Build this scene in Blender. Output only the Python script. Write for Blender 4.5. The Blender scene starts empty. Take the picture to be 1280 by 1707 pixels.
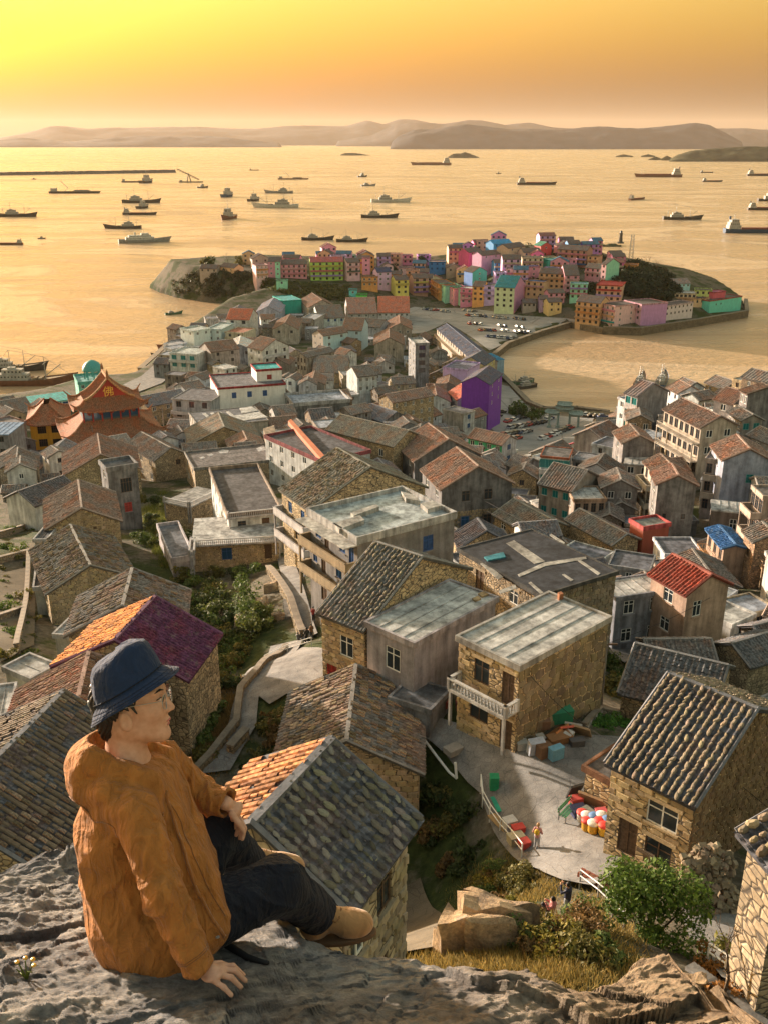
import bpy, bmesh, math, random
import numpy as np
from mathutils import Vector, Matrix, noise as mnoise
R = math.radians
rng = random.Random(7)
scene = bpy.context.scene
COL = scene.collection

# ------------------------------------------------------------------ camera
FPX, CX, CY, HOR = 1600.0, 640.0, 853.5, 234.0      # focal length and centre in photo pixels
PITCH = math.atan((CY - HOR) / FPX)
CAMZ = 100.0
cam_d = bpy.data.cameras.new('camera')
cam_d.sensor_fit = 'VERTICAL'; cam_d.sensor_height = 36.0; cam_d.lens = FPX / 1707.0 * 36.0
cam_d.clip_start = 0.05; cam_d.clip_end = 90000
cam = bpy.data.objects.new('camera', cam_d); COL.objects.link(cam)
cam.location = (0, 0, CAMZ); cam.rotation_euler = (R(90) - PITCH, 0, 0)
scene.camera = cam

# ------------------------------------------------------------------ sky, sun, exposure
SUN_EL, SUN_AZ = R(9.0), R(-48.0)                    # low evening sun, left of the view
w = bpy.data.worlds.new('World'); scene.world = w; w.use_nodes = True
nt = w.node_tree; bg = nt.nodes['Background']
sky = nt.nodes.new('ShaderNodeTexSky'); sky.sky_type = 'NISHITA'; sky.sun_disc = False
sky.sun_elevation = SUN_EL; sky.sun_rotation = SUN_AZ
sky.air_density = 2.5; sky.dust_density = 6.0; sky.ozone_density = 1.0; sky.altitude = 100
nt.links.new(sky.outputs[0], bg.inputs[0]); bg.inputs[1].default_value = 0.15
sd = bpy.data.lights.new('sun', 'SUN'); sd.energy = 5.0; sd.angle = R(1.5); sd.color = (1.0, 0.84, 0.66)
sun = bpy.data.objects.new('sun', sd); COL.objects.link(sun)
sdir = Vector((math.sin(SUN_AZ) * math.cos(SUN_EL), math.cos(SUN_AZ) * math.cos(SUN_EL), math.sin(SUN_EL)))
sun.rotation_euler = sdir.to_track_quat('Z', 'Y').to_euler()
sun.location = sdir * 300
vs = scene.view_settings
vs.view_transform = 'Standard'; vs.look = 'None'; vs.gamma = 1.0; vs.use_curve_mapping = False
vs.exposure = 1.48
scene.cycles.max_bounces = 6; scene.cycles.volume_bounces = 0
scene.cycles.use_denoising = True

# ------------------------------------------------------------------ pixel rays (a photo pixel and a height give a place)
cp, sp = math.cos(PITCH), math.sin(PITCH)
def ray(px, py):
    u = (px - CX) / FPX; v = (CY - py) / FPX
    return Vector((u, cp + v * sp, -sp + v * cp))
def at(px, py, z=0.0):
    d = ray(px, py); t = (z - CAMZ) / d.z
    return Vector((d.x * t, d.y * t, z))
def atd(px, py, depth):
    return ray(px, py) * depth + Vector((0, 0, CAMZ))

# ------------------------------------------------------------------ object helpers
def tag(o, label=None, cat=None, group=None, kind=None):
    if label: o['label'] = label
    if cat: o['category'] = cat
    if group: o['group'] = group
    if kind: o['kind'] = kind
    return o
def link(o, parent=None):
    COL.objects.link(o)
    if parent is not None: o.parent = parent
    return o
def empty(name, loc=(0, 0, 0), rz=0.0, label=None, cat=None, group=None):
    o = bpy.data.objects.new(name, None); o.empty_display_size = 0.3
    o.location = loc; o.rotation_euler = (0, 0, rz)
    tag(o, label, cat, group)
    return link(o)
def mobj(name, mesh, parent=None, loc=(0, 0, 0), rz=0.0, color=None, mats=None):
    o = bpy.data.objects.new(name, mesh); o.location = loc
    if rz: o.rotation_euler = (0, 0, rz)
    if color is not None: o.color = (color[0], color[1], color[2], 1)
    return link(o, parent)
class MB:
    """collects vertices and faces of ONE mesh"""
    def __init__(s): s.v = []; s.f = []; s.m = []
    def add(s, verts, faces, mi=0):
        b = len(s.v); s.v.extend(verts)
        for f in faces: s.f.append([b + i for i in f]); s.m.append(mi)
        return s
    def box(s, x0, x1, y0, y1, z0, z1, mi=0, M=None, taper=0.0):
        t = taper
        vs = [(x0, y0, z0), (x1, y0, z0), (x1, y1, z0), (x0, y1, z0),
              (x0 + t, y0 + t, z1), (x1 - t, y0 + t, z1), (x1 - t, y1 - t, z1), (x0 + t, y1 - t, z1)]
        if M is not None: vs = [tuple(M @ Vector(q)) for q in vs]
        return s.add(vs, [(0, 3, 2, 1), (4, 5, 6, 7), (0, 1, 5, 4), (1, 2, 6, 5), (2, 3, 7, 6), (3, 0, 4, 7)], mi)
    def quad(s, a, b, c, d, mi=0): return s.add([tuple(a), tuple(b), tuple(c), tuple(d)], [(0, 1, 2, 3)], mi)
    def tube(s, pts, r, n=6, mi=0, cap=True):
        pts = [Vector(p) for p in pts]; k = len(pts)
        rr = r if isinstance(r, (list, tuple)) else [r] * k
        vs = []; fs = []
        for i, p in enumerate(pts):
            d = (pts[min(i + 1, k - 1)] - pts[max(i - 1, 0)])
            if d.length < 1e-9: d = Vector((0, 0, 1))
            d.normalize()
            a = d.cross(Vector((0, 0, 1)) if abs(d.z) < 0.9 else Vector((1, 0, 0))).normalized(); b = d.cross(a)
            for j in range(n):
                t = 2 * math.pi * j / n
                vs.append(tuple(p + (a * math.cos(t) + b * math.sin(t)) * rr[i]))
        for i in range(k - 1):
            for j in range(n):
                fs.append((i * n + j, i * n + (j + 1) % n, (i + 1) * n + (j + 1) % n, (i + 1) * n + j))
        if cap: fs.append(tuple(range(n - 1, -1, -1))); fs.append(tuple((k - 1) * n + j for j in range(n)))
        return s.add(vs, fs, mi)
    def lathe(s, prof, n=10, c=(0, 0, 0), mi=0):
        vs = []; fs = []; k = len(prof)
        for (r, z) in prof:
            for j in range(n):
                t = 2 * math.pi * j / n
                vs.append((c[0] + r * math.cos(t), c[1] + r * math.sin(t), c[2] + z))
        for i in range(k - 1):
            for j in range(n): fs.append((i * n + j, i * n + (j + 1) % n, (i + 1) * n + (j + 1) % n, (i + 1) * n + j))
        fs.append(tuple(range(n - 1, -1, -1))); fs.append(tuple((k - 1) * n + j for j in range(n)))
        return s.add(vs, fs, mi)
    def mesh(s, name, mats=(), smooth=False):
        me = bpy.data.meshes.new(name); me.from_pydata(s.v, [], s.f)
        for m in (mats if isinstance(mats, (list, tuple)) else [mats]): me.materials.append(m)
        if any(s.m): me.polygons.foreach_set('material_index', s.m)
        if smooth: me.polygons.foreach_set('use_smooth', [True] * len(s.f))
        me.update(); return me
    def build(s, name, mats=(), parent=None, color=None, smooth=False, loc=(0, 0, 0), rz=0.0):
        return mobj(name, s.mesh(name, mats, smooth), parent, loc, rz, color)
def np_mesh(name, verts, quads, mats=(), smooth=False):
    me = bpy.data.meshes.new(name); n = len(verts); k = len(quads); q = quads.shape[1]
    me.vertices.add(n); me.vertices.foreach_set('co', np.asarray(verts, dtype=np.float32).ravel())
    me.loops.add(k * q); me.loops.foreach_set('vertex_index', np.asarray(quads, dtype=np.int32).ravel())
    me.polygons.add(k); me.polygons.foreach_set('loop_start', np.arange(0, k * q, q, dtype=np.int32))
    me.polygons.foreach_set('use_smooth', np.full(k, smooth))
    for m in (mats if isinstance(mats, (list, tuple)) else [mats]): me.materials.append(m)
    me.update(calc_edges=True); me.validate(); return me
def grid_quads(nx, ny):
    i = np.arange(nx * ny).reshape(ny, nx)
    return np.stack([i[:-1, :-1], i[:-1, 1:], i[1:, 1:], i[1:, :-1]], -1).reshape(-1, 4)
def copy_tree(o, parent=None):
    c = o.copy(); link(c)
    if parent is not None: c.parent = parent
    for ch in list(o.children): copy_tree(ch, c)
    return c

# vectorised value noise (numpy)
def _hash(ix, iy, s):
    h = (ix * 374761393 + iy * 668265263 + s * 974634777) & 0x7fffffff
    h = ((h ^ (h >> 13)) * 1274126177) & 0x7fffffff
    return ((h ^ (h >> 16)) & 0xffff) / 65535.0
def vnoise(x, y, s=0):
    x = np.asarray(x, float); y = np.asarray(y, float)
    ix = np.floor(x).astype(np.int64); iy = np.floor(y).astype(np.int64); fx = x - ix; fy = y - iy
    fx = fx * fx * (3 - 2 * fx); fy = fy * fy * (3 - 2 * fy)
    a = _hash(ix, iy, s); b = _hash(ix + 1, iy, s); c = _hash(ix, iy + 1, s); d = _hash(ix + 1, iy + 1, s)
    return (a + (b - a) * fx) * (1 - fy) + (c + (d - c) * fx) * fy
def fbm(x, y, o=4, s=0, g=0.5):
    t = 0; a = 1; n = 0
    for i in range(o):
        t = t + a * (vnoise(x * 2 ** i + i * 17.3, y * 2 ** i - i * 9.1, s + i) - 0.5); n += a; a *= g
    return t / n * 2

# ------------------------------------------------------------------ materials
def N(nt, typ, **kw):
    n = nt.nodes.new(typ)
    for k, v in kw.items():
        if k in n.inputs.keys() if isinstance(k, str) else False: n.inputs[k].default_value = v
        else: setattr(n, k, v)
    return n
def base_mat(name, rough=0.8, spec=0.3):
    m = bpy.data.materials.new(name); m.use_nodes = True
    b = m.node_tree.nodes['Principled BSDF']
    b.inputs['Roughness'].default_value = rough; b.inputs['Specular IOR Level'].default_value = spec
    return m, m.node_tree, b
def ramp(nt, fac, stops):
    r = nt.nodes.new('ShaderNodeValToRGB'); cr = r.color_ramp
    while len(cr.elements) < len(stops): cr.elements.new(0.5)
    for e, (p, c) in zip(cr.elements, stops):
        e.position = p; e.color = (c[0], c[1], c[2], 1) if not isinstance(c, (int, float)) else (c, c, c, 1)
    nt.links.new(fac, r.inputs[0]); return r
def tex(nt, kind, scale, coord='Object', stretch=None, **kw):
    tc = nt.nodes.new('ShaderNodeTexCoord'); out = tc.outputs[coord]
    if stretch is not None:
        mp = nt.nodes.new('ShaderNodeMapping'); mp.inputs['Scale'].default_value = stretch
        nt.links.new(out, mp.inputs[0]); out = mp.outputs[0]
    t = nt.nodes.new('ShaderNodeTex' + kind)
    t.inputs['Scale'].default_value = scale
    for k, v in kw.items():
        if k in t.inputs: t.inputs[k].default_value = v
        else: setattr(t, k, v)
    nt.links.new(out, t.inputs['Vector']); return t
def mixc(nt, fac, a, b, mode='MIX'):
    m = nt.nodes.new('ShaderNodeMix'); m.data_type = 'RGBA'; m.blend_type = mode
    for sock, val in ((m.inputs[0], fac), (m.inputs[6], a), (m.inputs[7], b)):
        if isinstance(val, bpy.types.NodeSocket): nt.links.new(val, sock)
        elif isinstance(val, (int, float)): sock.default_value = val if sock.type == 'VALUE' else (val, val, val, 1)
        else: sock.default_value = (val[0], val[1], val[2], 1)
    return m.outputs[2]
def bump(nt, b, h, strength=0.5, dist=0.05):
    bn = nt.nodes.new('ShaderNodeBump'); bn.inputs['Strength'].default_value = strength; bn.inputs['Distance'].default_value = dist
    nt.links.new(h, bn.inputs['Height']); nt.links.new(bn.outputs[0], b.inputs['Normal'])
def objcol(nt):
    return nt.nodes.new('ShaderNodeObjectInfo')
def m_flat(name, col, rough=0.7, spec=0.3, metal=0.0, var=0.0, vscale=3.0):
    m, nt, b = base_mat(name, rough, spec); b.inputs['Metallic'].default_value = metal
    if var:
        t = tex(nt, 'Noise', vscale, Detail=5.0)
        d = tuple(c * (1 - var) for c in col); l = tuple(min(1, c * (1 + var)) for c in col)
        nt.links.new(ramp(nt, t.outputs[0], [(0.3, d), (0.7, l)]).outputs[0], b.inputs['Base Color'])
    else: b.inputs['Base Color'].default_value = (*col, 1)
    return m
def m_objcolor(name, rough=0.85, stain=0.5, bumpd=0.02, spec=0.25):
    """painted or plastered surface: object colour with weather stains and streaks"""
    m, nt, b = base_mat(name, rough, spec); oi = objcol(nt)
    t1 = tex(nt, 'Noise', 0.55, Detail=6.0, Roughness=0.65)
    t2 = tex(nt, 'Noise', 1.6, stretch=(1, 1, 0.12), Detail=4.0, Roughness=0.6)
    t3 = tex(nt, 'Noise', 9.0, Detail=4.0)
    r1 = ramp(nt, t1.outputs[0], [(0.3, 1 - stain), (0.62, 1.0)])
    r2 = ramp(nt, t2.outputs[0], [(0.35, 1 - stain * 0.75), (0.6, 1.0)])
    r3 = ramp(nt, t3.outputs[0], [(0.25, 0.82), (0.75, 1.08)])
    c = mixc(nt, 1.0, oi.outputs['Color'], r1.outputs[0], 'MULTIPLY')
    c = mixc(nt, 1.0, c, r2.outputs[0], 'MULTIPLY'); c = mixc(nt, 1.0, c, r3.outputs[0], 'MULTIPLY')
    nt.links.new(c, b.inputs['Base Color']); bump(nt, b, t3.outputs[0], 0.35, bumpd); return m
def m_masonry(name, scale=2.6, squash=1.6, joint=(0.10, 0.085, 0.07), spread=0.35):
    """rubble masonry: cells with recessed joints, object colour varied per stone"""
    m, nt, b = base_mat(name, 0.9, 0.2); oi = objcol(nt)
    st = (1, 1, squash)
    v = tex(nt, 'Voronoi', scale, stretch=st, feature='F1', Randomness=0.8)
    e = tex(nt, 'Voronoi', scale, stretch=st, feature='DISTANCE_TO_EDGE', Randomness=0.8)
    hsv = nt.nodes.new('ShaderNodeSeparateColor'); nt.links.new(v.outputs['Color'], hsv.inputs[0])
    r = ramp(nt, hsv.outputs[0], [(0.0, (1 - spread,) * 3), (0.5, (1.0, 0.95, 0.88)), (1.0, (1 + spread, 1 + spread * .9, 1 + spread * .7))])
    n = tex(nt, 'Noise', 6.0, Detail=5.0)
    rn = ramp(nt, n.outputs[0], [(0.25, 0.7), (0.75, 1.15)])
    c = mixc(nt, 1.0, oi.outputs['Color'], r.outputs[0], 'MULTIPLY'); c = mixc(nt, 1.0, c, rn.outputs[0], 'MULTIPLY')
    je = ramp(nt, e.outputs[0], [(0.02, 0.0), (0.08, 1.0)])
    c2 = mixc(nt, je.outputs[0], joint, c)
    big = tex(nt, 'Noise', 0.35, Detail=4.0); rb = ramp(nt, big.outputs[0], [(0.3, 0.65), (0.6, 1.05)])
    c2 = mixc(nt, 1.0, c2, rb.outputs[0], 'MULTIPLY')
    nt.links.new(c2, b.inputs['Base Color'])
    hr = ramp(nt, e.outputs[0], [(0.0, 0.0), (0.14, 1.0)])
    ad = nt.nodes.new('ShaderNodeMath'); ad.operation = 'MULTIPLY_ADD'; ad.inputs[1].default_value = 0.25
    nt.links.new(n.outputs[0], ad.inputs[0]); nt.links.new(hr.outputs[0], ad.inputs[2])
    bump(nt, b, ad.outputs[0], 0.8, 0.05); return m
def m_tile(name, alt=(1.45, 0.8, 0.5), amount=0.5):
    """clay tiles: object colour, mottled by lichen and by runs of newer red tiles"""
    m, nt, b = base_mat(name, 0.88, 0.25); oi = objcol(nt)
    n1 = tex(nt, 'Noise', 0.45, Detail=3.0); n2 = tex(nt, 'Noise', 3.5, Detail=6.0, Roughness=0.7)
    v = tex(nt, 'Voronoi', 4.5, feature='F1')
    sc = nt.nodes.new('ShaderNodeSeparateColor'); nt.links.new(v.outputs['Color'], sc.inputs[0])
    r2 = ramp(nt, n2.outputs[0], [(0.25, 0.45), (0.5, 0.9), (0.75, 1.5)])
    rv = ramp(nt, sc.outputs[0], [(0.0, 0.65), (1.0, 1.4)])
    c = mixc(nt, 1.0, oi.outputs['Color'], r2.outputs[0], 'MULTIPLY'); c = mixc(nt, 1.0, c, rv.outputs[0], 'MULTIPLY')
    red = mixc(nt, 1.0, c, alt, 'MULTIPLY')
    r1 = ramp(nt, n1.outputs[0], [(0.47, 0.0), (0.6, amount)])
    c = mixc(nt, r1.outputs[0], c, red)
    li = tex(nt, 'Noise', 1.3, Detail=7.0, Roughness=0.75)
    rl = ramp(nt, li.outputs[0], [(0.55, 0.0), (0.72, 0.55)])
    c = mixc(nt, rl.outputs[0], c, (0.27, 0.25, 0.19))
    nt.links.new(c, b.inputs['Base Color']); bump(nt, b, n2.outputs[0], 0.5, 0.03); return m
MT = {}
MT['plaster'] = m_objcolor('plaster'); MT['paint'] = m_objcolor('paint', 0.6, 0.2, 0.005, 0.35)
MT['concrete'] = m_objcolor('concrete', 0.9, 0.65, 0.03)
MT['rubble'] = m_masonry('rubble', 2.3, 1.35); MT['ashlar'] = m_masonry('ashlar', 1.7, 2.0, spread=0.25)
MT['stone'] = m_objcolor('stone', 0.9, 0.35, 0.05); MT['tile'] = m_tile('tile')
MT['glass'] = m_flat('glass', (0.025, 0.035, 0.045), 0.12, 0.6)
MT['bglass'] = m_flat('blue_glass', (0.02, 0.07, 0.16), 0.12, 0.6)
MT['white'] = m_flat('white_frame', (0.72, 0.72, 0.70), 0.5, 0.4, var=0.1)
MT['wood'] = m_flat('dark_wood', (0.10, 0.065, 0.045), 0.75, 0.2, var=0.4, vscale=6)
MT['metal'] = m_flat('metal', (0.35, 0.36, 0.37), 0.45, 0.5, 0.6, var=0.2)
MT['rubber'] = m_flat('rubber', (0.02, 0.02, 0.022), 0.8, 0.2)
# ------------------------------------------------------------------ terrain: heights read at photo pixels, thin-plate surface through them
GP = [(893,1420,63),(860,1300,63),(750,1230,62.5),(865,1250,63),(1000,1330,63),(940,1520,72.5),(690,1540,55.5),(720,1400,57),(395,1190,59),
 (460,1100,57),(340,1280,59),(30,1080,55),(40,920,47),(0,1200,58),(270,900,42),(340,1000,45),(350,1150,49),(410,950,45),(500,1000,52),(480,950,49),
 (760,990,47),(1040,1060,52),(1230,1110,53),(1080,1180,57),(1280,1300,60),(1200,1580,67),(1270,1690,72),
 (1000,900,42),(1110,930,42),(1180,900,43),(1280,950,48),(850,860,36),(700,810,33),(560,730,24),(950,800,32),(1080,800,39),(1170,790,42),
 (1280,780,47),(1280,690,46),(1180,690,40),(1050,715,31),(1010,760,28),(930,760,20),(400,690,16),(300,705,14),(150,765,22),(60,800,28),(0,880,38),(0,720,13),
 (600,655,14),(700,690,13),(780,710,9),(835,745,6),(900,715,3),(850,670,3),(980,690,3),(290,610,6),(400,600,7),(500,560,5),(600,585,7),(700,560,3),
 (800,540,3),(650,520,3),(760,512,3),(840,525,3.2),(930,532,4),(1000,540,5),(1080,540,4),(1150,527,4),(1220,515,3.5),(850,462,19),(960,462,19),
 (850,425,26),(950,428,26),(1085,470,20.5),(1060,452,24),(1010,448,22),(420,456,18.5),(330,450,19),(540,468,14.5),(620,474,13),(700,488,6),(760,482,7)]
PW = [tuple(at(a, b, z)) for a, b, z in GP] + [(0, 7, 80), (-22, 8, 70), (24, 8, 78), (60, 30, 70), (-60, 30, 62), (130, 120, 60), (150, 250, 50), (-120, 150, 40), (-160, 300, 10)]
PW = np.array(PW)
def _U(r2): return 0.5 * r2 * np.log(r2 + 1e-9)
_S = 100.0
_xy = PW[:, :2] / _S; _n = len(PW)
_K = _U(((_xy[:, None] - _xy[None]) ** 2).sum(-1)) + np.eye(_n) * 0.002
_P = np.c_[np.ones(_n), _xy]
_L = np.zeros((_n + 3, _n + 3)); _L[:_n, :_n] = _K; _L[:_n, _n:] = _P; _L[_n:, :_n] = _P.T
_W = np.linalg.solve(_L, np.r_[PW[:, 2], 0, 0, 0])
def px0(l): return [tuple(at(a, b, 0))[:2] for a, b in l]
COAST = [(-420, 420)] + px0([(0,676),(60,668),(125,648),(160,642),(212,640),(236,626),(275,590),(305,562),(365,528),(440,512),(400,508),(340,504),(292,496),(266,488)]) + \
    [(-172, 712), (-100, 735), (60, 735), (110, 735), (150, 715), (185, 690)] + px0([(1150,490),(1205,497),(1240,510),(1243,528),(1160,543),(1065,558),(1005,556),(950,545),(900,560),(845,580),(822,598),(834,632),(880,682),(905,692),(960,690),(1012,697)]) + \
    [(105, 345), (170, 330), (260, 340), (500, 300), (500, -60), (-420, -60)]
COAST = np.array(COAST)
def coast_dist(x, y):
    """signed distance to the shoreline, positive inland"""
    x = np.asarray(x, float); y = np.asarray(y, float)
    d = np.full(x.shape, 1e9); ins = np.zeros(x.shape, bool); n = len(COAST)
    for i in range(n):
        ax, ay = COAST[i]; bx, by = COAST[(i + 1) % n]; dx, dy = bx - ax, by - ay
        t = np.clip(((x - ax) * dx + (y - ay) * dy) / (dx * dx + dy * dy), 0, 1)
        d = np.minimum(d, np.hypot(x - ax - t * dx, y - ay - t * dy))
        cond = (ay > y) != (by > y)
        xi = ax + (y - ay) / (by - ay if by != ay else 1e-9) * dx
        ins ^= cond & (x < xi)
    return np.where(ins, d, -d)
def terrain(x, y):
    x = np.asarray(x, float); y = np.asarray(y, float); sh = x.shape; q = np.c_[x.ravel(), y.ravel()] / _S
    z = _U(((q[:, None] - _xy[None]) ** 2).sum(-1)) @ _W[:_n] + _W[_n] + q @ _W[_n + 1:]
    z = z.reshape(sh); d = coast_dist(x, y)
    z = np.clip(z, 2.6, 90)
    return np.where(d > 0, np.minimum(z, 2.6 + np.maximum(d - 1.5, 0) * 1.5), -6.0)
_gx = np.arange(-460, 461, 2.0); _gy = np.arange(-4, 801, 2.0); _GZ = terrain(*np.meshgrid(_gx, _gy))
def tfast(x, y):
    fx = np.clip((np.asarray(x, float) + 460) / 2.0, 0, len(_gx) - 1.001); fy = np.clip((np.asarray(y, float) + 4) / 2.0, 0, len(_gy) - 1.001)
    i = fx.astype(int); j = fy.astype(int); u = fx - i; v = fy - j
    return (_GZ[j, i] * (1 - u) + _GZ[j, i + 1] * u) * (1 - v) + (_GZ[j + 1, i] * (1 - u) + _GZ[j + 1, i + 1] * u) * v
def G(x, y): return float(tfast(x, y))
def onground(px, py, h=0.0):
    """first point along the pixel's ray that is h above the terrain"""
    d = ray(px, py); lo_, hi_ = 6.0, 950.0
    for n_ in (150, 40, 24):
        ts = np.linspace(lo_, hi_, n_); Z = CAMZ + d.z * ts; g = np.maximum(tfast(d.x * ts, d.y * ts), 0) + h; k = np.nonzero(Z < g)[0]
        if len(k) == 0: return at(px, py, h)
        i = max(1, k[0]); lo_, hi_ = ts[i - 1], ts[i]
    t = (lo_ + hi_) / 2
    return Vector((d.x * t, d.y * t, CAMZ + d.z * t))

# ground material: earth, rock and scrub
gm, nt, b = base_mat('hillside_earth', 0.95, 0.15)
t1 = tex(nt, 'Noise', 0.12, Detail=8.0, Roughness=0.65); t2 = tex(nt, 'Noise', 1.5, Detail=8.0, Roughness=0.7)
c = ramp(nt, t2.outputs[0], [(0.25, (0.045, 0.038, 0.028)), (0.5, (0.11, 0.095, 0.07)), (0.72, (0.2, 0.175, 0.14))]).outputs[0]
g = ramp(nt, t2.outputs[0], [(0.3, (0.018, 0.028, 0.01)), (0.6, (0.05, 0.065, 0.02)), (0.8, (0.10, 0.10, 0.035))]).outputs[0]
nt.links.new(mixc(nt, ramp(nt, t1.outputs[0], [(0.47, 0.0), (0.55, 1.0)]).outputs[0], c, g), b.inputs['Base Color'])
bump(nt, b, t2.outputs[0], 0.8, 0.25)
def sheet(name, x0, x1, y0, y1, nx, ny, dz=0.0):
    X, Y = np.meshgrid(np.linspace(x0, x1, nx), np.linspace(y0, y1, ny)); Z = tfast(X, Y) + dz
    Z = Z + np.where(Z > 3.2, fbm(X * 0.15, Y * 0.15, 5, 3) * np.clip((Z - 3) * 0.03, 0, 0.3), 0)
    me = np_mesh(name, np.c_[X.ravel(), Y.ravel(), Z.ravel()], grid_quads(nx, ny), gm, True)
    return tag(mobj(name, me), kind='structure')
sheet('ground', -430, 430, 6, 790, 430, 392)

# ------------------------------------------------------------------ sea
sm, nt, b = base_mat('sea_water', 0.16, 0.5)
b.inputs['IOR'].default_value = 1.33
n0 = tex(nt, 'Noise', 0.0022, stretch=(1, 2.2, 1), Detail=4.0, Roughness=0.55, Distortion=2.2)
n1 = tex(nt, 'Noise', 0.28, stretch=(0.7, 1.3, 1), Detail=8.0, Roughness=0.62)
n2 = tex(nt, 'Noise', 0.02, stretch=(0.5, 1.5, 1), Detail=5.0)
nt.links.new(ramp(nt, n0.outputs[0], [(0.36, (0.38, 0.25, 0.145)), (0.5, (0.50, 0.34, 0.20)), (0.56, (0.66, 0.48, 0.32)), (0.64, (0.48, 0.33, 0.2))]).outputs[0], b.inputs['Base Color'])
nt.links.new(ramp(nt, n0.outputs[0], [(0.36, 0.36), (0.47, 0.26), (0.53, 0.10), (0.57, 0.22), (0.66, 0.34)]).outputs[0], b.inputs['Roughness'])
ad = nt.nodes.new('ShaderNodeMath'); ad.operation = 'MULTIPLY_ADD'; ad.inputs[1].default_value = 2.0
nt.links.new(n2.outputs[0], ad.inputs[0]); nt.links.new(n1.outputs[0], ad.inputs[2])
bump(nt, b, ad.outputs[0], 0.95, 1.5)
mb = MB()
SE = 42000
ys = [-3000, 300, 700, 1500, 4000, 12000, SE]
for i in range(len(ys) - 1): mb.quad((-SE, ys[i], 0), (SE, ys[i], 0), (SE, ys[i + 1], 0), (-SE, ys[i + 1], 0))
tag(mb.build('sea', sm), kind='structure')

# ------------------------------------------------------------------ far islands and hills
hm = m_flat('far_hills', (0.028, 0.034, 0.048), 0.95, 0.1, var=0.5, vscale=0.004)
def ridge(name, pts, Y, thick, seed, label, rough=1.0):
    """an island massif from its skyline in photo pixels, at distance Y"""
    xs = np.array([p[0] for p in pts], float); tops = np.array([p[1] for p in pts], float)
    ax = np.linspace(xs[0], xs[-1], 150); ht = np.interp(ax, xs, tops)
    wx = (ax - CX) / FPX * Y / cp * 0.935 * 1.0
    wx = np.array([ray(a, HOR).x / ray(a, HOR).y * Y for a in ax])
    wz = np.array([CAMZ + ray(a, h).z / ray(a, h).y * Y for a, h in zip(ax, ht)])
    base = wz.max()
    wz = np.maximum(wz + fbm(wx / thick * 6, wx * 0, 4, seed) * base * 0.05 * rough, 1.0); wz[0] = wz[-1] = 0
    rows = 27; V = []
    for j in range(rows):
        s = j / (rows - 1) * 2 - 1
        env = (1 - abs(s) ** 1.5)
        z = wz * env
        z = z + fbm(wx / thick * 5, np.full_like(wx, s * 4 + seed), 5, seed) * base * 0.22 * env * (abs(s) > 0.02) * np.minimum(1, wz / base * 2) * rough
        z = np.minimum(z, wz)
        z = np.where(abs(s) > 0.99, -20, z)
        V.append(np.c_[wx * (1 + s * thick / Y * 0.5), np.full_like(wx, Y + s * thick * 0.5), z])
    me = np_mesh(name, np.concatenate(V), grid_quads(150, rows), hm, True)
    return tag(mobj(name, me), kind='structure')
ridge('far_hills', [(-200,236),(-60,232),(0,229),(40,222),(85,212),(110,212),(150,216),(200,213),(260,212),(330,211),(380,213),(430,214),(480,210),(530,209),(575,209),(600,203),(614,200),(640,208),(665,199),(690,200),(740,212),(800,205),(880,212),(960,216),(1040,224),(1100,236)], 24000, 5000, 11, '')
ridge('far_hills', [(-120,242),(-60,236),(0,233),(40,229),(80,233),(120,236),(180,231),(240,226),(300,228),(350,226),(400,232),(470,238)], 17000, 2500, 5, '')
ridge('far_hills', [(560,236),(620,225),(660,207),(700,205),(740,207),(780,199),(800,200),(840,208),(880,205),(920,213),(980,216),(1040,219),(1100,236)], 20000, 3500, 23, '')
ridge('far_hills', [(650,238),(665,226),(690,216),(720,216),(750,211),(775,208),(810,211),(850,216),(880,214),(930,216),(970,212),(1010,210),(1060,213),(1100,212),(1130,208),(1155,206),(1180,209),(1210,222),(1240,238)], 13500, 2200, 31, '')
ridge('far_hills', [(1170,236),(1190,214),(1230,214),(1280,217),(1340,214),(1420,236)], 19000, 3000, 41, '')
im = m_flat('island_scrub', (0.055, 0.055, 0.03), 0.95, 0.1, var=0.5, vscale=0.02)
def islet(name, pts, Y, thick, seed, rough=1.0):
    o = ridge(name, pts, Y, thick, seed, '', rough); o.data.materials[0] = im; return o
islet('island', [(1118,266),(1130,259),(1150,252),(1180,248),(1220,245),(1260,244),(1300,245),(1360,250),(1420,266)], 5400, 520, 51)
islet('islet', [(746,262),(756,256),(766,256),(775,253),(785,257),(799,262)], 6300, 150, 52)
islet('islet', [(567,258),(575,255),(590,255),(600,256),(618,259)], 7300, 100, 53)
islet('islet', [(1028,260),(1040,257),(1057,260)], 6600, 60, 54); islet('islet', [(1070,260),(1082,257),(1094,260)], 6600, 60, 55)
islet('islet', [(1083,265),(1095,261),(1104,264)], 5600, 60, 56); islet('islet', [(1104,265),(1113,259),(1122,263)], 5500, 60, 57)

# ------------------------------------------------------------------ haze
hz, nt, b = base_mat('haze_air'); nt.nodes.remove(b)
pv = nt.nodes.new('ShaderNodeVolumePrincipled'); pv.inputs['Density'].default_value = 1.5e-5
pv.inputs['Color'].default_value = (1.0, 0.82, 0.66, 1); pv.inputs['Anisotropy'].default_value = 0.2
nt.links.new(pv.outputs[0], nt.nodes['Material Output'].inputs['Volume'])
mb = MB(); mb.box(-44000, 44000, -3500, 44000, -25, 900)
tag(mb.build('haze', hz), 'even warm evening haze over the sea and hills', 'haze', kind='stuff')
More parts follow.
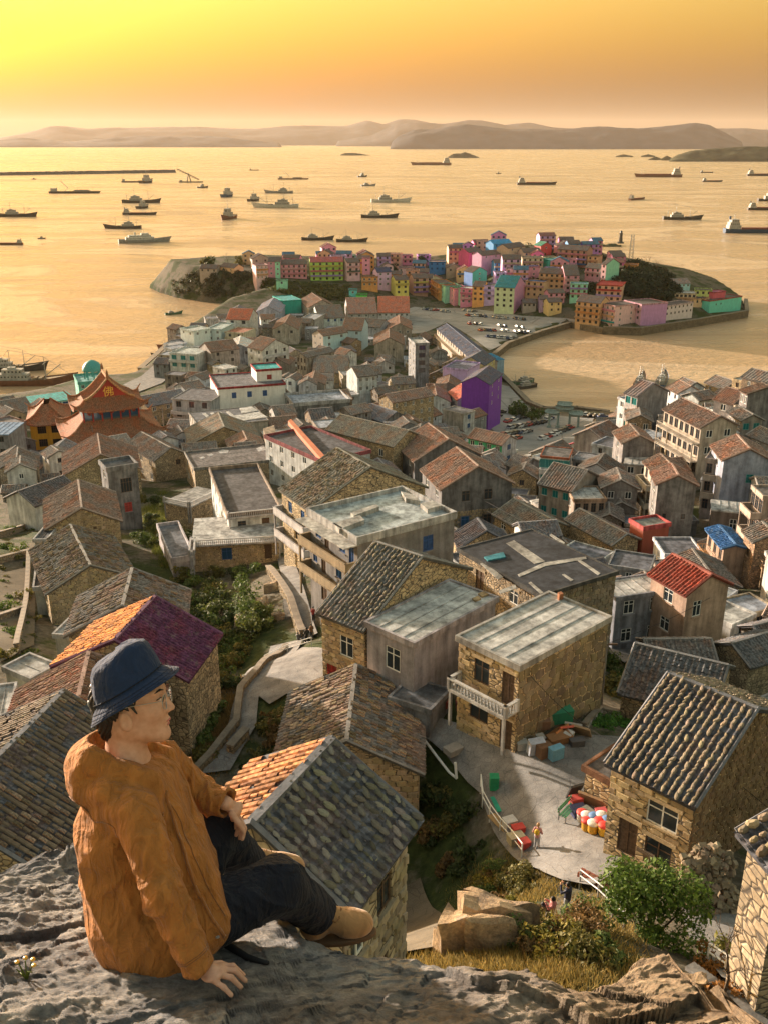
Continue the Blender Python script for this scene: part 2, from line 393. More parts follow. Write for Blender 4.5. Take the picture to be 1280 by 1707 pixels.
# ------------------------------------------------------------------ houses
# house frame: origin at the near corner B, local y runs B->A (to the left), local x runs away from the camera, towards C.
# face 'L' lies at x = 0 (between B and A), face 'R' at y = 0 (between B and C)
_cache = {}
def shared(key, fn):
    if key not in _cache: _cache[key] = fn()
    return _cache[key]
def frame_mesh(w, h, style):
    def mk():
        mb = MB(); t = 0.07 if min(w, h) > 0.5 else 0.05; d0, d1 = -0.05, 0.05
        mb.box(-w/2, w/2, d0, d1, 0, t); mb.box(-w/2, w/2, d0, d1, h - t, h)
        mb.box(-w/2, -w/2 + t, d0, d1, t, h - t); mb.box(w/2 - t, w/2, d0, d1, t, h - t)
        if w > 0.7: mb.box(-t/2, t/2, d0, d1, t, h - t)
        if h > 1.2: mb.box(-w/2 + t, w/2 - t, d0 + .01, d1 - .01, h * 0.68, h * 0.68 + t * .8)
        if w > 1.7:
            for s in (-.25, .25): mb.box(s * w - t/2, s * w + t/2, d0, d1, t, h - t)
        return mb.mesh('window_frame', MT[FRAME[style]])
    return shared(('fr', round(w, 2), round(h, 2), style), mk)
def pane_mesh(w, h, style):
    return shared(('pn', round(w, 2), round(h, 2), style), lambda: MB().box(-w/2 + .02, w/2 - .02, -.012, .012, .02, h - .02).mesh('pane', MT[PANE[style]]))
def far_window_mesh(w, h, style):
    def mk():
        mb = MB(); t = 0.09
        mb.box(-w/2, w/2, -.05, .05, 0, t); mb.box(-w/2, w/2, -.05, .05, h - t, h); mb.box(-w/2, -w/2 + t, -.05, .05, t, h - t); mb.box(w/2 - t, w/2, -.05, .05, t, h - t)
        mb.box(-t/2, t/2, -.05, .05, t, h - t); mb.quad((-w/2 + t, 0, t), (w/2 - t, 0, t), (w/2 - t, 0, h - t), (-w/2 + t, 0, h - t), 1)
        return mb.mesh('window', [MT[FRAME[style]], MT[PANE[style]]])
    return shared(('fw', round(w, 2), round(h, 2), style), mk)
for nm, c in (('blue_frame', (0.03, 0.09, 0.28)), ('red_frame', (0.35, 0.03, 0.03)), ('teal_frame', (0.05, 0.28, 0.28)), ('green_frame', (0.06, 0.2, 0.1))):
    MT[nm] = m_flat(nm, c, 0.55, 0.4, var=0.25)
MT['teal_glass'] = m_flat('teal_glass', (0.02, 0.16, 0.17), 0.15, 0.6)
MT['red_panel'] = m_flat('red_panel', (0.22, 0.035, 0.03), 0.6, 0.3, var=0.3)
MT['blue_panel'] = m_flat('blue_panel', (0.025, 0.075, 0.21), 0.45, 0.4, var=0.3)
FRAME = {'w': 'white', 'd': 'wood', 'b': 'blue_frame', 'r': 'red_frame', 't': 'teal_frame', 'B': 'blue_frame', 'D': 'wood', 'R': 'red_frame', 'W': 'white', 'G': 'green_frame'}
PANE = {'w': 'glass', 'd': 'glass', 'b': 'bglass', 'r': 'glass', 't': 'teal_glass', 'B': 'blue_panel', 'D': 'wood', 'R': 'red_panel', 'W': 'glass', 'G': 'glass'}
SILL = MT['stone']

def facemap(face, D, W):
    if face == 'R': return lambda u, v, d: (u, -d, v)
    if face == 'L': return lambda u, v, d: (-d, u, v)
    if face == 'r': return lambda u, v, d: (u, W + d, v)      # far side, opposite R
    return lambda u, v, d: (D + d, u, v)                     # 'l', opposite L
FROT = {'R': 0.0, 'L': -math.pi / 2, 'r': math.pi, 'l': math.pi / 2}
def wall_face(mb, P, U, v0, v1, ops, depth=0.18, top=None):
    us = sorted({0.0, U} | {min(max(o[0], 0), U) for o in ops} | {min(max(o[1], 0), U) for o in ops})
    vs = sorted({v0, v1} | {min(max(o[2], v0), v1) for o in ops} | {min(max(o[3], v0), v1) for o in ops})
    for i in range(len(us) - 1):
        for j in range(len(vs) - 1):
            if us[i + 1] - us[i] < 1e-4 or vs[j + 1] - vs[j] < 1e-4: continue
            cu, cv = (us[i] + us[i + 1]) / 2, (vs[j] + vs[j + 1]) / 2
            if any(o[0] < cu < o[1] and o[2] < cv < o[3] for o in ops): continue
            mb.quad(P(us[i], vs[j], 0), P(us[i + 1], vs[j], 0), P(us[i + 1], vs[j + 1], 0), P(us[i], vs[j + 1], 0))
    for (a, b_, c, d) in ops:
        a, b_ = max(a, 0), min(b_, U); c, d = max(c, v0), min(d, v1)
        q = [(a, c), (b_, c), (b_, d), (a, d)]
        for k in range(4):
            (u0, w0), (u1, w1) = q[k], q[(k + 1) % 4]
            mb.quad(P(u0, w0, 0), P(u1, w1, 0), P(u1, w1, -depth), P(u0, w0, -depth))
    if top is not None: mb.add([P(0, v1, 0), P(U, v1, 0), P(top[0], v1 + top[1], 0)], [(0, 1, 2)])

def tile_slope(O, U, S, sp=0.3, rows=8, hgt=0.09, jit=0.02, seed=0):
    """columns of cover tiles running down a slope, overlapping row on row"""
    O, U, S = Vector(O), Vector(U), Vector(S); LU, LS = U.length, S.length
    Nn = U.cross(S); Nn.normalize()
    if Nn.z < 0: Nn = -Nn
    n = max(3, int(LU / sp)); prof = [(0.0, 0.0), (0.28, 0.02), (0.4, 0.8), (0.58, 1.0), (0.76, 0.8), (0.9, 0.02)]
    us = np.concatenate([(k + np.array([p[0] for p in prof])) / n for k in range(n)] + [[1.0]])
    hs = np.concatenate([[p[1] for p in prof]] * n + [[0.0]])
    r = np.random.RandomState(seed)
    ss = []; st = []
    for i in range(rows):
        ss += [i / rows, (i + 0.97) / rows]; st += [0.0, 1.0]
    ss = np.array(ss); st = np.array(st); nu, ns = len(us), len(ss)
    colj = np.repeat(r.uniform(-1, 1, (n + 1,)), len(prof))[:nu]
    rowj = np.repeat(r.uniform(-1, 1, (rows, n + 1)), 2, 0); rowj = np.repeat(rowj, len(prof), 1)[:, :nu]
    H = hs[None] * hgt * (1 + 0.25 * rowj) + (1 - st)[:, None] * 0.0 + st[:, None] * 0.035 + jit * rowj
    sag = fbm(us[None] * LU * 0.25 + seed, ss[:, None] * LS * 0.25, 2, seed) * 0.07
    H = H + sag
    V = np.array(O)[None, None] + us[None, :, None] * np.array(U) + (ss[:, None, None]) * np.array(S) + H[..., None] * np.array(Nn)
    V = V + (colj[None, :, None] * 0.02) * np.array(U.normalized())
    return V.reshape(-1, 3), grid_quads(nu, ns)

HOUSES = []      # (x, y, radius, descriptor)
def solve_house(A, B, C, h, D=None):
    Bw = onground(B[0], B[1], h); zt = Bw.z
    if D is not None:
        Cw = at(C[0], C[1], zt); Dw = at(D[0], D[1], zt); Aw = Bw + (Dw - Cw)
    else: Aw = at(A[0], A[1], zt)
    e1 = (Aw - Bw); W = e1.length; e1.normalize()
    e2 = Vector((e1.y, -e1.x, 0))                       # x axis (x cross y = up)
    if isinstance(C, (int, float)): Dp = float(C)
    else: Dp = (at(C[0], C[1], zt) - Bw).dot(e2)
    Dp = max(Dp, 2.0)
    return Bw, e1, e2, W, Dp, zt
def put(name, mesh, parent, face, D, W, u, v, d=0.0, color=None):
    P = facemap(face, D, W)
    o = bpy.data.objects.new(name, mesh); o.location = P(u, v, d); o.rotation_euler = (0, 0, FROT[face])
    if color: o.color = (*color, 1)
    return link(o, parent)
def baluster_mesh(h):
    return shared(('bal', h), lambda: MB().lathe([(.055, 0), (.055, .06 * h), (.03, .14 * h), (.075, .38 * h), (.045, .62 * h), (.03, .86 * h), (.055, .93 * h), (.055, h)], 8).mesh('baluster', MT['stone'], True))
def railing(parent, pts, z, style, col, h=0.85, name='railing'):
    """railing along a polyline in the house frame: solid parapet, turned balusters or bars"""
    mb = MB(); rail = None
    for (x0, y0), (x1, y1) in zip(pts[:-1], pts[1:]):
        L = math.hypot(x1 - x0, y1 - y0)
        if L < .05: continue
        M = Matrix.Translation((x0, y0, z)) @ Matrix.Rotation(math.atan2(y1 - y0, x1 - x0), 4, 'Z')
        if style == 'solid': mb.box(-.06, L + .06, -.07, .07, 0, h - .08, M=M); mb.box(-.1, L + .1, -.11, .11, h - .08, h, M=M)
        elif style == 'bars':
            mb.box(0, L, -.03, .03, h - .07, h, M=M); mb.box(0, L, -.02, .02, .1, .15, M=M)
            for k in range(int(L / .35) + 1): mb.box(k * .35 - .015, k * .35 + .015, -.015, .015, .0, h, M=M)
        else:
            mb.box(-.1, L + .1, -.12, .12, h - .12, h, M=M); mb.box(-.1, L + .1, -.1, .1, 0, .1, M=M)
            for e in (0, L): mb.box(e - .11, e + .11, -.11, .11, 0, h + .06, M=M)
    rail = mb.build(name, MT['stone'], parent, col)
    if style == 'baluster':
        bm = baluster_mesh(round(h - .22, 2))
        for (x0, y0), (x1, y1) in zip(pts[:-1], pts[1:]):
            L = math.hypot(x1 - x0, y1 - y0); n = int(L / .27)
            for k in range(1, n):
                o = mobj('baluster', bm, rail, (x0 + (x1 - x0) * k / n, y0 + (y1 - y0) * k / n, z + .1), 0, col)
    return rail
def clip_rects(u0, u1, v0, v1, ops, m=0.06):
    for (a, b_, c, d) in ops:
        if u1 > a - m and u0 < b_ + m and v1 > c - m and v0 < d + m: return True
    return False
def stone_face(parent, P, U, v0, v1, ops, col, size=(0.55, 0.32), irregular=0.35, top=None, seed=0, maxn=300, mats=None):
    """real stones set in a wall face: jittered bond, joints recessed; the largest are separate parts"""
    r = random.Random(seed); cw, ch = size; nr = int((v1 + (top[1] if top else 0) - v0) / ch); stones = []
    nc = int(U / cw) + 2; jit = {}
    def J(i, k):   # shared joint points, two per stone so that rows interlock
        if (i, k) not in jit: jit[(i, k)] = (r.uniform(-1, 1) * cw * .28 * irregular, r.uniform(-1, 1) * ch * .45 * irregular)
        return jit[(i, k)]
    for row in range(nr):
        for k in range(-1, nc):
            i0 = 2 * k + (row % 2)
            pts = []
            for (i, rr) in ((i0, row), (i0 + 1, row), (i0 + 2, row), (i0 + 2, row + 1), (i0 + 1, row + 1), (i0, row + 1)):
                j = J(i, rr); pts.append((i * cw / 2 + j[0], v0 + rr * ch + j[1]))
            cu = sum(p[0] for p in pts) / 6; cv = sum(p[1] for p in pts) / 6
            g = 0.045
            pts = [(cu + (a - cu) * (1 - g * 2 / cw), cv + (b_ - cv) * (1 - g / ch)) for a, b_ in pts]
            pts = [(min(max(a, 0.02), U - 0.02), b_) for a, b_ in pts]
            if max(p[0] for p in pts) - min(p[0] for p in pts) < .1: continue
            if clip_rects(min(p[0] for p in pts), max(p[0] for p in pts), min(p[1] for p in pts), max(p[1] for p in pts), ops): continue
            if top:
                f = lambda u: v1 + (top[1] * (u / top[0]) if u < top[0] else top[1] * (U - u) / (U - top[0]))
                if any(b_ > f(a) - 0.05 for a, b_ in pts): continue
            elif max(p[1] for p in pts) > v1: continue
            stones.append((cu, cv, pts, r.uniform(.03, .085)))
    r.shuffle(stones)
    rest = MB()
    for q, (cu, cv, pts, pr) in enumerate(stones):
        base = [P(a, b_, -.01) for a, b_ in pts]; topv = [P(cu + (a - cu) * .9, cv + (b_ - cv) * .86, pr) for a, b_ in pts]
        fs = [tuple(range(6, 12))] + [(i, (i + 1) % 6, 6 + (i + 1) % 6, 6 + i) for i in range(6)]
        if q < maxn:
            t = r.uniform(.72, 1.25); c = (col[0] * t, col[1] * t * r.uniform(.94, 1.03), col[2] * t * r.uniform(.85, 1.1))
            MB().add(base + topv, fs).build('stone', MT['stone'], parent, c)
        else: rest.add(base + topv, fs)
    if rest.v: tag(rest.build('stonework', MT['stone'], parent, tuple(c * .95 for c in col)), kind='stuff')

def house(name, label, A, B, C, h, roof='x', wall='plaster', col=(.3, .27, .22), rcol=(.15, .115, .085), L=(), R=(), pitch=.5, st=3.0, bal=(), par=.45,
          ws=None, tsp=None, D=None, group=None, cat='house', near=False, stones=(), tiles=0, over=.4, gap=None, floorcol=(.3, .29, .27), back=True, slabc=None, world=None, fc=None):
    col = tuple(min(.78, c * 1.4) for c in col); rcol = tuple(min(.62, c * 1.4 * k_) for c, k_ in zip(rcol, (.95, 1.06, 1.3)))
    if wall in ('plaster', 'concrete'): col = tuple(min(.74, c * k_) for c, k_ in zip(col, (.95, 1.04, 1.22)))
    Bw, e1, e2, W, Dp, zt = world or solve_house(A, B, C, h, D)
    base = Bw - Vector((0, 0, h)); rz = math.atan2(e2.y, e2.x); dist = Bw.length if False else (Bw - Vector((0, 0, CAMZ))).length
    cs = [Bw, Bw + e1 * W, Bw + e2 * Dp, Bw + e1 * W + e2 * Dp]
    low = min(G(c.x, c.y) for c in cs) - base.z - 0.6; low = min(low, -.4); low = max(low, -14)
    root = empty(name, base, rz, label, cat, group)
    ctr = Bw + e1 * W / 2 + e2 * Dp / 2; HOUSES.append((ctr.x, ctr.y, math.hypot(W, Dp) / 2, W, Dp, Bw.copy(), e1.copy(), e2.copy(), zt, label))
    seed = len(HOUSES) * 13
    far = dist > 170; wst = ws or 'w'
    if tsp is None: tsp = .32 if dist < 110 else (.45 if dist < 220 else .75)
    # openings
    opsets = {'L': [], 'R': [], 'r': [], 'l': []}; wins = []
    def grid(face, spec, U):
        """spec: (columns, storeys[, style[, w, h]]) or a list of (u fraction, top v below eave, w, h, style)"""
        if isinstance(spec, list):
            for (uf, vt, ww, hh, s_) in spec: wins.append((face, uf * U, h - vt - hh, ww, hh, s_))
        elif spec:
            nc, nr = spec[0], spec[1]; s_ = spec[2] if len(spec) > 2 else wst
            ww = spec[3] if len(spec) > 3 else min(1.25, U / nc * .5); hh = spec[4] if len(spec) > 4 else 1.35
            for j in range(nr):
                for i in range(nc):
                    wins.append((face, (i + .5) / nc * U + rng.uniform(-.06, .06) * (0 if bal else 1), h - .55 - hh - j * st, ww, hh, s_))
    grid('L', L, W); grid('R', R, Dp)
    if back and Dp > 4 and not near:
        grid('r', (max(1, int(Dp / 4)), max(1, int(h / st + .3)), wst), Dp)
    for (f, u, v, ww, hh, s_) in wins: opsets[f].append((u - ww/2, u + ww/2, v, v + hh))
    rise = 0.0
    gx = roof == 'x'; gy = roof == 'y'
    if gx: rise = W / 2 * pitch
    if gy: rise = Dp / 2 * pitch
    mb = MB(); fc = fc or {}
    for f_ in 'LlRr':
        lr = f_ in 'Ll'; U_ = W if lr else Dp; tp = (U_ / 2, rise) if (gx and lr) or (gy and not lr) else None
        if f_ in fc: m2 = MB(); wall_face(m2, facemap(f_, Dp, W), U_, low, h, opsets[f_], top=tp); m2.build('end_wall', MT[wall], root, fc[f_])
        else: wall_face(mb, facemap(f_, Dp, W), U_, low, h, opsets[f_], top=tp)
    wo = mb.build('wall', MT[wall], root, col)
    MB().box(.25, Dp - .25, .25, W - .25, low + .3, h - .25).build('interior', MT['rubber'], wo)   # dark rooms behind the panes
    # windows and doors
    for (f, u, v, ww, hh, s_) in wins:
        if far:
            put('door' if s_ in 'D' and hh > 1.7 else 'window', far_window_mesh(ww, hh, s_), root, f, Dp, W, u, v, -.1)
        else:
            wn = put('door' if hh > 1.75 else 'window', frame_mesh(ww, hh, s_), root, f, Dp, W, u, v, -.09)
            pn = bpy.data.objects.new('pane', pane_mesh(ww, hh, s_)); link(pn, wn)
            if hh < 1.75:
                sl = mobj('sill', shared(('sill', round(ww, 2)), lambda: MB().box(-ww/2 - .12, ww/2 + .12, -.2, .0, -.12, -.002).mesh('sill', SILL)), wn, color=tuple(c * .9 for c in col)); 
            if wall in ('rubble', 'ashlar'):
                mobj('lintel', shared(('lint', round(ww, 2), round(hh, 2)), lambda: MB().box(-ww/2 - .2, ww/2 + .2, -.15, -.02, hh + .002, hh + .24).mesh('lintel', SILL)), wn, color=tuple(c * 1.05 for c in col))
    # roof
    if gx or gy:
        ov, og = over, .22
        if gx: U, S1 = Vector((1, 0, 0)), Vector((0, 1, 0)); LU, half = Dp, W / 2
        else: U, S1 = Vector((0, 1, 0)), Vector((1, 0, 0)); LU, half = W, Dp / 2
        k = rise / half; zr = h + rise + .1
        ridge0 = S1 * half - U * og; LUo = LU + 2 * og; hs = half + ov
        mb = MB()
        for sg in (-1, 1):
            a = ridge0 + Vector((0, 0, zr)); b_ = a + U * LUo; dn = S1 * sg * hs + Vector((0, 0, -k * hs)); up = Vector((0, 0, -.16))
            q = [a, b_, b_ + dn, a + dn]; q2 = [p + up for p in q]
            mb.add([tuple(p) for p in q + q2], [(0, 1, 2, 3), (7, 6, 5, 4), (0, 4, 5, 1), (1, 5, 6, 2), (2, 6, 7, 3), (3, 7, 4, 0)])
        ro = mb.build('roof', MT['stone'], root, tuple(c * .75 for c in rcol))
        rows = 16 if dist < 75 else (9 if dist < 130 else (6 if dist < 230 else 3))
        VV = []; QQ = []; nb = 0
        for sg in (-1, 1):
            O = ridge0 + Vector((0, 0, zr + .02)); S = S1 * sg * (hs + .05) + Vector((0, 0, -k * (hs + .05)))
            v_, q_ = tile_slope(O, U * LUo, S, tsp, rows, .30 * tsp if tsp < .5 else .1, .018, seed + sg)
            VV.append(v_); QQ.append(q_ + nb); nb += len(v_)
        me = np_mesh('tiles', np.concatenate(VV), np.concatenate(QQ), MT['tile'], False)
        tag(mobj('tiles', me, ro, color=rcol), kind='stuff')
        # ridge cap and verge bands
        mb = MB(); p0 = ridge0 + Vector((0, 0, zr)); M = Matrix.Translation(p0) @ (Matrix.Identity(4) if gx else Matrix.Rotation(math.pi/2, 4, 'Z'))
        mb.box(0, LUo, -.14, .14, -.02, .15, M=M, taper=.0)
        mobj('ridge_cap', mb.mesh('ridge_cap', MT['stone']), ro, color=tuple(min(1, c * 1.5 + .05) for c in rcol))
        if dist < 260:
            for e in (0, LUo):
                mb = MB()
                a = ridge0 + U * e + Vector((0, 0, zr + .1)); d_ = [a + S1 * sg * hs + Vector((0, 0, -k * hs)) for sg in (-1, 1)]
                mb.tube([d_[0], a, d_[1]], .1 if dist < 120 else .14, 4)
                mobj('verge', mb.mesh('verge', MT['stone']), ro, color=tuple(min(1, c * 1.6 + .04) for c in rcol))
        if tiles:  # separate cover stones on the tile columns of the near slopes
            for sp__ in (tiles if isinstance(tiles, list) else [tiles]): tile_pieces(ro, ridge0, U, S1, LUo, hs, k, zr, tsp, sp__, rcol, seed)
    else:
        t = .0
        mb = MB(); mb.box(-.15, Dp + .15, -.15, W + .15, h - .22, h)
        ro = mb.build('roof', MT['concrete'], root, rcol if roof in 'fs' else floorcol)
        if roof == 's':       # sheet roof: raised seams
            sm_ = MB(); n = max(2, int(W / 1.1))
            for i in range(1, n): sm_.box(-.1, Dp + .1, W * i / n - .035, W * i / n + .035, h, h + .05)
            mobj('seam', sm_.mesh('seam', MT['concrete']), ro, color=tuple(c * .8 for c in rcol))
        if par > 0:
            pc = slabc or tuple(min(1, c * 1.15) for c in col)
            mb = MB(); p = .2
            mb.box(-p, Dp + p, -p, 0, h - .3, h + par); mb.box(-p, Dp + p, W, W + p, h - .3, h + par)
            mb.box(-p, 0, 0, W, h - .3, h + par); mb.box(Dp, Dp + p, 0, W, h - .3, h + par)
            mb.build('parapet', MT['concrete'], root, pc)
    for bspec in bal:   # (face, u0 frac, u1 frac, drop of the slab below the eave, projection, railing style, colour[, awning colour])
        f, u0, u1, dv, pj, stl, bc = bspec[:7]
        U_ = W if f == 'L' else Dp; P = facemap(f, Dp, W); a, b_ = u0 * U_, u1 * U_; z = h - dv
        q = [P(a, z - .16, 0), P(b_, z - .16, 0), P(b_, z - .16, pj), P(a, z - .16, pj)]
        xs = [p[0] for p in q]; ys = [p[1] for p in q]
        bo = MB().box(min(xs), max(xs), min(ys), max(ys), z - .16, z).build('balcony', MT['concrete'], root, bc)
        rail = [P(a, 0, .0)[:2], P(a, 0, pj - .1)[:2], P(b_, 0, pj - .1)[:2], P(b_, 0, .0)[:2]]
        railing(bo, rail, z, stl, bc)
        if len(bspec) > 7:
            MB().box(min(xs) - .2, max(xs) + .1, min(ys) - .2, max(ys) + .1, z + 2.5, z + 2.6).build('awning', MT['concrete'], root, bspec[7])
        if dist < 260:
            for e in (a + .12, b_ - .12):
                x_, y_, _ = P(e, 0, pj - .15); MB().box(x_ - .09, x_ + .09, y_ - .09, y_ + .09, z - 2.8, z - .16).build('post', MT['concrete'], bo, tuple(c * .9 for c in bc))
    for (f, spec) in stones:      # ('L', dict(...))
        U_ = W if f == 'L' else Dp; tp = None
        if gx and f == 'L': tp = (W/2, rise)
        if gy and f == 'R': tp = (Dp/2, rise)
        if 'v1' in spec: tp = None
        stone_face(wo, facemap(f, Dp, W), U_, spec.get('v0', low), spec.get('v1', h), opsets[f], spec.get('col', col), spec.get('size', (.6, .34)), spec.get('irr', .4), tp, seed, spec.get('n', 300))
    return root
def tile_mesh(kind):
    def mk():
        mb = MB()
        if kind == 'stone':
            r = random.Random(3); k = 7
            for (rr, z) in ((.52, 0), (.47, .55), (.24, .95)):
                for j in range(k): t = 2 * math.pi * j / k; q = rr * r.uniform(.82, 1.15); mb.v.append((q * math.cos(t), q * math.sin(t) * .95, z * r.uniform(.85, 1.12)))
            for i in range(2):
                for j in range(k): mb.f.append([i * k + j, i * k + (j + 1) % k, (i + 1) * k + (j + 1) % k, (i + 1) * k + j]); mb.m.append(0)
            mb.f.append(list(range(2 * k, 3 * k))); mb.m.append(0)
        else:
            k = 5; 
            for e in (0, 1):
                for j in range(k):
                    t = math.pi * j / (k - 1); rr = .5 if e else .43
                    mb.v.append((e - .5, math.cos(t) * rr, math.sin(t) * rr * 1.1 + .0))
            for j in range(k - 1): mb.f.append([j, j + 1, k + j + 1, k + j]); mb.m.append(0)
            mb.f.append(list(range(k, 2 * k))); mb.m.append(0)
        return mb.mesh('tile', MT['tile'] if kind != 'stone' else MT['stone'])
    return shared(('tilem', kind), mk)
def tile_pieces(ro, ridge0, U, S1, LUo, hs, k, zr, tsp, spec, rcol, seed):
    r = random.Random(seed); kind, step, size, cmul, sides, prob = spec
    me = tile_mesh(kind); L = math.hypot(hs, k * hs); n = max(3, int(LUo / tsp)); m = int(L / step); pcs = []
    for sg in sides:
        sdir_ = (S1 * sg + Vector((0, 0, -k))).normalized(); nrm = U.cross(sdir_); nrm = nrm if nrm.z > 0 else -nrm
        for i in range(n):
            for j in range(m):
                if r.random() > prob: continue
                p = ridge0 + U * ((i + .58) / n * LUo) + sdir_ * ((j + .5) * step + r.uniform(-.1, .1) * step) + Vector((0, 0, zr)) + nrm * (.3 * tsp + .02)
                pcs.append((p, sdir_, nrm, sg))
    r.shuffle(pcs); rest = MB()
    for q, (p, sd_, nr_, sg) in enumerate(pcs):
        t = U.cross(sd_).normalized(); yv = nr_.cross(sd_).normalized()
        s = r.uniform(.65, 1.3); rot = r.uniform(-.5, .5) if kind == 'stone' else r.uniform(-.05, .05)
        X = (sd_ * math.cos(rot) + yv * math.sin(rot)); Y = nr_.cross(X)
        M = Matrix(((X.x * size[0] * s, Y.x * size[1] * s, nr_.x * size[2] * s, p.x), (X.y * size[0] * s, Y.y * size[1] * s, nr_.y * size[2] * s, p.y), (X.z * size[0] * s, Y.z * size[1] * s, nr_.z * size[2] * s, p.z), (0, 0, 0, 1)))
        if q < 300:
            o = bpy.data.objects.new('tile' if kind != 'stone' else 'roof_stone', me); o.matrix_local = M; t_ = r.uniform(.45, 1.4)
            o.color = (cmul[0] * t_, cmul[1] * t_ * r.uniform(.92, 1.05), cmul[2] * t_ * r.uniform(.85, 1.1), 1); link(o, ro); o.matrix_local = M
        else: rest.add([tuple(M @ v.co) for v in me.vertices], [list(f.vertices) for f in me.polygons])
    if rest.v: tag(rest.build('roof_stones', MT['stone'], ro, cmul), kind='stuff')

def roof_strip(start, quads, col, name='roof_patch', t=.03, mat='concrete', part=None):
    """flat strips or patches lying on a house's flat roof, given by their corners in the photo"""
    H_ = [q for q in HOUSES if q[9].startswith(start)][0]; root = [o for o in COL.objects if o.get('label') == H_[9]][0]
    B_, f1, f2, zt_ = H_[5], H_[6], H_[7], H_[8]
    for q in quads:
        P = [at(a, b_, zt_) - B_ for a, b_ in q]; P = [(p.dot(f2), p.dot(f1)) for p in P]; hh = zt_ - root.location.z
        n_ = len(P); mb = MB(); mb.add([(x, y, hh - .02) for x, y in P] + [(x, y, hh + t) for x, y in P], [tuple(range(n_, 2 * n_))] + [(i, (i + 1) % n_, n_ + (i + 1) % n_, n_ + i) for i in range(n_)])
        mb.build(name, MT[mat], root, col)
# ------------------------------------------------------------------ the town, house by house (A left, B near, C right corner of the eave in photo pixels)
TAN = (.34, .265, .17); SAND = (.40, .31, .20); GREY = (.235, .215, .195); BROWN = (.225, .175, .13); WHT = (.62, .62, .62); CONC = (.25, .235, .215)
TG = (.135, .11, .085); TB = (.165, .105, .07); TR = (.27, .115, .06); TD = (.075, .07, .068); DK = (.055, .052, .05)
BL = [(.5, .9, 1.2, 1.4, 'w')]
# --- nearest houses below the cliff
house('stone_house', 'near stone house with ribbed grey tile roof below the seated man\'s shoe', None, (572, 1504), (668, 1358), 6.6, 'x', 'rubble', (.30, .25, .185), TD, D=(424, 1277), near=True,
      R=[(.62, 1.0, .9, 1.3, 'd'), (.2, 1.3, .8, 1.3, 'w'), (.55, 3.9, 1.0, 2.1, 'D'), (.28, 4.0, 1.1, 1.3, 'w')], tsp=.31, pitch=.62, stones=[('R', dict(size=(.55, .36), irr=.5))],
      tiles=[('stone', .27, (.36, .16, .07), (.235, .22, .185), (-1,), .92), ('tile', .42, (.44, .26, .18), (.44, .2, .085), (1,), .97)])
house('stone_house', 'stone house with split red and grey tile roof above the near ribbed roof', (462, 1282), (697, 1287), (660, 1160), 5.0, 'x', 'rubble', (.36, .27, .17), TG, near=True, tsp=.34, pitch=.5,
      stones=[('L', dict(size=(.72, .42), irr=.3)), ('R', dict(size=(.7, .42), n=120))], tiles=('tile', .5, (.5, .26, .2), (.26, .2, .14), (-1, 1), .5))
house('stone_house', 'stone house with pale flat roof and white baluster balcony by the courtyard', (765, 1062), (865, 1110), (1002, 1025), 6.8, 's', 'ashlar', (.42, .32, .195), (.50, .46, .42), par=.14, near=True,
      L=[(.60, .9, 1.3, 1.7, 'd'), (.16, .85, 1.0, 2.35, 'D'), (.16, 4.3, 1.0, 2.3, 'D'), (.62, 4.3, 1.6, 1.2, 'd')], bal=[('L', .0, .95, 3.3, 1.25, 'baluster', (.55, .54, .53))], slabc=(.5, .48, .46),
      stones=[('R', dict(size=(.85, .58), irr=.75, col=(.30, .235, .15))), ('L', dict(size=(.8, .38), irr=.12))])
house('stone_house', 'tan block house with heavy ribbed tile roof at the courtyard\'s right side', (1020, 1268), (1158, 1336), (1322, 1192), 5.2, 'y', 'ashlar', (.42, .325, .205), TD, near=True, tsp=.37, pitch=.5,
      L=[(.34, 1.1, 1.7, 1.35, 'w'), (.34, 3.3, 1.5, 1.7, 'd'), (.72, 3.05, 1.1, 2.1, 'D')], stones=[('L', dict(size=(.85, .36), irr=.08)), ('R', dict(size=(.5, .3), irr=.8, col=(.27, .18, .105)))],
      tiles=('stone', .28, (.40, .19, .08), (.29, .235, .17), (-1, 1), .95))
house('shed', 'low flat-roofed stone annex against the heavy tile-roofed courtyard house', (976, 1278), (1016, 1300), (1046, 1252), 2.6, 'f', 'ashlar', (.36, .28, .18), (.14, .12, .10), near=True, par=.12, slabc=(.3, .16, .1), cat='shed')
house('stone_house', 'tan stone house with ribbed tiles joined to a grey flat-roofed wing', (536, 1019), (608, 1047), (760, 943), 6.6, 'y', 'ashlar', (.40, .31, .2), (.12, .105, .085), near=True, tsp=.36, pitch=.5,
      L=[(.42, 1.3, 1.3, 1.7, 'w'), (.78, 4.2, 1.0, 2.0, 'R'), (.2, 4.3, 1.2, 1.5, 'w')], stones=[('L', dict(size=(.7, .36), irr=.12))], tiles=('stone', .36, (.38, .2, .09), (.25, .22, .17), (-1,), .9))
house('plaster_house', 'grey plaster house with streaked white flat roof and one big front window', (612, 1038), (690, 1072), (830, 999), 6.5, 's', 'plaster', (.30, .26, .25), (.46, .45, .47), near=True, par=.14, slabc=(.45, .42, .46),
      L=[(.44, 1.1, 1.35, 1.8, 'w'), (.62, 4.4, 1.5, 1.2, 'w')], R=[(.25, 5.2, .6, .6, 'd')])
house('shed', 'small concrete outhouse with open tank beside the grey plaster house', (652, 1162), (716, 1182), (745, 1150), 2.6, 'f', 'concrete', (.22, .2, .185), (.12, .115, .11), near=True, par=.1, cat='shed')
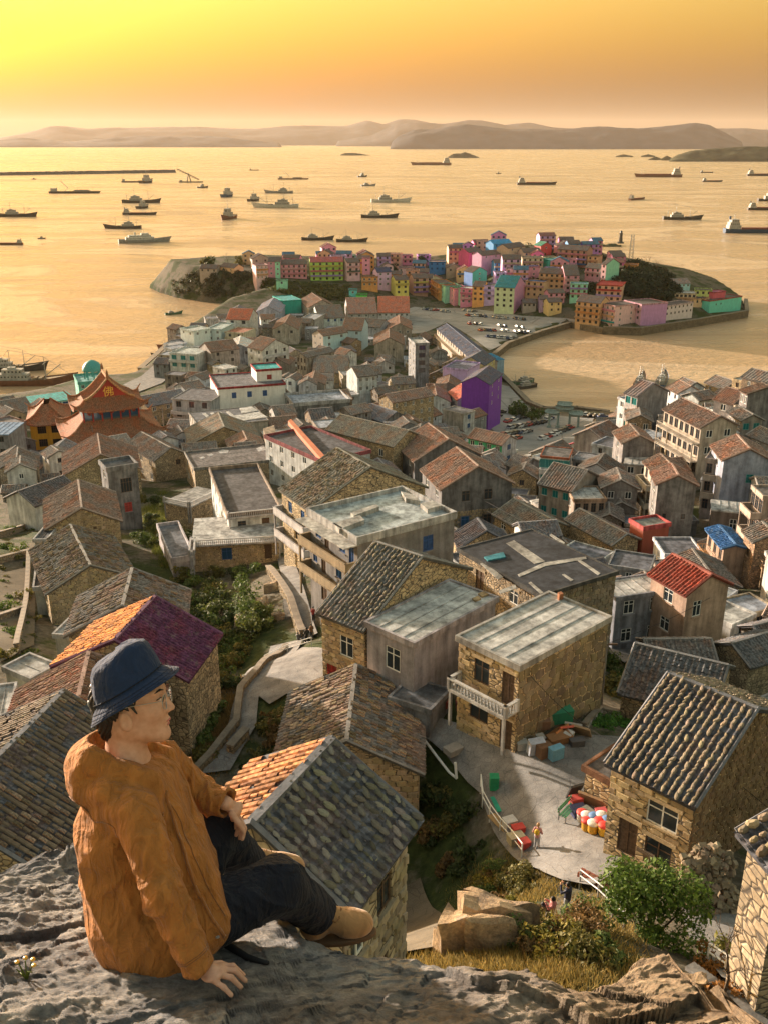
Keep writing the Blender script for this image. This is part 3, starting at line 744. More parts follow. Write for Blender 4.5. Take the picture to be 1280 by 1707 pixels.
# --- blue-shuttered block and terraces
house('apartment_house', 'three-storey house with white parapet roof and blue shutters', (515, 854), (596, 902), (755, 859), 9.6, 'f', 'plaster', (.235, .205, .175), (.40, .40, .41), near=True, par=.5, slabc=(.55, .55, .56),
      R=[(.3, 1.5, 1.3, 1.7, 'B'), (.72, 1.4, 1.3, 1.7, 'B'), (.74, 4.7, 1.5, 1.7, 'B'), (.3, 5.0, 1.2, 1.5, 'B')], L=[(.12, .75, .9, 2.1, 'B'), (.3, .9, 1.1, 1.3, 'b'), (.62, .75, .9, 2.1, 'D'), (.8, .9, 1.1, 1.3, 'b'), (.15, 3.8, .9, 2.1, 'B'), (.38, 4, 1.1, 1.3, 'b'), (.7, 3.8, .9, 2.1, 'D'), (.88, 4, .8, 1.2, 'b'), (.3, 7, 1.2, 2.1, 'D'), (.7, 7, 1.2, 2.1, 'D')],
      bal=[('L', .0, .98, 2.95, 1.5, 'solid', (.40, .31, .2), (.60, .58, .54)), ('L', .0, .98, 6.0, 1.5, 'solid', (.42, .33, .22))], stones=[('R', dict(v1=4.6, size=(.75, .42), irr=.3, col=(.36, .28, .18)))])
house('stone_house', 'stone house with furrowed tile roof and white balcony behind the blue-shuttered block', (470, 815), (520, 850), (682, 798), 8.6, 'y', 'ashlar', (.40, .32, .21), (.14, .12, .085), tsp=.5, L=[(.3, .9, 1.1, 1.5, 'b'), (.72, .9, 1.1, 1.5, 'b'), (.5, 3.9, 1.1, 1.5, 'd')],
      bal=[('L', .0, 1, 3.0, 1.3, 'solid', (.60, .58, .60)), ('L', .0, 1, 6.0, 1.3, 'solid', (.58, .56, .58))], tiles=('stone', .5, (.42, .24, .14), (.28, .24, .165), (-1,), .5))
house('terrace_house', 'upper storey with dark walled roof terrace and white balustrade', (381, 862), (469, 853), (492, 772), 6.4, 'f', 'plaster', (.52, .50, .46), (.11, .095, .085), par=.55, slabc=(.34, .27, .22),
      L=[(.3, .7, 1.1, 2.2, 'D'), (.75, .8, 1.2, 1.4, 'd')], bal=[('L', -.0, 1.0, .0, .7, 'baluster', (.56, .54, .55))])
house('terrace_house', 'lower stone storey with cream balustraded terrace above the green gully', (322, 905), (467, 897), (452, 858), 3.4, 'f', 'rubble', (.40, .31, .20), (.50, .46, .40), par=0, L=[(.62, 1.0, 1.4, 1.8, 'b'), (.14, .8, 1.0, 2.2, 'D')],
      bal=[('L', .0, 1.0, .02, 1.2, 'baluster', (.58, .56, .57)), ('r' if False else 'L', .97, 1.02, .04, 4.8, 'baluster', (.58, .56, .57))], stones=[('L', dict(size=(.55, .34), irr=.55, n=200))])
house('terrace_house', 'small square tower with white balustrade beside the terrace house', (275, 836), (316, 845), (362, 818), 4.2, 'f', 'rubble', (.34, .27, .19), (.30, .27, .22), par=0, bal=[('L', 0, 1, .0, .3, 'baluster', (.56, .55, .56)), ('R', 0, 1, .02, .3, 'baluster', (.56, .55, .56))])
house('terrace_house', 'bare concrete balcony box jutting out over the green gully', (264, 878), (288, 935), (318, 918), 2.4, 'f', 'concrete', (.40, .34, .31), (.17, .16, .15), par=.5)
house('flat_roofed_house', 'low house with brown flat roof patched white behind the roof terrace', (325, 782), (488, 764), (472, 738), 5.2, 'f', 'rubble', (.33, .27, .2), (.155, .13, .11), par=.3, slabc=(.30, .29, .28))
# --- the row of stone houses on the left
house('stone_house', 'first stone gable house of the left row, brown and slate tiles', (79, 882), (200, 868), (184, 822), 6.2, 'x', 'rubble', (.33, .265, .175), (.17, .12, .085), tsp=.36, pitch=.5, L=[(.72, .2, .5, .5, 'D'), (.35, .4, .45, .45, 'D')], stones=[('L', dict(size=(.62, .38), irr=.55, n=200))])
house('stone_house', 'second stone gable house of the left row, mottled grey tiles', (81, 989), (226, 962), (212, 892), 6.4, 'x', 'rubble', (.33, .265, .175), (.14, .118, .09), tsp=.36, pitch=.5, stones=[('L', dict(size=(.6, .38), irr=.55, n=260))], tiles=('tile', .6, (.5, .24, .2), (.2, .16, .11), (-1, 1), .4))
house('stone_house', 'third house of the left row with banded grey roof and white skylight strip', (115, 1058), (304, 1046), (300, 986), 6.4, 'x', 'rubble', (.31, .25, .17), (.145, .12, .095), tsp=.34, pitch=.5, tiles=('tile', .6, (.5, .24, .2), (.2, .16, .12), (-1, 1), .35))
house('stone_house', 'house with roof tinted sunlit orange, shaded purple, left row', (95, 1109), (308, 1131), (316, 1053), 6.6, 'x', 'rubble', (.30, .245, .175), (.085, .026, .05), tsp=.30, pitch=.52, tiles=('tile', .48, (.5, .3, .2), (.55, .22, .05), (1,), .98))  # same tile both sides: sunlit orange and shaded purple put into the colours
house('stone_house', 'house with red ribbed roof and small gable window behind the man\'s hat', (7, 1238), (264, 1214), (286, 1131), 6.6, 'x', 'rubble', (.34, .27, .18), (.19, .105, .07), near=True, tsp=.28, pitch=.5, L=[(.44, -.9, .8, .8, 'd')], stones=[('L', dict(size=(.7, .42), irr=.7, n=220))], tiles=('tile', .45, (.42, .2, .15), (.24, .15, .1), (-1, 1), .6))
house('stone_house', 'nearest left house with dark ribbed roof behind the man\'s back', None, (150, 1500), (288, 1277), 6.4, 'x', 'rubble', (.32, .26, .18), TD, D=(-70, 1226), near=True, tsp=.3, pitch=.55, stones=[('R', dict(n=100))], tiles=('tile', .42, (.40, .21, .16), (.2, .155, .115), (-1, 1), .85))
house('concrete_house', 'grim concrete stair tower with red window behind the left row', (179, 784), (229, 776), (222, 763), 11, 'f', 'concrete', (.165, .155, .145), (.12, .115, .11), par=.5, L=[(.42, 6.0, 1.2, 1.6, 'R'), (.42, 1.8, 1.8, 2.4, 'd')])
house('stone_house', 'stone gable house with rust-brown roof just below the temple', (108, 793), (234, 781), (226, 746), 6.0, 'x', 'rubble', (.33, .265, .175), (.18, .115, .08), pitch=.5, L=[(.5, .4, 1.0, 1.3, 'd')])
house('shed', 'white-gabled shed with dark roof left of the stone row', (11, 830), (58, 843), (98, 808), 4.4, 'x', 'plaster', (.55, .56, .62), (.10, .085, .075), cat='shed')
for k, (a, b_, c_, lb) in enumerate([((92, 1058), (115, 1060), (138, 993), 'white sheet lean-to beside the banded grey roof'), ((52, 1132), (93, 1110), (108, 1063), 'pale blue sheet lean-to beside the maroon roof'), ((-14, 1196), (16, 1192), (44, 1140), 'silvery sheet lean-to beside the red ribbed roof'),
                                     ((58, 900), (78, 900), (74, 832), 'narrow walled yard shed along the first left house'), ((58, 980), (76, 978), (74, 940), 'narrow walled yard shed along the second left house')]):
    house('lean_to', lb, a, b_, c_, 3.6, 's', 'plaster', (.40, .36, .28), (.48, .50, .55) if k < 3 else (.12, .11, .1), par=.2, slabc=(.55, .55, .57), cat='shed')
# --- around the temple and the white striped house
house('plaster_house', 'grey house with blue sheet roof at the left edge', (-36, 724), (14, 724), (10, 704), 10, 's', 'plaster', (.22, .2, .19), (.18, .26, .42), L=(2, 2, 'd'), par=0)
house('plaster_house', 'pinkish-brown house squeezed left of the temple court', (17, 710), (43, 704), (40, 690), 9, 'f', 'plaster', (.30, .19, .15), (.2, .17, .15), L=(1, 2, 'w'), R=(1, 2))
house('stone_house', 'low grey-roofed house behind the yellow temple wing', (14, 692), (58, 684), (52, 668), 4, 'y', 'rubble', GREY, TG)
house('stone_house', 'stone house with slate roof right of the temple roof', (222, 669), (246, 678), (292, 657), 6.8, 'x', 'rubble', TAN, (.12, .11, .1), R=(3, 2, 'w'), L=(1, 1))
house('stone_house', 'small stone gable house right below the temple eave', (259, 768), (313, 757), (306, 723), 5.4, 'x', 'rubble', (.3, .25, .18), TG, L=[(.3, .7, 1.1, 1.2, 'd')], pitch=.55)
house('stone_house', 'long tiled gable roof behind the white-patched flat roof', (317, 742), (434, 733), (428, 708), 3.4, 'x', 'rubble', TAN, (.16, .13, .09), pitch=.45)
house('flat_roofed_house', 'flat dark roof with bright white skylight band', (316, 688), (334, 712), (447, 700), 6, 'f', 'plaster', (.36, .31, .24), (.13, .125, .12), par=.1, L=(5, 1, 'd', .7, 1.6), slabc=(.35, .33, .3))
house('flat_roofed_house', 'grey corner house with rounded white balcony', (287, 665), (352, 669), (358, 650), 9, 'f', 'plaster', (.36, .34, .32), (.13, .12, .115), par=.12, L=(3, 2, 'd', 1.6, 1.8), bal=[('L', 0, 1, 4.2, 1.4, 'solid', (.52, .5, .52))], slabc=(.42, .42, .43))
house('white_house', 'white striped house with red cornice and blue windows', (364, 648), (476, 640), (472, 618), 11.5, 'f', 'paint', (.56, .57, .64), (.15, .14, .135), par=.35, L=[(.31, 1.5, 1.4, 1.8, 'B'), (.54, 1.5, 1.4, 1.8, 'B'), (.77, 1.5, 1.4, 1.8, 'B'), (.25, 6.6, 1.0, 2.0, 'd')], slabc=(.36, .05, .06))
house('white_house', 'small white roof tower with teal top and red band', (428, 618), (470, 615), (466, 605), 15.6, 'f', 'paint', (.58, .58, .64), (.03, .32, .28), par=.4, L=[(.5, 1.5, 1.5, 1.5, 'R')], slabc=(.34, .05, .06), back=False, cat='tower')
house('flat_roofed_house', 'concrete house with long white parapet on a flat roof', (490, 676), (583, 669), (577, 652), 8, 'f', 'concrete', (.2, .185, .165), (.33, .33, .33), par=.8, slabc=(.52, .52, .54), L=())
house('flat_roofed_house', 'dark flat roof with salmon bar and pink cornice', (538, 771), (617, 753), (573, 702), 8.4, 'f', 'plaster', (.50, .48, .44), (.10, .09, .085), par=.5, slabc=(.34, .10, .12), L=[(.55, 1.2, 1.3, 1.9, 'b')], R=(3, 2))
house('stone_house', 'stone house with long tile roof behind the dark salmon-edged roof', (545, 716), (656, 744), 9, 9, 'y', 'rubble', (.36, .29, .19), (.165, .14, .1), L=[(.18, 1.2, 1.2, 1.6, 'w'), (.18, 4.6, 1.2, 1.5, 'w')], pitch=.5)
house('brick_house', 'brown-roofed dark house, upper of the pair by the wires', (691, 769), (801, 758), (770, 731), 8, 'x', 'concrete', (.15, .135, .12), (.195, .125, .085), pitch=.55, R=(3, 1), L=[(.3, 1.0, 1.1, 1.3, 'd')])
house('brick_house', 'brown-roofed dark house, lower of the pair, four shuttered windows', (736, 816), (853, 805), (815, 773), 9.6, 'x', 'concrete', (.15, .14, .13), (.195, .125, .085), pitch=.55, L=[(.66, .6, 1.3, 1.7, 'd'), (.34, .6, 1.3, 1.7, 'd'), (.66, 4.8, 1.3, 1.7, 'b'), (.34, 4.8, 1.3, 1.7, 'd')], stones=[('L', dict(v1=5.9, size=(.6, .4), irr=.4, col=(.36, .29, .19)))])
house('flat_roofed_house', 'big black felt flat roof with white repair strips', (765, 915), (900, 991), (1026, 952), 6.6, 'f', 'rubble', (.27, .22, .16), (.045, .044, .045), par=.06, L=[(.3, 1.0, 1.2, 1.3, 'w'), (.72, 1, 1.2, 2, 'D')], slabc=(.10, .10, .10), near=True, stones=[('R', dict(size=(.7, .45), irr=.6, col=(.28, .235, .175), n=200))])
house('stone_house', 'small dark pyramid-like tile roof below the shuttered brown house', (768, 912), (850, 906), (845, 885), 4, 'x', 'rubble', TAN, TD, pitch=.6)
house('plaster_house', 'grey house with white sheet roof and paired windows right of the black roof', (1027, 996), (1115, 983), (1090, 957), 6.8, 's', 'concrete', (.25, .24, .24), (.52, .51, .54), par=.12, L=(2, 2, 'w', 1.1, 1.4), bal=[('R', .1, .9, 3.1, 1.0, 'baluster', (.5, .5, .52)), ('R', .1, .9, 6.0, 1.0, 'baluster', (.5, .5, .52))])
house('brick_house', 'peach gable house with bright red tile roof', (1145, 990), (1214, 973), (1151, 941), 8.4, 'x', 'plaster', (.42, .27, .18), (.21, .05, .03), L=[(.72, 1.0, 1.0, 1.6, 'w')], R=(2, 2), pitch=.55, tsp=.4)
house('stone_house', 'tiny stone house tucked under the peach gable house', (1120, 1037), (1170, 1025), (1154, 1002), 3.6, 'x', 'rubble', TAN, TG, L=[(.4, .8, .7, .9, 'd')])
house('flat_roofed_house', 'red-brown cube house with pink roof edge', (1050, 868), (1072, 881), (1115, 874), 6.2, 'f', 'paint', (.27, .07, .045), (.26, .25, .2), par=.35, slabc=(.62, .13, .13))
# --- right-hand hillside
house('brick_house', 'tall grey gable wall with two small openings and rusty roof', (1096, 807), (1160, 809), (1157, 790), 11, 'x', 'concrete', (.22, .195, .17), (.21, .12, .08), L=[(.25, 4.5, .6, .8, 'd'), (.75, 4.5, .6, .8, 'd')], R=(2, 3))
house('balcony_house', 'narrow house with stacked cream balconies on its left side', (1074, 770), (1092, 788), (1130, 776), 10, 'y', 'plaster', (.42, .34, .25), TB, L=(2, 3, 'd', 1.1, 1.6), bal=[('L', 0, 1, 3, 1.3, 'solid', (.52, .47, .4)), ('L', 0, 1, 6, 1.3, 'solid', (.52, .47, .4))])
house('stone_house', 'stone house with two-tone gable roof above the small gables', (1004, 813), (1062, 815), (1060, 796), 7.2, 'x', 'concrete', (.235, .205, .18), (.19, .15, .115), L=(2, 2, 'w', 1.0, 1.2), R=(1, 2))
house('flat_roofed_house', 'house with curved terracotta balcony and white flat roof', (957, 834), (1009, 833), (1001, 812), 6.4, 's', 'plaster', (.34, .25, .18), (.55, .54, .54), par=.25, slabc=(.42, .3, .22), L=(4, 2, 'd', .8, 1.5), bal=[('L', 0, 1, 3.2, 1.0, 'solid', (.45, .30, .21))])
house('stone_house', 'tan house with small blue windows left of the curved balcony', (899, 806), (952, 819), 9, 7.4, 'y', 'plaster', (.29, .235, .18), TG, L=(3, 2, 't', 1.0, 1.2))
house('balcony_house', 'white-railed house with teal glass front and red eave', (901, 760), (947, 764), (953, 748), 8.4, 'f', 'plaster', (.5, .5, .52), (.15, .13, .11), par=.12, slabc=(.42, .13, .07), L=(3, 2, 't', 2.2, 1.7), bal=[('L', 0, 1, 3.1, 1.2, 'solid', (.60, .60, .62))])
house('flat_roofed_house', 'plain grey flat-roofed block beside the teal glass front', (954, 766), (993, 771), (996, 758), 6.4, 'f', 'concrete', (.21, .19, .17), (.24, .22, .2), par=.15, L=(2, 2, 'd'))
house('warehouse', 'big windowless gable hall behind the memorial gate square', (957, 725), (1006, 735), (1044, 722), 6.4, 'x', 'plaster', (.25, .205, .165), (.14, .105, .08), pitch=.55)
house('shed', 'small white shed with maroon roof near the square', (940, 744), (970, 752), (979, 743), 3.6, 'x', 'plaster', (.55, .53, .55), (.22, .04, .045), cat='shed')
house('plaster_house', 'tall house with white tiled front and bare grey gable side', (1042, 655), (1062, 661), (1108, 651), 13.5, 'y', 'plaster', (.23, .2, .18), (.13, .10, .085), L=(2, 3, 't', 1.5, 1.6), R=(), fc={'L': (.58, .55, .57)})
house('white_house', 'slim white annex on the left of the tall bare gable', (1030, 663), (1043, 668), (1050, 661), 11, 'f', 'plaster', (.5, .47, .5), (.3, .3, .3), par=.2, L=(1, 2, 'w'))
house('stone_house', 'gable house with two arched windows under the tall bare gable', (1046, 701), (1086, 703), (1091, 687), 7, 'x', 'rubble', (.28, .22, .16), TG, L=(2, 1, 'w', 1.1, 1.5))
house('stone_house', 'plain grey gable house above a white awning', (1038, 739), (1090, 739), (1086, 720), 7.4, 'x', 'concrete', (.23, .2, .175), (.19, .13, .09), L=())
house('lean_to', 'white sheet awning building under the plain grey gable', (1040, 772), (1086, 776), (1090, 760), 4.2, 's', 'plaster', (.33, .27, .21), (.55, .57, .60), par=0, L=(2, 1), cat='shed')
house('balcony_house', 'large brown-roofed house with two long cream balconies', (1107, 682), (1168, 713), (1214, 702), 11.5, 'y', 'plaster', (.40, .32, .23), (.16, .105, .075), L=(7, 3, 'd', 1.2, 1.7), bal=[('L', 0, 1, 2.9, 1.4, 'bars', (.56, .50, .44)), ('L', 0, 1, 6.1, 1.4, 'bars', (.56, .5, .44))], R=(2, 2, 'w'))
house('plaster_house', 'annex with light blue wall panel under the long balconies', (1172, 716), (1180, 722), (1218, 712), 9, 's', 'plaster', (.36, .40, .50), (.45, .47, .5), par=0, R=(1, 2, 'G'))
house('stone_house', 'reddish-roofed house left of the hillside\'s topmost house', (1190, 665), (1222, 673), (1246, 661), 9, 'y', 'concrete', (.22, .185, .155), (.2, .12, .08), L=(1, 1), R=(1, 1, 't'))
house('plaster_house', 'topmost right house with white band and hipped cap', (1234, 651), (1246, 657), (1304, 650), 12, 'y', 'concrete', (.23, .2, .18), TB, L=(2, 3, 'w', .9, 1.5), R=(), pitch=.3, bal=[('L', 0, 1, 3.6, 1.0, 'solid', (.5, .42, .33))])
house('stone_house', 'cream-fronted gable house with blue-green windows at the right', (1213, 687), (1236, 701), (1277, 704), 9, 'y', 'plaster', (.30, .25, .2), TG, L=(3, 1, 'w', .9, 1.3), R=(2, 2, 't', 1.1, 1.2))
house('plaster_house', 'wide blue-grey gable wall with reddish roof at the right edge', (1206, 767), (1287, 769), (1281, 745), 9, 'x', 'plaster', (.29, .29, .32), (.2, .125, .085), L=[(.42, 2.2, 1.1, 1.4, 't'), (.2, 2.4, .9, 1.1, 'w')])
house('balcony_house', 'narrow balcony stack left of the blue-grey gable wall', (1176, 766), (1204, 770), (1206, 757), 9.4, 'f', 'plaster', (.3, .24, .19), (.3, .25, .2), par=.3, L=(2, 3, 'd', .9, 1.6), bal=[('L', 0, 1, 3, 1.0, 'solid', (.48, .42, .37)), ('L', 0, 1, 6, 1.0, 'solid', (.48, .42, .37))])
house('stone_house', 'low stone gable house below the blue-grey wall', (1197, 808), (1256, 815), (1252, 796), 4, 'x', 'rubble', TAN, (.12, .095, .07))
house('shed', 'long weathered wooden shed with white sheet roof', (1186, 849), (1255, 856), (1258, 840), 5.2, 's', 'plaster', (.16, .12, .095), (.52, .5, .47), par=0, L=[(.45, 1.2, 1.0, 2.4, 'W')], cat='shed')
house('balcony_house', 'blue-roofed house with orange balcony rails', (1180, 883), (1206, 914), (1240, 912), 5.4, 'y', 'plaster', (.32, .21, .14), (.05, .12, .22), L=(3, 1, 'd'), bal=[('L', 0, 1, 2.8, 1.3, 'bars', (.5, .27, .12))], pitch=.3)
house('brick_house', 'brown stone house with tile roof at the right edge above the blue roof lane', (1241, 885), (1258, 903), (1304, 893), 6.4, 'y', 'rubble', (.3, .2, .14), TG, L=[(.5, 1.5, .8, 1.1, 'd')], bal=[('R', .2, 1, 3, 1.2, 'bars', (.5, .34, .2))])
house('balcony_house', 'right-edge house with open cream balconies', (1254, 812), (1272, 829), (1322, 816), 10, 'f', 'plaster', (.36, .27, .2), (.3, .24, .2), par=.3, L=(3, 3, 'd', 1.2, 1.8), bal=[('L', 0, 1, 3, 1.4, 'solid', (.52, .42, .36)), ('L', 0, 1, 6.2, 1.4, 'solid', (.52, .42, .36))])
house('stone_house', 'low wood-fronted house with mossy tile roof behind the courtyard garden', (1084, 1101), (1190, 1100), (1172, 1066), 3.6, 'y', 'plaster', (.13, .08, .055), (.12, .1, .08), L=[(.3, .9, 1.1, 1.0, 'w')], tsp=.42)
house('stone_house', 'long low house with dark weathered tile roof behind the courtyard', (1036, 1151), (1185, 1190), 7, 3.2, 'y', 'rubble', (.27, .215, .15), (.085, .078, .07), tsp=.4, pitch=.55)
house('stone_house', 'dark-tiled house with white verge at the right edge', (1190, 1074), (1248, 1109), (1304, 1082), 3.6, 'x', 'rubble', (.26, .22, .16), (.10, .09, .078))
house('lean_to', 'pale blue sheet-roofed shed at the right edge', (1234, 1179), (1290, 1212), (1336, 1152), 3.8, 's', 'plaster', (.3, .27, .24), (.48, .52, .58), par=.1, cat='shed')
house('stone_house', 'weathered stone house cut off by the lower right edge', (1250, 1388), (1302, 1446), (1390, 1386), 6.2, 'y', 'ashlar', (.30, .245, .175), TD, near=True, tsp=.5, tiles=('stone', .38, (.42, .3, .15), (.36, .29, .2), (-1,), .9))
house('stone_house', 'small tile-roofed house right of the shuttered brown house', (884, 892), (948, 878), (905, 841), 4.6, 'x', 'rubble', TAN, (.15, .125, .09), pitch=.5)
house('stone_house', 'long ridge-backed tile roof left of the red-brown cube', (944, 866), (1020, 908), (1058, 896), 4.2, 'y', 'rubble', TAN, (.15, .128, .1))
house('stone_house', 'tiny gable house between the long tile roof and the two-tone gable', (993, 866), (1036, 869), (1016, 849), 3.8, 'x', 'rubble', GREY, TG)
house('stone_house', 'little grey gable house with black doorway near the red-brown cube', (1011, 848), (1057, 849), (1053, 833), 4.2, 'x', 'concrete', (.2, .175, .15), TG, L=[(.6, 1.0, 1.0, 1.2, 'd')])
house('shed', 'shed with cream sheet roof right of the wired brown houses', (884, 834), (906, 847), (928, 841), 3.2, 's', 'plaster', (.4, .34, .27), (.48, .45, .38), par=0, cat='shed')
# --- middle of town
house('plaster_house', 'green-painted house with white blue-windowed end', (780, 729), (836, 742), (858, 732), 6.2, 'y', 'plaster', (.06, .38, .17), TB, L=(4, 1, 'w'), R=(1, 2, 'b', 1.6, 1.4), fc={'R': (.55, .56, .6)})
house('stone_house', 'grey house with one blue window below the green-painted house', (843, 774), (868, 782), (886, 767), 5, 'y', 'concrete', (.2, .175, .155), TG, L=(1, 1, 't'))
house('purple_house', 'tall deep purple house by the harbour road', (769, 637), (815, 641), (825, 622), 16.5, 'x', 'paint', (.145, .035, .32), (.09, .08, .09), pitch=.5, L=(), R=(2, 3))
house('purple_house', 'pale lilac house with stepped wall left of the deep purple one', (738, 614), (778, 618), (780, 604), 12, 'f', 'paint', (.42, .32, .62), (.2, .18, .2), par=.5, L=())
house('plaster_house', 'grey house with red roof and magenta side in front of the purple house', (762, 667), (803, 665), (812, 650), 9, 'x', 'plaster', (.3, .29, .29), (.36, .12, .07), L=(1, 1, 'w'), pitch=.6, fc={'R': (.62, .12, .36)})
house('white_house', 'bluish-white gable house left of the red-roofed grey house', (704, 670), (750, 670), (748, 652), 5.4, 'x', 'plaster', (.52, .55, .62), TB, L=(2, 1, 'w', .9, 1.2))
house('stone_house', 'brown gable house directly below the pale lilac wall', (726, 647), (767, 648), (765, 632), 6.4, 'x', 'plaster', (.25, .2, .155), TB, L=(2, 1, 'd'))
house('plaster_house', 'flat-roofed house with brown side and white windowed end', (738, 683), (772, 691), (785, 684), 8, 'f', 'plaster', (.35, .3, .24), (.17, .155, .14), par=.25, R=(1, 2, 'b', 1.5, 1.5), L=(), fc={'R': (.6, .6, .62)})
house('stone_house', 'three-storey tan stone house with reddish ridge roof in mid-town', (632, 663), (654, 671), (702, 652), 10.4, 'x', 'rubble', (.33, .26, .175), (.19, .125, .09), R=(5, 3, 'w', .9, 1.3), L=(2, 3, 'w', .8, 1.2))
house('shop', 'salmon-pink glazed roof room in mid-town', (640, 703), (645, 708), (671, 698), 5, 's', 'paint', (.62, .17, .12), (.35, .33, .33), par=0, R=(2, 1, 'w', 1.4, 1.3), cat='house')
house('stone_house', 'grey-roofed house behind the salmon roof room', (600, 690), (640, 704), (664, 690), 4.4, 'y', 'concrete', (.19, .175, .16), (.12, .115, .115))
house('white_house', 'house with white gable end and three narrow upper windows', (578, 618), (596, 628), (627, 624), 9.4, 'x', 'plaster', (.48, .48, .52), TG, R=(3, 2, 'w', 1.0, 1.4), L=())
house('stone_house', 'low spread stone house with rough grey roof in mid-town', (522, 621), (580, 621), (578, 604), 4.4, 'y', 'rubble', TAN, (.165, .135, .105), L=(3, 1, 'd'))
house('concrete_house', 'slim grey concrete tower block in mid-town', (692, 574), (715, 573), (728, 563), 18, 'f', 'concrete', (.235, .225, .21), (.5, .49, .48), par=.5, L=(1, 4, 'd', 2.6, 1.8), R=(1, 4, 'd', 1, 1.4))
house('stone_house', 'beige gable house left of the slim tower block', (624, 575), (673, 575), (675, 558), 8, 'x', 'plaster', (.33, .265, .195), TB, L=[(.35, 1.6, .8, .9, 'd')])
house('plaster_house', 'powder-blue house with pale gable, left of two', (521, 556), (539, 560), (569, 551), 9.6, 'x', 'paint', (.34, .48, .53), TB, R=(2, 2, 'w', 1.5, 1.5), L=(2, 2, 'w', .8, 1.2), fc={'L': (.55, .5, .47)})
house('plaster_house', 'powder-blue house, right of two', (570, 550), (603, 551), (608, 540), 9.6, 'y', 'paint', (.34, .45, .52), TB, L=(2, 2, 'w', 1.3, 1.5))
house('plaster_house', 'long building with red tile roof beside the car park', (630, 521), (682, 521), (682, 508), 6.4, 'y', 'plaster', (.5, .46, .44), (.34, .12, .07), L=(6, 2, 'w'))
house('plaster_house', 'brown-roofed building left of the long red roof', (581, 523), (629, 522), (631, 509), 6.2, 'y', 'plaster', (.4, .36, .32), (.24, .14, .1), L=(4, 1, 'w'))
house('stone_house', 'brown gable house in front of the long red roof', (646, 549), (686, 549), (686, 535), 6.4, 'x', 'plaster', (.3, .24, .18), (.2, .12, .08), L=(3, 1, 'w'))
house('stone_house', 'grey-roofed house right of the powder-blue pair', (587, 542), (634, 546), 12, 6.4, 'y', 'plaster', (.36, .34, .33), TG, L=(3, 2, 'w'))
house('white_house', 'white-blue flat-roofed block by the left shore', (301, 548), (323, 553), (344, 547), 9.4, 'f', 'paint', (.5, .58, .68), (.42, .44, .48), par=.5, L=(2, 1, 'w'), R=(2, 1))
house('white_house', 'pale blue block with roof tanks beside the red-roofed white house', (345, 549), (369, 550), (374, 539), 8.6, 'f', 'paint', (.45, .54, .64), (.4, .42, .46), par=.4, L=(2, 2, 'w'))
house('white_house', 'white three-storey house with red tile roof near the left shore', (378, 532), (416, 533), (425, 524), 10.6, 'y', 'plaster', (.56, .52, .5), (.33, .11, .06), L=(2, 3, 'd', 1.8, 1.7), R=(2, 3))
house('plaster_house', 'cream house with small red roof in front of the white red-roofed house', (376, 554), (406, 556), (414, 547), 7.4, 'f', 'plaster', (.52, .42, .28), (.36, .14, .08), par=.4, L=(2, 2, 'd'), bal=[('L', 0, 1, 3.2, 1.0, 'solid', (.55, .45, .3))])
house('white_house', 'white house with green glass veranda above the left quay', (283, 589), (328, 592), (332, 580), 9.6, 'f', 'plaster', (.56, .58, .58), (.42, .42, .42), par=.4, L=(3, 2, 't', 2.2, 1.8), bal=[('L', 0, 1, 3.3, 1.1, 'solid', (.6, .6, .6))])
house('plaster_house', 'brown plaster house right of the green glass veranda', (333, 579), (352, 587), (381, 574), 10, 'x', 'plaster', (.31, .25, .2), TB, R=(2, 2, 'd'), L=(1, 2, 'd'))
house('plaster_house', 'grey gable house with bright white roof sheets', (374, 584), (424, 583), (440, 569), 6.4, 'x', 'concrete', (.25, .24, .235), (.46, .45, .42), L=(2, 1, 'd'), pitch=.4)
house('white_house', 'white three-storey gable house with dark windows near the shore', (438, 584), (482, 576), (505, 562), 11.4, 'x', 'plaster', (.55, .54, .57), TB, L=(3, 3, 'd', 1.2, 1.5), R=(3, 3, 'b', 1.2, 1.5), bal=[('L', .1, .9, 3.4, .8, 'solid', (.58, .57, .6))])
house('stone_house', 'narrow tan house with columned front right of the white gable', (495, 593), (511, 596), (534, 581), 9.4, 'x', 'concrete', (.32, .265, .2), TG, L=(3, 2, 'd', .8, 1.7))
house('stone_house', 'small brown gable house behind the teal roof tower', (446, 607), (482, 608), (480, 597), 4.4, 'x', 'plaster', (.27, .22, .17), TB)
house('white_house', 'little white house right of the striped house', (475, 633), (493, 634), (496, 625), 5.4, 'x', 'plaster', (.5, .5, .53), TG, L=(1, 1, 'd'))
house('stone_house', 'small gable house with one lit sheet roof behind the long white parapet', (502, 641), (541, 641), (541, 628), 4.2, 'x', 'plaster', (.3, .25, .19), TB, L=(1, 1, 'd'))
house('stone_house', 'grey-blue gable house at the foot of the island cliff', (427, 521), (468, 521), (466, 506), 6.6, 'x', 'plaster', (.36, .36, .4), (.2, .19, .2), L=(2, 1, 'w'))
house('plaster_house', 'bright teal block below the green island cliff', (473, 502), (503, 500), (503, 491), 8, 'f', 'paint', (.02, .30, .26), (.05, .3, .27), par=.3)
house('stone_house', 'brown gable house in the cluster near the shore', (455, 549), (497, 549), (493, 534), 7.4, 'x', 'plaster', (.33, .27, .2), TB, L=(2, 1, 'd'))
house('plaster_house', 'tan flat house with pale windows in the shore cluster', (500, 533), (525, 534), (524, 523), 6.6, 'f', 'plaster', (.36, .32, .27), (.3, .29, .27), L=(2, 2, 'w'))
house('stone_house', 'tall beige gable house below the cliff, sunlit on its left', (515, 513), (560, 511), (557, 498), 8.4, 'x', 'plaster', (.38, .31, .24), TB, L=(2, 2, 'd'))
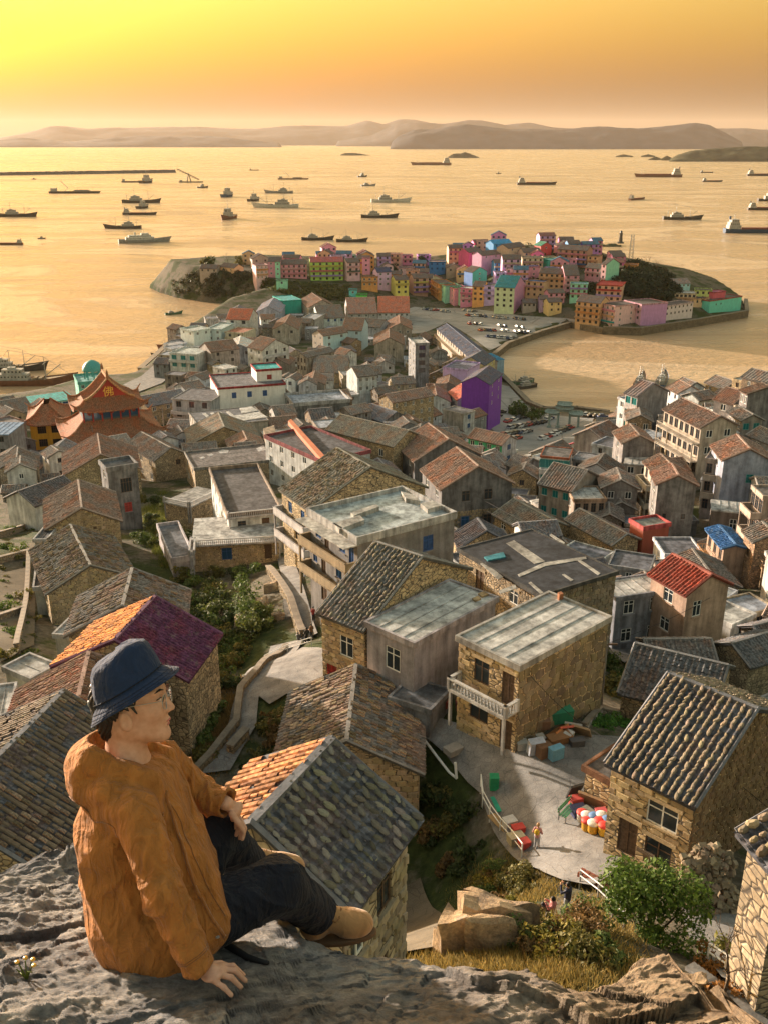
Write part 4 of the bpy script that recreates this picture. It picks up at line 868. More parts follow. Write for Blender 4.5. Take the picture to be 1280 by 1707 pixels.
house('plaster_house', 'white and blue row house at the foot of the cliff', (532, 531), (575, 529), (575, 518), 5.6, 'y', 'plaster', (.48, .5, .58), TG, L=(4, 1, 'b'))
house('arcade_row', 'long terrace of shops with dark roof and lantern-lit facade', (728, 548), (792, 604), (820, 596), 8.6, 'y', 'plaster', (.38, .3, .22), (.075, .08, .1), L=(16, 2, 'd', 1.6, 1.6), pitch=.5, bal=[('L', 0, 1, 3.4, 1.6, 'bars', (.42, .33, .22))])
house('plaster_house', 'yellow gabled house at the near end of the shop terrace', (762, 605), (806, 609), (823, 597), 10.6, 'x', 'plaster', (.46, .38, .17), (.08, .08, .085), R=(2, 2))
house('shed', 'bright blue sheet roof at the end of the shop terrace', (801, 590), (822, 600), (832, 595), 7.5, 's', 'paint', (.2, .3, .4), (.03, .22, .5), par=0, cat='shed')
roof_strip('big black felt', [[(843, 906), (856, 901), (908, 936), (890, 940)], [(915, 892), (918, 890), (941, 905), (937, 908)], [(862, 958), (906, 938), (976, 928), (977, 932), (908, 944), (865, 962)], [(962, 935), (966, 933), (1000, 956), (996, 959)], [(800, 940), (808, 938), (838, 962), (829, 966)], [(880, 972), (884, 970), (905, 988), (900, 990)], [(830, 985), (858, 975), (860, 981), (834, 990)], [(936, 958), (940, 957), (955, 967), (951, 969)]], (.5, .48, .45))
roof_strip('big black felt', [[(806, 930), (838, 922), (842, 930), (812, 936)]], (.06, .28, .36), 'roof_sheet', .12)
roof_strip('flat dark roof with bright', [[(332, 702), (432, 687), (447, 696), (340, 711)], [(400, 681), (420, 678), (431, 685), (404, 690)]] + [[(338 + 13 * k, 690 - k), (343 + 13 * k, 689 - k), (352 + 13 * k, 696 - k), (347 + 13 * k, 697 - k)] for k in range(4)], (.66, .66, .66), 'skylight', .12)
roof_strip('low house with brown flat', [[(364, 752), (372, 749), (382, 751), (380, 755), (368, 756)], [(345, 758), (353, 756), (357, 758), (350, 761)], [(333, 763), (340, 761), (343, 763), (336, 766)], [(428, 748), (440, 742), (444, 750), (432, 753)]], (.58, .58, .6))
roof_strip('low house with brown flat', [[(440, 730), (458, 724), (462, 742), (446, 748)]], (.42, .33, .25), 'stair_head', 2.2)
roof_strip('dark flat roof with salmon', [[(481, 708), (486, 705), (541, 766), (535, 771)]], (.62, .2, .11), 'salmon_bar', .9, 'paint')
roof_strip('three-storey house with white', [[(585, 862), (626, 848), (632, 852), (590, 867)], [(556, 880), (600, 866), (608, 874), (566, 890)], [(668, 826), (690, 832), (700, 842), (676, 838)], [(700, 846), (722, 842), (735, 850), (712, 856)]], (.5, .49, .47), 'roof_kerb', .5)
roof_strip('stone house with pale flat', [[(928, 998), (934, 996), (938, 1000), (931, 1002)]], (.35, .15, .08), 'chimney_pot', .5)
roof_strip('grey plaster house with streaked', [[(796, 992), (806, 988), (814, 993), (803, 997)], [(786, 1000), (796, 996), (801, 1000), (791, 1004)]], (.46, .34, .2), 'slab', .15)
# ------------------------------------------------------------------ the painted houses on the headland
PK = (.62, .25, .34); LP = (.66, .38, .42); OR = (.62, .27, .10); PE = (.60, .36, .22); YE = (.58, .50, .14); MI = (.25, .58, .42); TE = (.05, .42, .36); VI = (.38, .28, .62); BLU = (.03, .15, .38)
GN = (.32, .52, .12); CR = (.56, .46, .34); RD = (.5, .07, .07); MG = (.45, .08, .2); RF = (.11, .085, .07)
GI = 'painted houses on the headland'
def isl(label, A, B, h, C=9, roof='f', col=PK, rcol=RF, L=(2, 2), balc=None, nb=0, R=(), st=3.1, par=.4, slabc=None, fc=None):
    """balc: colours of the balconies, top storey first"""
    bal = [('L', 0, 1, 2.8 + st * i, 1.2, 'solid', balc[i % len(balc)]) for i in range(nb)] if balc else ()
    return house('painted_house', label, A, B, C, h, roof, 'paint', col, rcol, L=L, R=R, st=st, bal=bal, group=GI, par=par, slabc=slabc or tuple(min(.7, c * 1.1) for c in col), back=False, fc=fc)
isl('dark hip-roofed house on the stone terrace at the headland\'s left end', (333, 447), (362, 448), 4.2, 8, 'y', (.3, .25, .22), L=(3, 1, 'd'))
isl('small pink house with grey roof second from the headland\'s left end', (367, 444), (391, 447), 4.6, 8, 'y', PE, L=(2, 1))
isl('grey gable house behind the row\'s left end', (421, 432), (450, 431), 7, 9, 'x', (.3, .25, .22), L=(2, 1, 'd'))
isl('pink and orange three-storey house, left end of the cliff-top row', (427, 443), (447, 442), 9, 8, 'f', LP, L=(3, 3, 'w', .9, 1.3), balc=[OR, PE], nb=2)
isl('pink house with mint strip in the cliff-top row', (447, 436), (468, 436), 10.5, 9, 'y', PK, L=(2, 3, 'w', 1.2, 1.4), R=())
isl('mint-green wall panel house beside the pink one', (459, 437), (467, 437), 10.3, 8.5, 'f', MI, L=(1, 3, 'w', 1.2, 1.4), par=.1)
isl('long pink house with brown roof and two galleries on the cliff top', (469, 441), (512, 440), 9.5, 10, 'y', PK, L=(5, 3, 'd', 1.3, 1.5), balc=[LP, PK], nb=2)
isl('green, red and yellow striped house with galleries on the cliff top', (518, 437), (572, 436), 12, 10, 'y', GN, (.30, .09, .08), L=(5, 4, 'd', 1.4, 1.5), balc=[YE, (.6, .16, .2), VI], nb=3)
isl('pink house with white frames right of the striped house', (579, 438), (600, 437), 12, 9, 'y', LP, L=(2, 3, 'd', 1.6, 1.6), balc=[LP, (.1, .14, .12)], nb=2)
isl('slim pink stair tower beside the white-framed pink house', (604, 431), (617, 431), 13, 6, 'f', PK, L=(1, 3, 'd', 1.2, 1.3))
isl('orange flat house with white windows below the stair tower', (603, 462), (630, 462), 9.5, 9, 'f', OR, L=(3, 2, 'w', 1.4, 1.5), balc=[PE], nb=1)
isl('lilac house with dark roof right of the orange flat house', (629, 454), (652, 453), 12.5, 9, 'y', (.52, .36, .6), (.05, .055, .09), L=(2, 3, 'w', 1.5, 1.4))
isl('pale pink flat house on the ridge behind the lilac one', (664, 447), (690, 447), 8, 9, 'f', LP, L=(3, 2))
isl('narrow yellow house facing the car park', (659, 467), (681, 466), 12, 9, 'y', YE, L=(2, 3, 'd', 1.6, 1.5), balc=[YE], nb=1)
isl('brown house with orange and violet galleries facing the car park', (689, 464), (713, 463), 12, 9, 'y', (.40, .24, .2), L=(2, 3, 'd', 2, 1.6), balc=[YE, VI, (.3, .15, .4)], nb=3)
isl('deep blue flat house on the saddle', (715, 437), (742, 437), 8, 9, 'f', BLU, (.35, .22, .16), L=(3, 2, 'b'))
isl('brown gable cottage right of the deep blue house', (744, 447), (770, 447), 5, 9, 'x', (.32, .25, .2), L=(2, 1, 'd'))
isl('orange end house of the curved car park row', (718, 467), (732, 475), 10, 10, 'f', OR, L=(2, 3, 'd'), balc=[PE, OR], nb=2)
isl('mint house in the curved car park row', (732, 473), (742, 478), 10.5, 10, 'f', MI, L=(1, 3, 'w', 1.6, 1.5))
isl('rose house in the middle of the curved car park row', (742, 476), (757, 482), 10.5, 10, 'f', PK, L=(2, 3, 'w', 1.5, 1.5))
isl('sea-green house in the curved car park row', (757, 480), (767, 483), 10, 10, 'f', (.3, .6, .36), L=(1, 3, 'w', 1.6, 1.5))
isl('hot pink balcony house ending the curved car park row', (767, 481), (787, 482), 10.5, 10, 'f', (.66, .2, .33), (.4, .42, .5), L=(2, 3, 'w', 1.5, 1.5), balc=[(.66, .2, .33), LP], nb=2)
isl('orange five-window house left of the violet strip', (787, 477), (806, 478), 12, 10, 'y', OR, L=(2, 3, 'd', 1.6, 1.5), balc=[YE], nb=0)
isl('violet house between the orange and the pale green front', (806, 476), (824, 477), 11.5, 10, 'f', VI, L=(1, 3, 'd', 2, 1.6), balc=[VI, (.3, .22, .5)], nb=2)
isl('pale green house with tall pink gable side and teal roof', (824, 478), (857, 480), 15.5, (872, 472), 'y', (.50, .62, .36), (.03, .16, .17), L=(3, 4, 'd', 1.5, 1.5), fc={'R': (.64, .3, .5)})
isl('yellow-green tower house on the left of the hill', (773, 453), (787, 456), 10, 9, 'y', GN, L=(2, 3, 'w', 1.2, 1.3))
isl('turquoise gable house with blue side on the hill', (787, 454), (811, 452), 9.5, 9, 'x', (.03, .13, .4), L=(1, 2, 'w'), fc={'L': (.08, .5, .45)})
isl('magenta gable house on the hill\'s upper left', (781, 421), (803, 418), 7, 9, 'y', MG, L=(2, 1, 'd'))
isl('pink-violet house with plain gable on the hill', (802, 426), (834, 423), 9, 9, 'y', (.62, .3, .5), L=(2, 1, 'w'))
isl('sky-blue house on the hilltop', (822, 407), (853, 405), 6.5, 9, 'y', (.03, .22, .5), (.04, .2, .4), L=(3, 1, 'b'))
isl('blue and peach house next to the hilltop sky-blue one', (846, 414), (875, 410), 7, 9, 'y', (.42, .32, .25), L=(2, 1, 'b'))
isl('lilac house with violet galleries in the middle of the hill', (837, 432), (868, 432), 10, 9, 'y', (.5, .3, .5), L=(3, 3, 'd', 1.4, 1.5), balc=[CR, VI, CR], nb=3)
isl('cream and pink house right of the violet galleries', (870, 430), (905, 430), 9, 9, 'f', CR, L=(4, 2, 'd'), balc=[LP], nb=1)
isl('brown-roofed blue-banded house below the red gable', (872, 421), (902, 420), 6, 9, 'y', (.48, .36, .3), L=(3, 1, 'b'))
isl('small red gable with green side at the top of the hill', (901, 410), (919, 409), 6.5, 8, 'x', RD, (.1, .25, .16), L=(1, 1, 'w'))
isl('long brown-roofed house with blue end on the hilltop', (929, 415), (978, 418), 11, 10, 'y', (.36, .2, .16), L=(5, 3, 'd', 1.5, 1.5), balc=[PK, VI, (.06, .16, .36)], nb=3)
isl('peach annex right of the long hilltop house', (979, 427), (996, 428), 8, 9, 'f', PE, L=(2, 2, 'd'), balc=[PE], nb=1)
isl('teal flat-roofed house in the middle of the hill', (913, 434), (944, 433), 8, 9, 'f', TE, (.2, .5, .42), L=(3, 2, 'w'))
isl('narrow rose house left of the long orange one', (880, 445), (899, 445), 8, 8, 'f', PK, (.1, .14, .25), L=(1, 2, 'w'))
isl('long orange house with rows of windows on the hill slope', (898, 455), (941, 457), 10.5, 10, 'y', (.52, .3, .18), L=(5, 3, 'd', 1.5, 1.4), balc=[PE], nb=1)
isl('pink house with orange gable side on the hill slope', (941, 459), (965, 459), 10, (973, 452), 'y', PK, L=(2, 3, 'd', 1.5, 1.4), balc=[LP, LP], nb=2, fc={'R': OR})
isl('peach stepped house with white windows above the low cottages', (876, 469), (906, 471), 10, 10, 'f', PE, (.06, .09, .16), L=(3, 3, 'd', 1.4, 1.4), balc=[LP], nb=1)
isl('pink gallery house left of the mint gable', (975, 446), (1000, 448), 8, 9, 'y', PK, L=(3, 2, 'd'), balc=[LP], nb=1)
isl('tall mint gable house at the right end of the hill row', (1002, 440), (1010, 441), 12, (1027, 438), 'y', MI, L=(1, 3, 'd', 1.4, 1.4), fc={'L': LP})
isl('red-roofed house with violet balconies below the dark mound', (994, 475), (1036, 477), 10, (1043, 470), 'f', (.58, .35, .26), (.5, .06, .05), L=(4, 3, 'd', 1.5, 1.5), balc=[RD, VI, VI], nb=2, slabc=(.55, .08, .05))
isl('orange waterfront house with arcades', (960, 502), (1000, 506), 13.5, 12, 'y', (.6, .33, .18), L=(4, 4, 'd', 1.5, 1.5), balc=[PE, OR, PE], nb=3)
isl('pink waterfront house with rounded corner beside the orange arcades', (1000, 506), (1025, 511), 14, (1041, 503), 'f', (.66, .38, .4), L=(3, 4, 'w', 1.4, 1.6), R=(2, 4, 'w', 1.2, 1.5), balc=[PK, PE, (.03, .3, .34)], nb=3)
isl('mauve house with violet gable on the quay', (1040, 501), (1069, 508), 11.5, (1091, 500), 'f', (.6, .34, .45), L=(3, 3, 'd', 1.6, 1.5), balc=[LP], nb=1, fc={'R': (.56, .3, .6)})
isl('long rose-white building on the harbour wall', (1109, 511), (1155, 504), 9, 9, 'f', (.64, .48, .5), L=(7, 2, 'd', 1.2, 1.3))
isl('white-roofed pavilion behind the long rose-white building', (1118, 489), (1160, 490), 7, 10, 'f', CR, (.55, .52, .48), L=(6, 2, 'd', 1.6, 1.5), balc=[PE], nb=1)
isl('pale green house above the harbour wall', (1158, 484), (1186, 485), 9, 9, 'f', (.5, .62, .2), L=(3, 2, 'd', 1.4, 1.5))
isl('light blue house under the point of the dark mound', (1122, 473), (1150, 472), 6, 9, 'y', (.3, .5, .62), (.2, .15, .12), L=(4, 1, 'w'))
isl('peach terrace house stepping down to the bow wall', (1150, 500), (1182, 497), 6, 8, 'f', PE, L=(4, 1, 'd', 1.4, 1.6))
isl('turquoise bow-shaped end house of the harbour wall', (1183, 502), (1236, 494), 8.5, 9, 'f', (.12, .5, .42), L=[(.8, 2, 1, 1, 'd'), (.65, 2, 1, 1, 'd')], slabc=(.42, .12, .1))
isl('pink-topped block on the bow-shaped end', (1188, 488), (1209, 486), 10.5, 6, 'f', (.5, .1, .14), (.6, .14, .2), L=())
isl('orange hut below the radio mast on the mound', (1040, 441), (1061, 442), 4, 6, 'f', OR, L=())
isl('lilac cottage among the low cottages', (899, 499), (913, 499), 7, 7, 'y', (.42, .28, .44), L=(1, 2, 'w'))
isl('grey cottage left among the low cottages', (871, 505), (893, 505), 5, 7, 'y', (.3, .26, .24), L=(3, 1, 'd'))
isl('yellow cottage right among the low cottages', (914, 504), (936, 503), 6.5, 7, 'y', (.55, .42, .2), L=(2, 2, 'd'))
isl('small mint hut hanging on the cliff', (461, 468), (479, 468), 6, 5, 'f', MI, L=(1, 1, 'd'))
isl('cyan kiosk at the foot of the orange flat house', (582, 484), (595, 484), 5.5, 6, 'f', (.12, .5, .55), L=(1, 1, 'w'))
isl('bright green kiosk beside the cyan one', (594, 492), (612, 492), 5, 6, 'f', (.1, .58, .12), L=())
# ------------------------------------------------------------------ paved ground draped on the hillside
from mathutils.geometry import delaunay_2d_cdt
def m_paving(name, dark, light, scale=0.6, crack=1.2):
    m, nt, b = base_mat(name, .92, .2)
    a = tex(nt, 'Noise', scale, Detail=8.0, Roughness=.68); f = tex(nt, 'Noise', 14.0, Detail=5.0); v = tex(nt, 'Voronoi', crack, feature='DISTANCE_TO_EDGE', Randomness=1.0)
    c = ramp(nt, a.outputs[0], [(.28, dark), (.5, tuple((x + y) / 2 for x, y in zip(dark, light))), (.72, light)]).outputs[0]
    c = mixc(nt, 1.0, c, ramp(nt, f.outputs[0], [(.3, .75), (.7, 1.15)]).outputs[0], 'MULTIPLY')
    c = mixc(nt, ramp(nt, v.outputs[0], [(0.0, .6), (.02, 0.0)]).outputs[0], c, tuple(x * .4 for x in dark))
    nt.links.new(c, b.inputs['Base Color']); bump(nt, b, f.outputs[0], .4, .03); return m
MT['paving'] = m_paving('worn_concrete', (.10, .098, .10), (.29, .28, .275)); MT['asphalt'] = m_paving('dusty_asphalt', (.20, .195, .19), (.36, .345, .33), .1, .05)
MT['earth'] = m_paving('trodden_earth', (.09, .075, .055), (.20, .165, .12), .3, .8)
def patch(name, poly, mat, res, dz=.35, kind='structure'):
    P = [onground(a, b_) for a, b_ in poly]; pts = []
    for p, q in zip(P, P[1:] + P[:1]):
        n = max(1, int((q - p).length / res))
        for i in range(n): pts.append((p.x + (q.x - p.x) * i / n, p.y + (q.y - p.y) * i / n))
    nb = len(pts); poly2 = np.array(pts)
    X, Y = np.meshgrid(np.arange(poly2[:, 0].min(), poly2[:, 0].max(), res), np.arange(poly2[:, 1].min(), poly2[:, 1].max(), res)); X = X.ravel(); Y = Y.ravel()
    ins = np.zeros(len(X), bool)
    for i in range(nb):
        ax, ay = poly2[i]; bx, by = poly2[(i + 1) % nb]; c = (ay > Y) != (by > Y); ins ^= c & (X < ax + (Y - ay) / ((by - ay) or 1e-9) * (bx - ax))
    allp = [Vector(p) for p in pts] + [Vector((x, y)) for x, y in zip(X[ins], Y[ins])]
    vs_, _, fs_, _, _, _ = delaunay_2d_cdt(allp, [(i, (i + 1) % nb) for i in range(nb)], [], 1, 1e-4)
    xy = np.array([(v.x, v.y) for v in vs_]); z = tfast(xy[:, 0], xy[:, 1]) + dz
    return tag(mobj(name, (lambda me: me)(np_mesh(name, np.c_[xy, z], np.array([f[:] for f in fs_ if len(f) == 3]), mat, True))), kind=kind)
patch('courtyard', [(672,1185),(760,1212),(870,1258),(985,1232),(1045,1236),(1000,1290),(1018,1335),(1060,1395),(1020,1465),(985,1485),(935,1475),(865,1445),(820,1390),(800,1330),(740,1262),(680,1215)], MT['paving'], 1.2)
patch('path', [(452,1082),(505,1070),(470,1120),(432,1168),(428,1215),(385,1290),(338,1296),(380,1222),(398,1150)], MT['paving'], 1.0)
patch('path', [(462,930),(486,935),(512,1000),(530,1060),(500,1076),(492,1020),(470,965)], MT['paving'], 1.0)
patch('terrace', [(452,1108),(505,1084),(548,1090),(560,1125),(500,1150),(450,1180),(432,1166),(436,1140)], MT['paving'], 1.2)
patch('yard', [(1010,1045),(1060,1050),(1075,1085),(1040,1110),(1000,1085)], MT['paving'], 1.5)
patch('path', [(1130,1500),(1200,1520),(1260,1555),(1300,1600),(1290,1680),(1200,1640),(1150,1580)], MT['paving'], 1.0)
patch('yard', [(655,1500),(700,1470),(735,1530),(720,1590),(660,1600),(640,1560)], MT['earth'], 1.2)
patch('yard', [(0,960),(45,950),(60,1000),(58,1080),(20,1100),(0,1110)], MT['earth'], 1.5)
patch('car_park', [(652,524),(690,512),(760,514),(870,527),(962,534),(930,550),(895,558),(842,577),(815,585),(790,566),(745,538),(705,556),(660,558)], MT['asphalt'], 6, .25)
patch('harbour_road', [(826,640),(848,645),(882,682),(905,690),(1008,698),(985,725),(940,748),(880,762),(842,738),(806,705),(818,690),(826,668)], MT['asphalt'], 6, .25)
patch('temple_court', [(60,735),(120,728),(125,745),(80,765),(55,765)], MT['paving'], 4, .3)
# left quay
patch('quay', [(206,642),(236,628),(275,592),(300,590),(300,618),(270,640),(230,655)], MT['paving'], 5, .3)

# ------------------------------------------------------------------ small houses filling the gaps between the named ones
FILLZONE = [(-10,700),(60,668),(200,650),(240,632),(300,560),(440,516),(560,500),(640,505),(700,560),(730,560),(800,615),(815,650),(790,700),(835,748),(900,768),(1000,730),(1035,700),(1100,660),(1280,650),(1320,1000),(1300,1130),(1180,1060),(1010,1040),(830,1000),(760,960),(640,880),(480,790),(300,770),(240,800),(140,800),(0,850)]
EXCL = [[(35,630),(290,630),(290,770),(35,780)], [(230,800),(330,800),(500,960),(560,1080),(260,1100)], [(790,640),(1030,690),(1000,742),(965,782),(885,806),(800,748)], [(700,520),(970,520),(840,600),(790,600)], [(-20,840),(70,840),(70,1100),(-20,1100)]]
def inpoly(x, y, poly):
    c = False; n = len(poly)
    for i in range(n):
        (ax, ay), (bx, by) = poly[i], poly[(i + 1) % n]
        if (ay > y) != (by > y) and x < ax + (y - ay) / (by - ay) * (bx - ax): c = not c
    return c
def rect_hit(B, e1, e2, W, D, m=0.4):
    a = [(B + e1 * (W * i / 3) + e2 * (D * j / 3)) for i in range(4) for j in range(4)]
    for H_ in HOUSES:
        cx, cy, rad, w_, d_, b_, f1, f2 = H_[:8]
        c = B + e1 * W / 2 + e2 * D / 2
        if math.hypot(c.x - cx, c.y - cy) > rad + math.hypot(W, D) / 2: continue
        for p in a:
            q = p - b_; u, v = q.dot(f1), q.dot(f2)
            if -m < u < w_ + m and -m < v < d_ + m: return True
        for i in range(4):
            for j in range(4):
                q = b_ + f1 * (w_ * i / 3) + f2 * (d_ * j / 3) - B; u, v = q.dot(e1), q.dot(e2)
                if -m < u < W + m and -m < v < D + m: return True
    return False
def topix(p):
    q = p - Vector((0, 0, CAMZ)); d = q.y * cp - q.z * sp; return CX + FPX * q.x / d, CY - FPX * (q.y * sp + q.z * cp) / d
fr = random.Random(99); named = list(HOUSES); used_l = set(); nfill = 0
for py in range(520, 1125, 9):
    for k in range(44):
        px = fr.uniform(-10, 1320)
        if not inpoly(px, py, FILLZONE) or any(inpoly(px, py, e) for e in EXCL): continue
        p = onground(px, py)
        if G(p.x, p.y) < 3.5: continue
        nh = min(named, key=lambda H_: (H_[0] - p.x) ** 2 + (H_[1] - p.y) ** 2)
        e1, e2 = nh[6].copy(), nh[7].copy()
        if fr.random() < .3: e1 = Matrix.Rotation(fr.uniform(-.5, .5), 3, 'Z') @ e1; e2 = Vector((e1.y, -e1.x, 0))
        ok = False
        for (W, D) in ((fr.uniform(6, 8.5), fr.uniform(6, 8)), (fr.uniform(4.6, 6), fr.uniform(4.2, 5.6)), (fr.uniform(3.2, 4.2), fr.uniform(3, 3.8))):
            B = Vector((p.x, p.y, 0)) - e1 * W / 2 - e2 * D / 2
            if not rect_hit(B, e1, e2, W, D): ok = True; break
        if not ok: continue
        g0 = G(p.x, p.y); h = fr.choice([3.2, 3.6, 4.4, 5.6, 6.2]) if W > 4.6 else fr.uniform(2.4, 3)
        # keep low in front of named houses
        B.z = g0 + h; kind = fr.choice('xxyyff'); wl = fr.choice(['rubble', 'rubble', 'plaster', 'concrete'])
        cx_, cy_ = topix(B + e1 * W / 2 + e2 * D / 2); nx, ny = topix(Vector((nh[0], nh[1], nh[8])))
        side = 'left of' if cx_ < nx - 14 else ('right of' if cx_ > nx + 14 else ('below' if cy_ > ny else 'behind'))
        lab = None
        for kd in ('small', 'low', 'plain', 'little'):
            rt = {'f': 'flat-roofed', 'x': 'gabled', 'y': 'tile-roofed'}[kind]
            l = f'{kd} {rt} house {side} the ' + ' '.join(nh[9].split()[:10])
            if l not in used_l: lab = l; break
        if lab is None: continue
        used_l.add(lab); t = fr.uniform(.75, 1.2)
        wc = fr.choice([TAN, GREY, BROWN, CONC, (.4, .36, .31)] + [(.5, .49, .48)] * 2); wl = 'plaster' if wc[0] == .5 else wl; rc = fr.choice([TG, TG, TB, (.12, .105, .095), (.17, .14, .11)] if kind != 'f' else [(.3, .3, .3), (.42, .42, .42), (.16, .15, .15), (.36, .33, .3)])
        house('village_house', lab, None, None, None, h, kind, wl, tuple(c * t for c in wc), tuple(c * t for c in rc), L=(max(1, int(W / 3)), 1 if h < 5 else 2, fr.choice('wdd'), .9, 1.1), R=(max(1, int(D / 3.5)), 1, fr.choice('wd'), .8, 1.0) if h > 3 else (),
              world=(B, e1, e2, W, D, B.z), group='small houses between the named ones', par=.2, pitch=fr.uniform(.42, .56))
        nfill += 1
print('filler houses', nfill)
# more painted houses squeezed in between on the headland
PAL = [('rose', PK), ('pale pink', LP), ('magenta', (.56, .12, .33)), ('mauve', (.56, .32, .5)), ('orange', OR), ('peach', PE), ('salmon', (.62, .3, .24)), ('lilac', VI), ('violet', (.42, .2, .55)), ('blue', (.05, .22, .5)), ('cream', CR), ('mint', MI), ('hot pink', (.66, .2, .36))]
ZI = [(415,440),(520,432),(620,440),(720,440),(775,420),(820,402),(900,402),(985,410),(1030,440),(1035,470),(1000,490),(960,505),(935,525),(880,515),(820,495),(760,478),(700,495),(620,478),(560,455),(440,450)]; ni = 0; isn = [H_ for H_ in HOUSES if H_[1] > 560]
for py in range(405, 530, 5):
    for k in range(26):
        px = fr.uniform(415, 1040)
        if not inpoly(px, py, ZI): continue
        p = onground(px, py)
        if p.y < 560 or G(p.x, p.y) < 3.2: continue
        W, D = fr.uniform(7, 12), fr.uniform(6, 8); a = fr.uniform(-.25, .25); e1 = Vector((-math.cos(a), -math.sin(a), 0)); e2 = Vector((e1.y, -e1.x, 0)); B = Vector((p.x, p.y, 0)) - e1 * W / 2 - e2 * D / 2
        if rect_hit(B, e1, e2, W, D, .2): continue
        h = fr.choice([6.4, 7, 9.3, 9.8]); B.z = G(p.x, p.y) + h; nm, c = fr.choice(PAL); nh = min(isn, key=lambda H_: (H_[0] - p.x) ** 2 + (H_[1] - p.y) ** 2)
        cx_, cy_ = topix(B + e1 * W / 2); nx, ny = topix(Vector((nh[0], nh[1], nh[8]))); side = 'left of' if cx_ < nx - 9 else ('right of' if cx_ > nx + 9 else ('below' if cy_ > ny else 'behind'))
        l = f'{nm} painted house {side} the ' + ' '.join(nh[9].split()[:8])
        if l in used_l: continue
        used_l.add(l); ni += 1; nc = max(2, int(W / 3)); nr = int(h / 3)
        house('painted_house', l, None, None, None, h, fr.choice('xyyf'), 'paint', c, fr.choice([RF, RF, (.2, .1, .08), (.06, .12, .16)]), L=(nc, nr, 'd', 1.4, 1.4), world=(B, e1, e2, W, D, B.z), group=GI, back=False, st=3.0, par=.3,
              bal=[('L', 0, 1, 2.8 + 3 * i, 1.1, 'solid', fr.choice(PAL)[1]) for i in range(fr.choice([0, 1, nr - 1]))], fc={'R': fr.choice(PAL)[1]} if fr.random() < .4 else None)
print('headland fill', ni)
# ------------------------------------------------------------------ boats and ships
for k, c in dict(hull_dark=(.05, .045, .042), hull_blue=(.03, .07, .14), hull_rust=(.16, .07, .04), hull_grey=(.22, .23, .24), hull_white=(.5, .5, .48), hull_green=(.05, .12, .07), deck=(.16, .12, .08), house_white=(.33, .32, .3), boot=(.2, .05, .03)).items():
    MT[k] = m_flat(k, c, .6, .35, var=.3, vscale=.6)
def hull_mesh(L, Bm, fb, hullm, sheer=1.0):
    mb = MB(); n = 14; pts = []
    for i in range(n + 1):
        t = i / n; x = (t - .5) * L
        w = Bm / 2 * (1 - max(0, (t - .62) / .38) ** 2.3) * (.82 + .18 * min(1, t / .12)); zd = fb * (1 + sheer * (.75 * max(0, t - .55) ** 2 / .2 + .25 * max(0, .3 - t) ** 2 / .09))
        rake = fb * .9 * max(0, t - .8) / .2
        pts.append([(x + rake, w, zd), (x + rake * .3, w * .9, zd * .35), (x, w * .72, -.2 * fb), (x - rake * .3, w * .3, -.9 * fb)])
    for i in range(n):
        for s in (1, -1):
            for k in range(3):
                a, b_, c, d = pts[i][k], pts[i + 1][k], pts[i + 1][k + 1], pts[i][k + 1]
                q = [(v[0], v[1] * s, v[2]) for v in (a, b_, c, d)]
                mb.quad(*q, mi=1 if k == 2 or (k == 1 and False) else 0)
        a, b_ = pts[i][0], pts[i + 1][0]; dz = -.18 * fb
        mb.quad((a[0], a[1] * .94, a[2] + dz), (b_[0], b_[1] * .94, b_[2] + dz), (b_[0], -b_[1] * .94, b_[2] + dz), (a[0], -a[1] * .94, a[2] + dz), mi=2)
        for s in (1, -1): mb.quad((a[0], a[1] * s, a[2]), (b_[0], b_[1] * s, b_[2]), (b_[0], b_[1] * .94 * s, b_[2] + dz), (a[0], a[1] * .94 * s, a[2] + dz))
    p = pts[0]; mb.add([(v[0], v[1], v[2]) for v in p] + [(v[0], -v[1], v[2]) for v in reversed(p)], [tuple(range(8))])
    return mb.mesh('hull', [MT[hullm], MT['boot'], MT['deck']])
def tier(mb, x0, x1, w, z0, z1): mb.box(x0, x1, -w / 2, w / 2, z0, z1)
def windows_row(root, x0, x1, w, z, s=.7, name='window_band'):
    mb = MB(); n = max(1, int((x1 - x0) / (s * 2)))
    for sd in (-1, 1):
        for i in range(n):
            c = x0 + (i + .5) / n * (x1 - x0); mb.box(c - s / 2, c + s / 2, sd * w / 2 - .03, sd * w / 2 + .03, z, z + s)
    for i in range(max(1, int(w / (s * 1.6)))):
        n2 = max(1, int(w / (s * 1.6))); c = -w / 2 + (i + .5) / n2 * w; mb.box(x1 - .03, x1 + .03, c - s / 2, c + s / 2, z, z + s)
    return tag(mb.build(name, MT['glass'], root), kind='stuff')
NB = 0
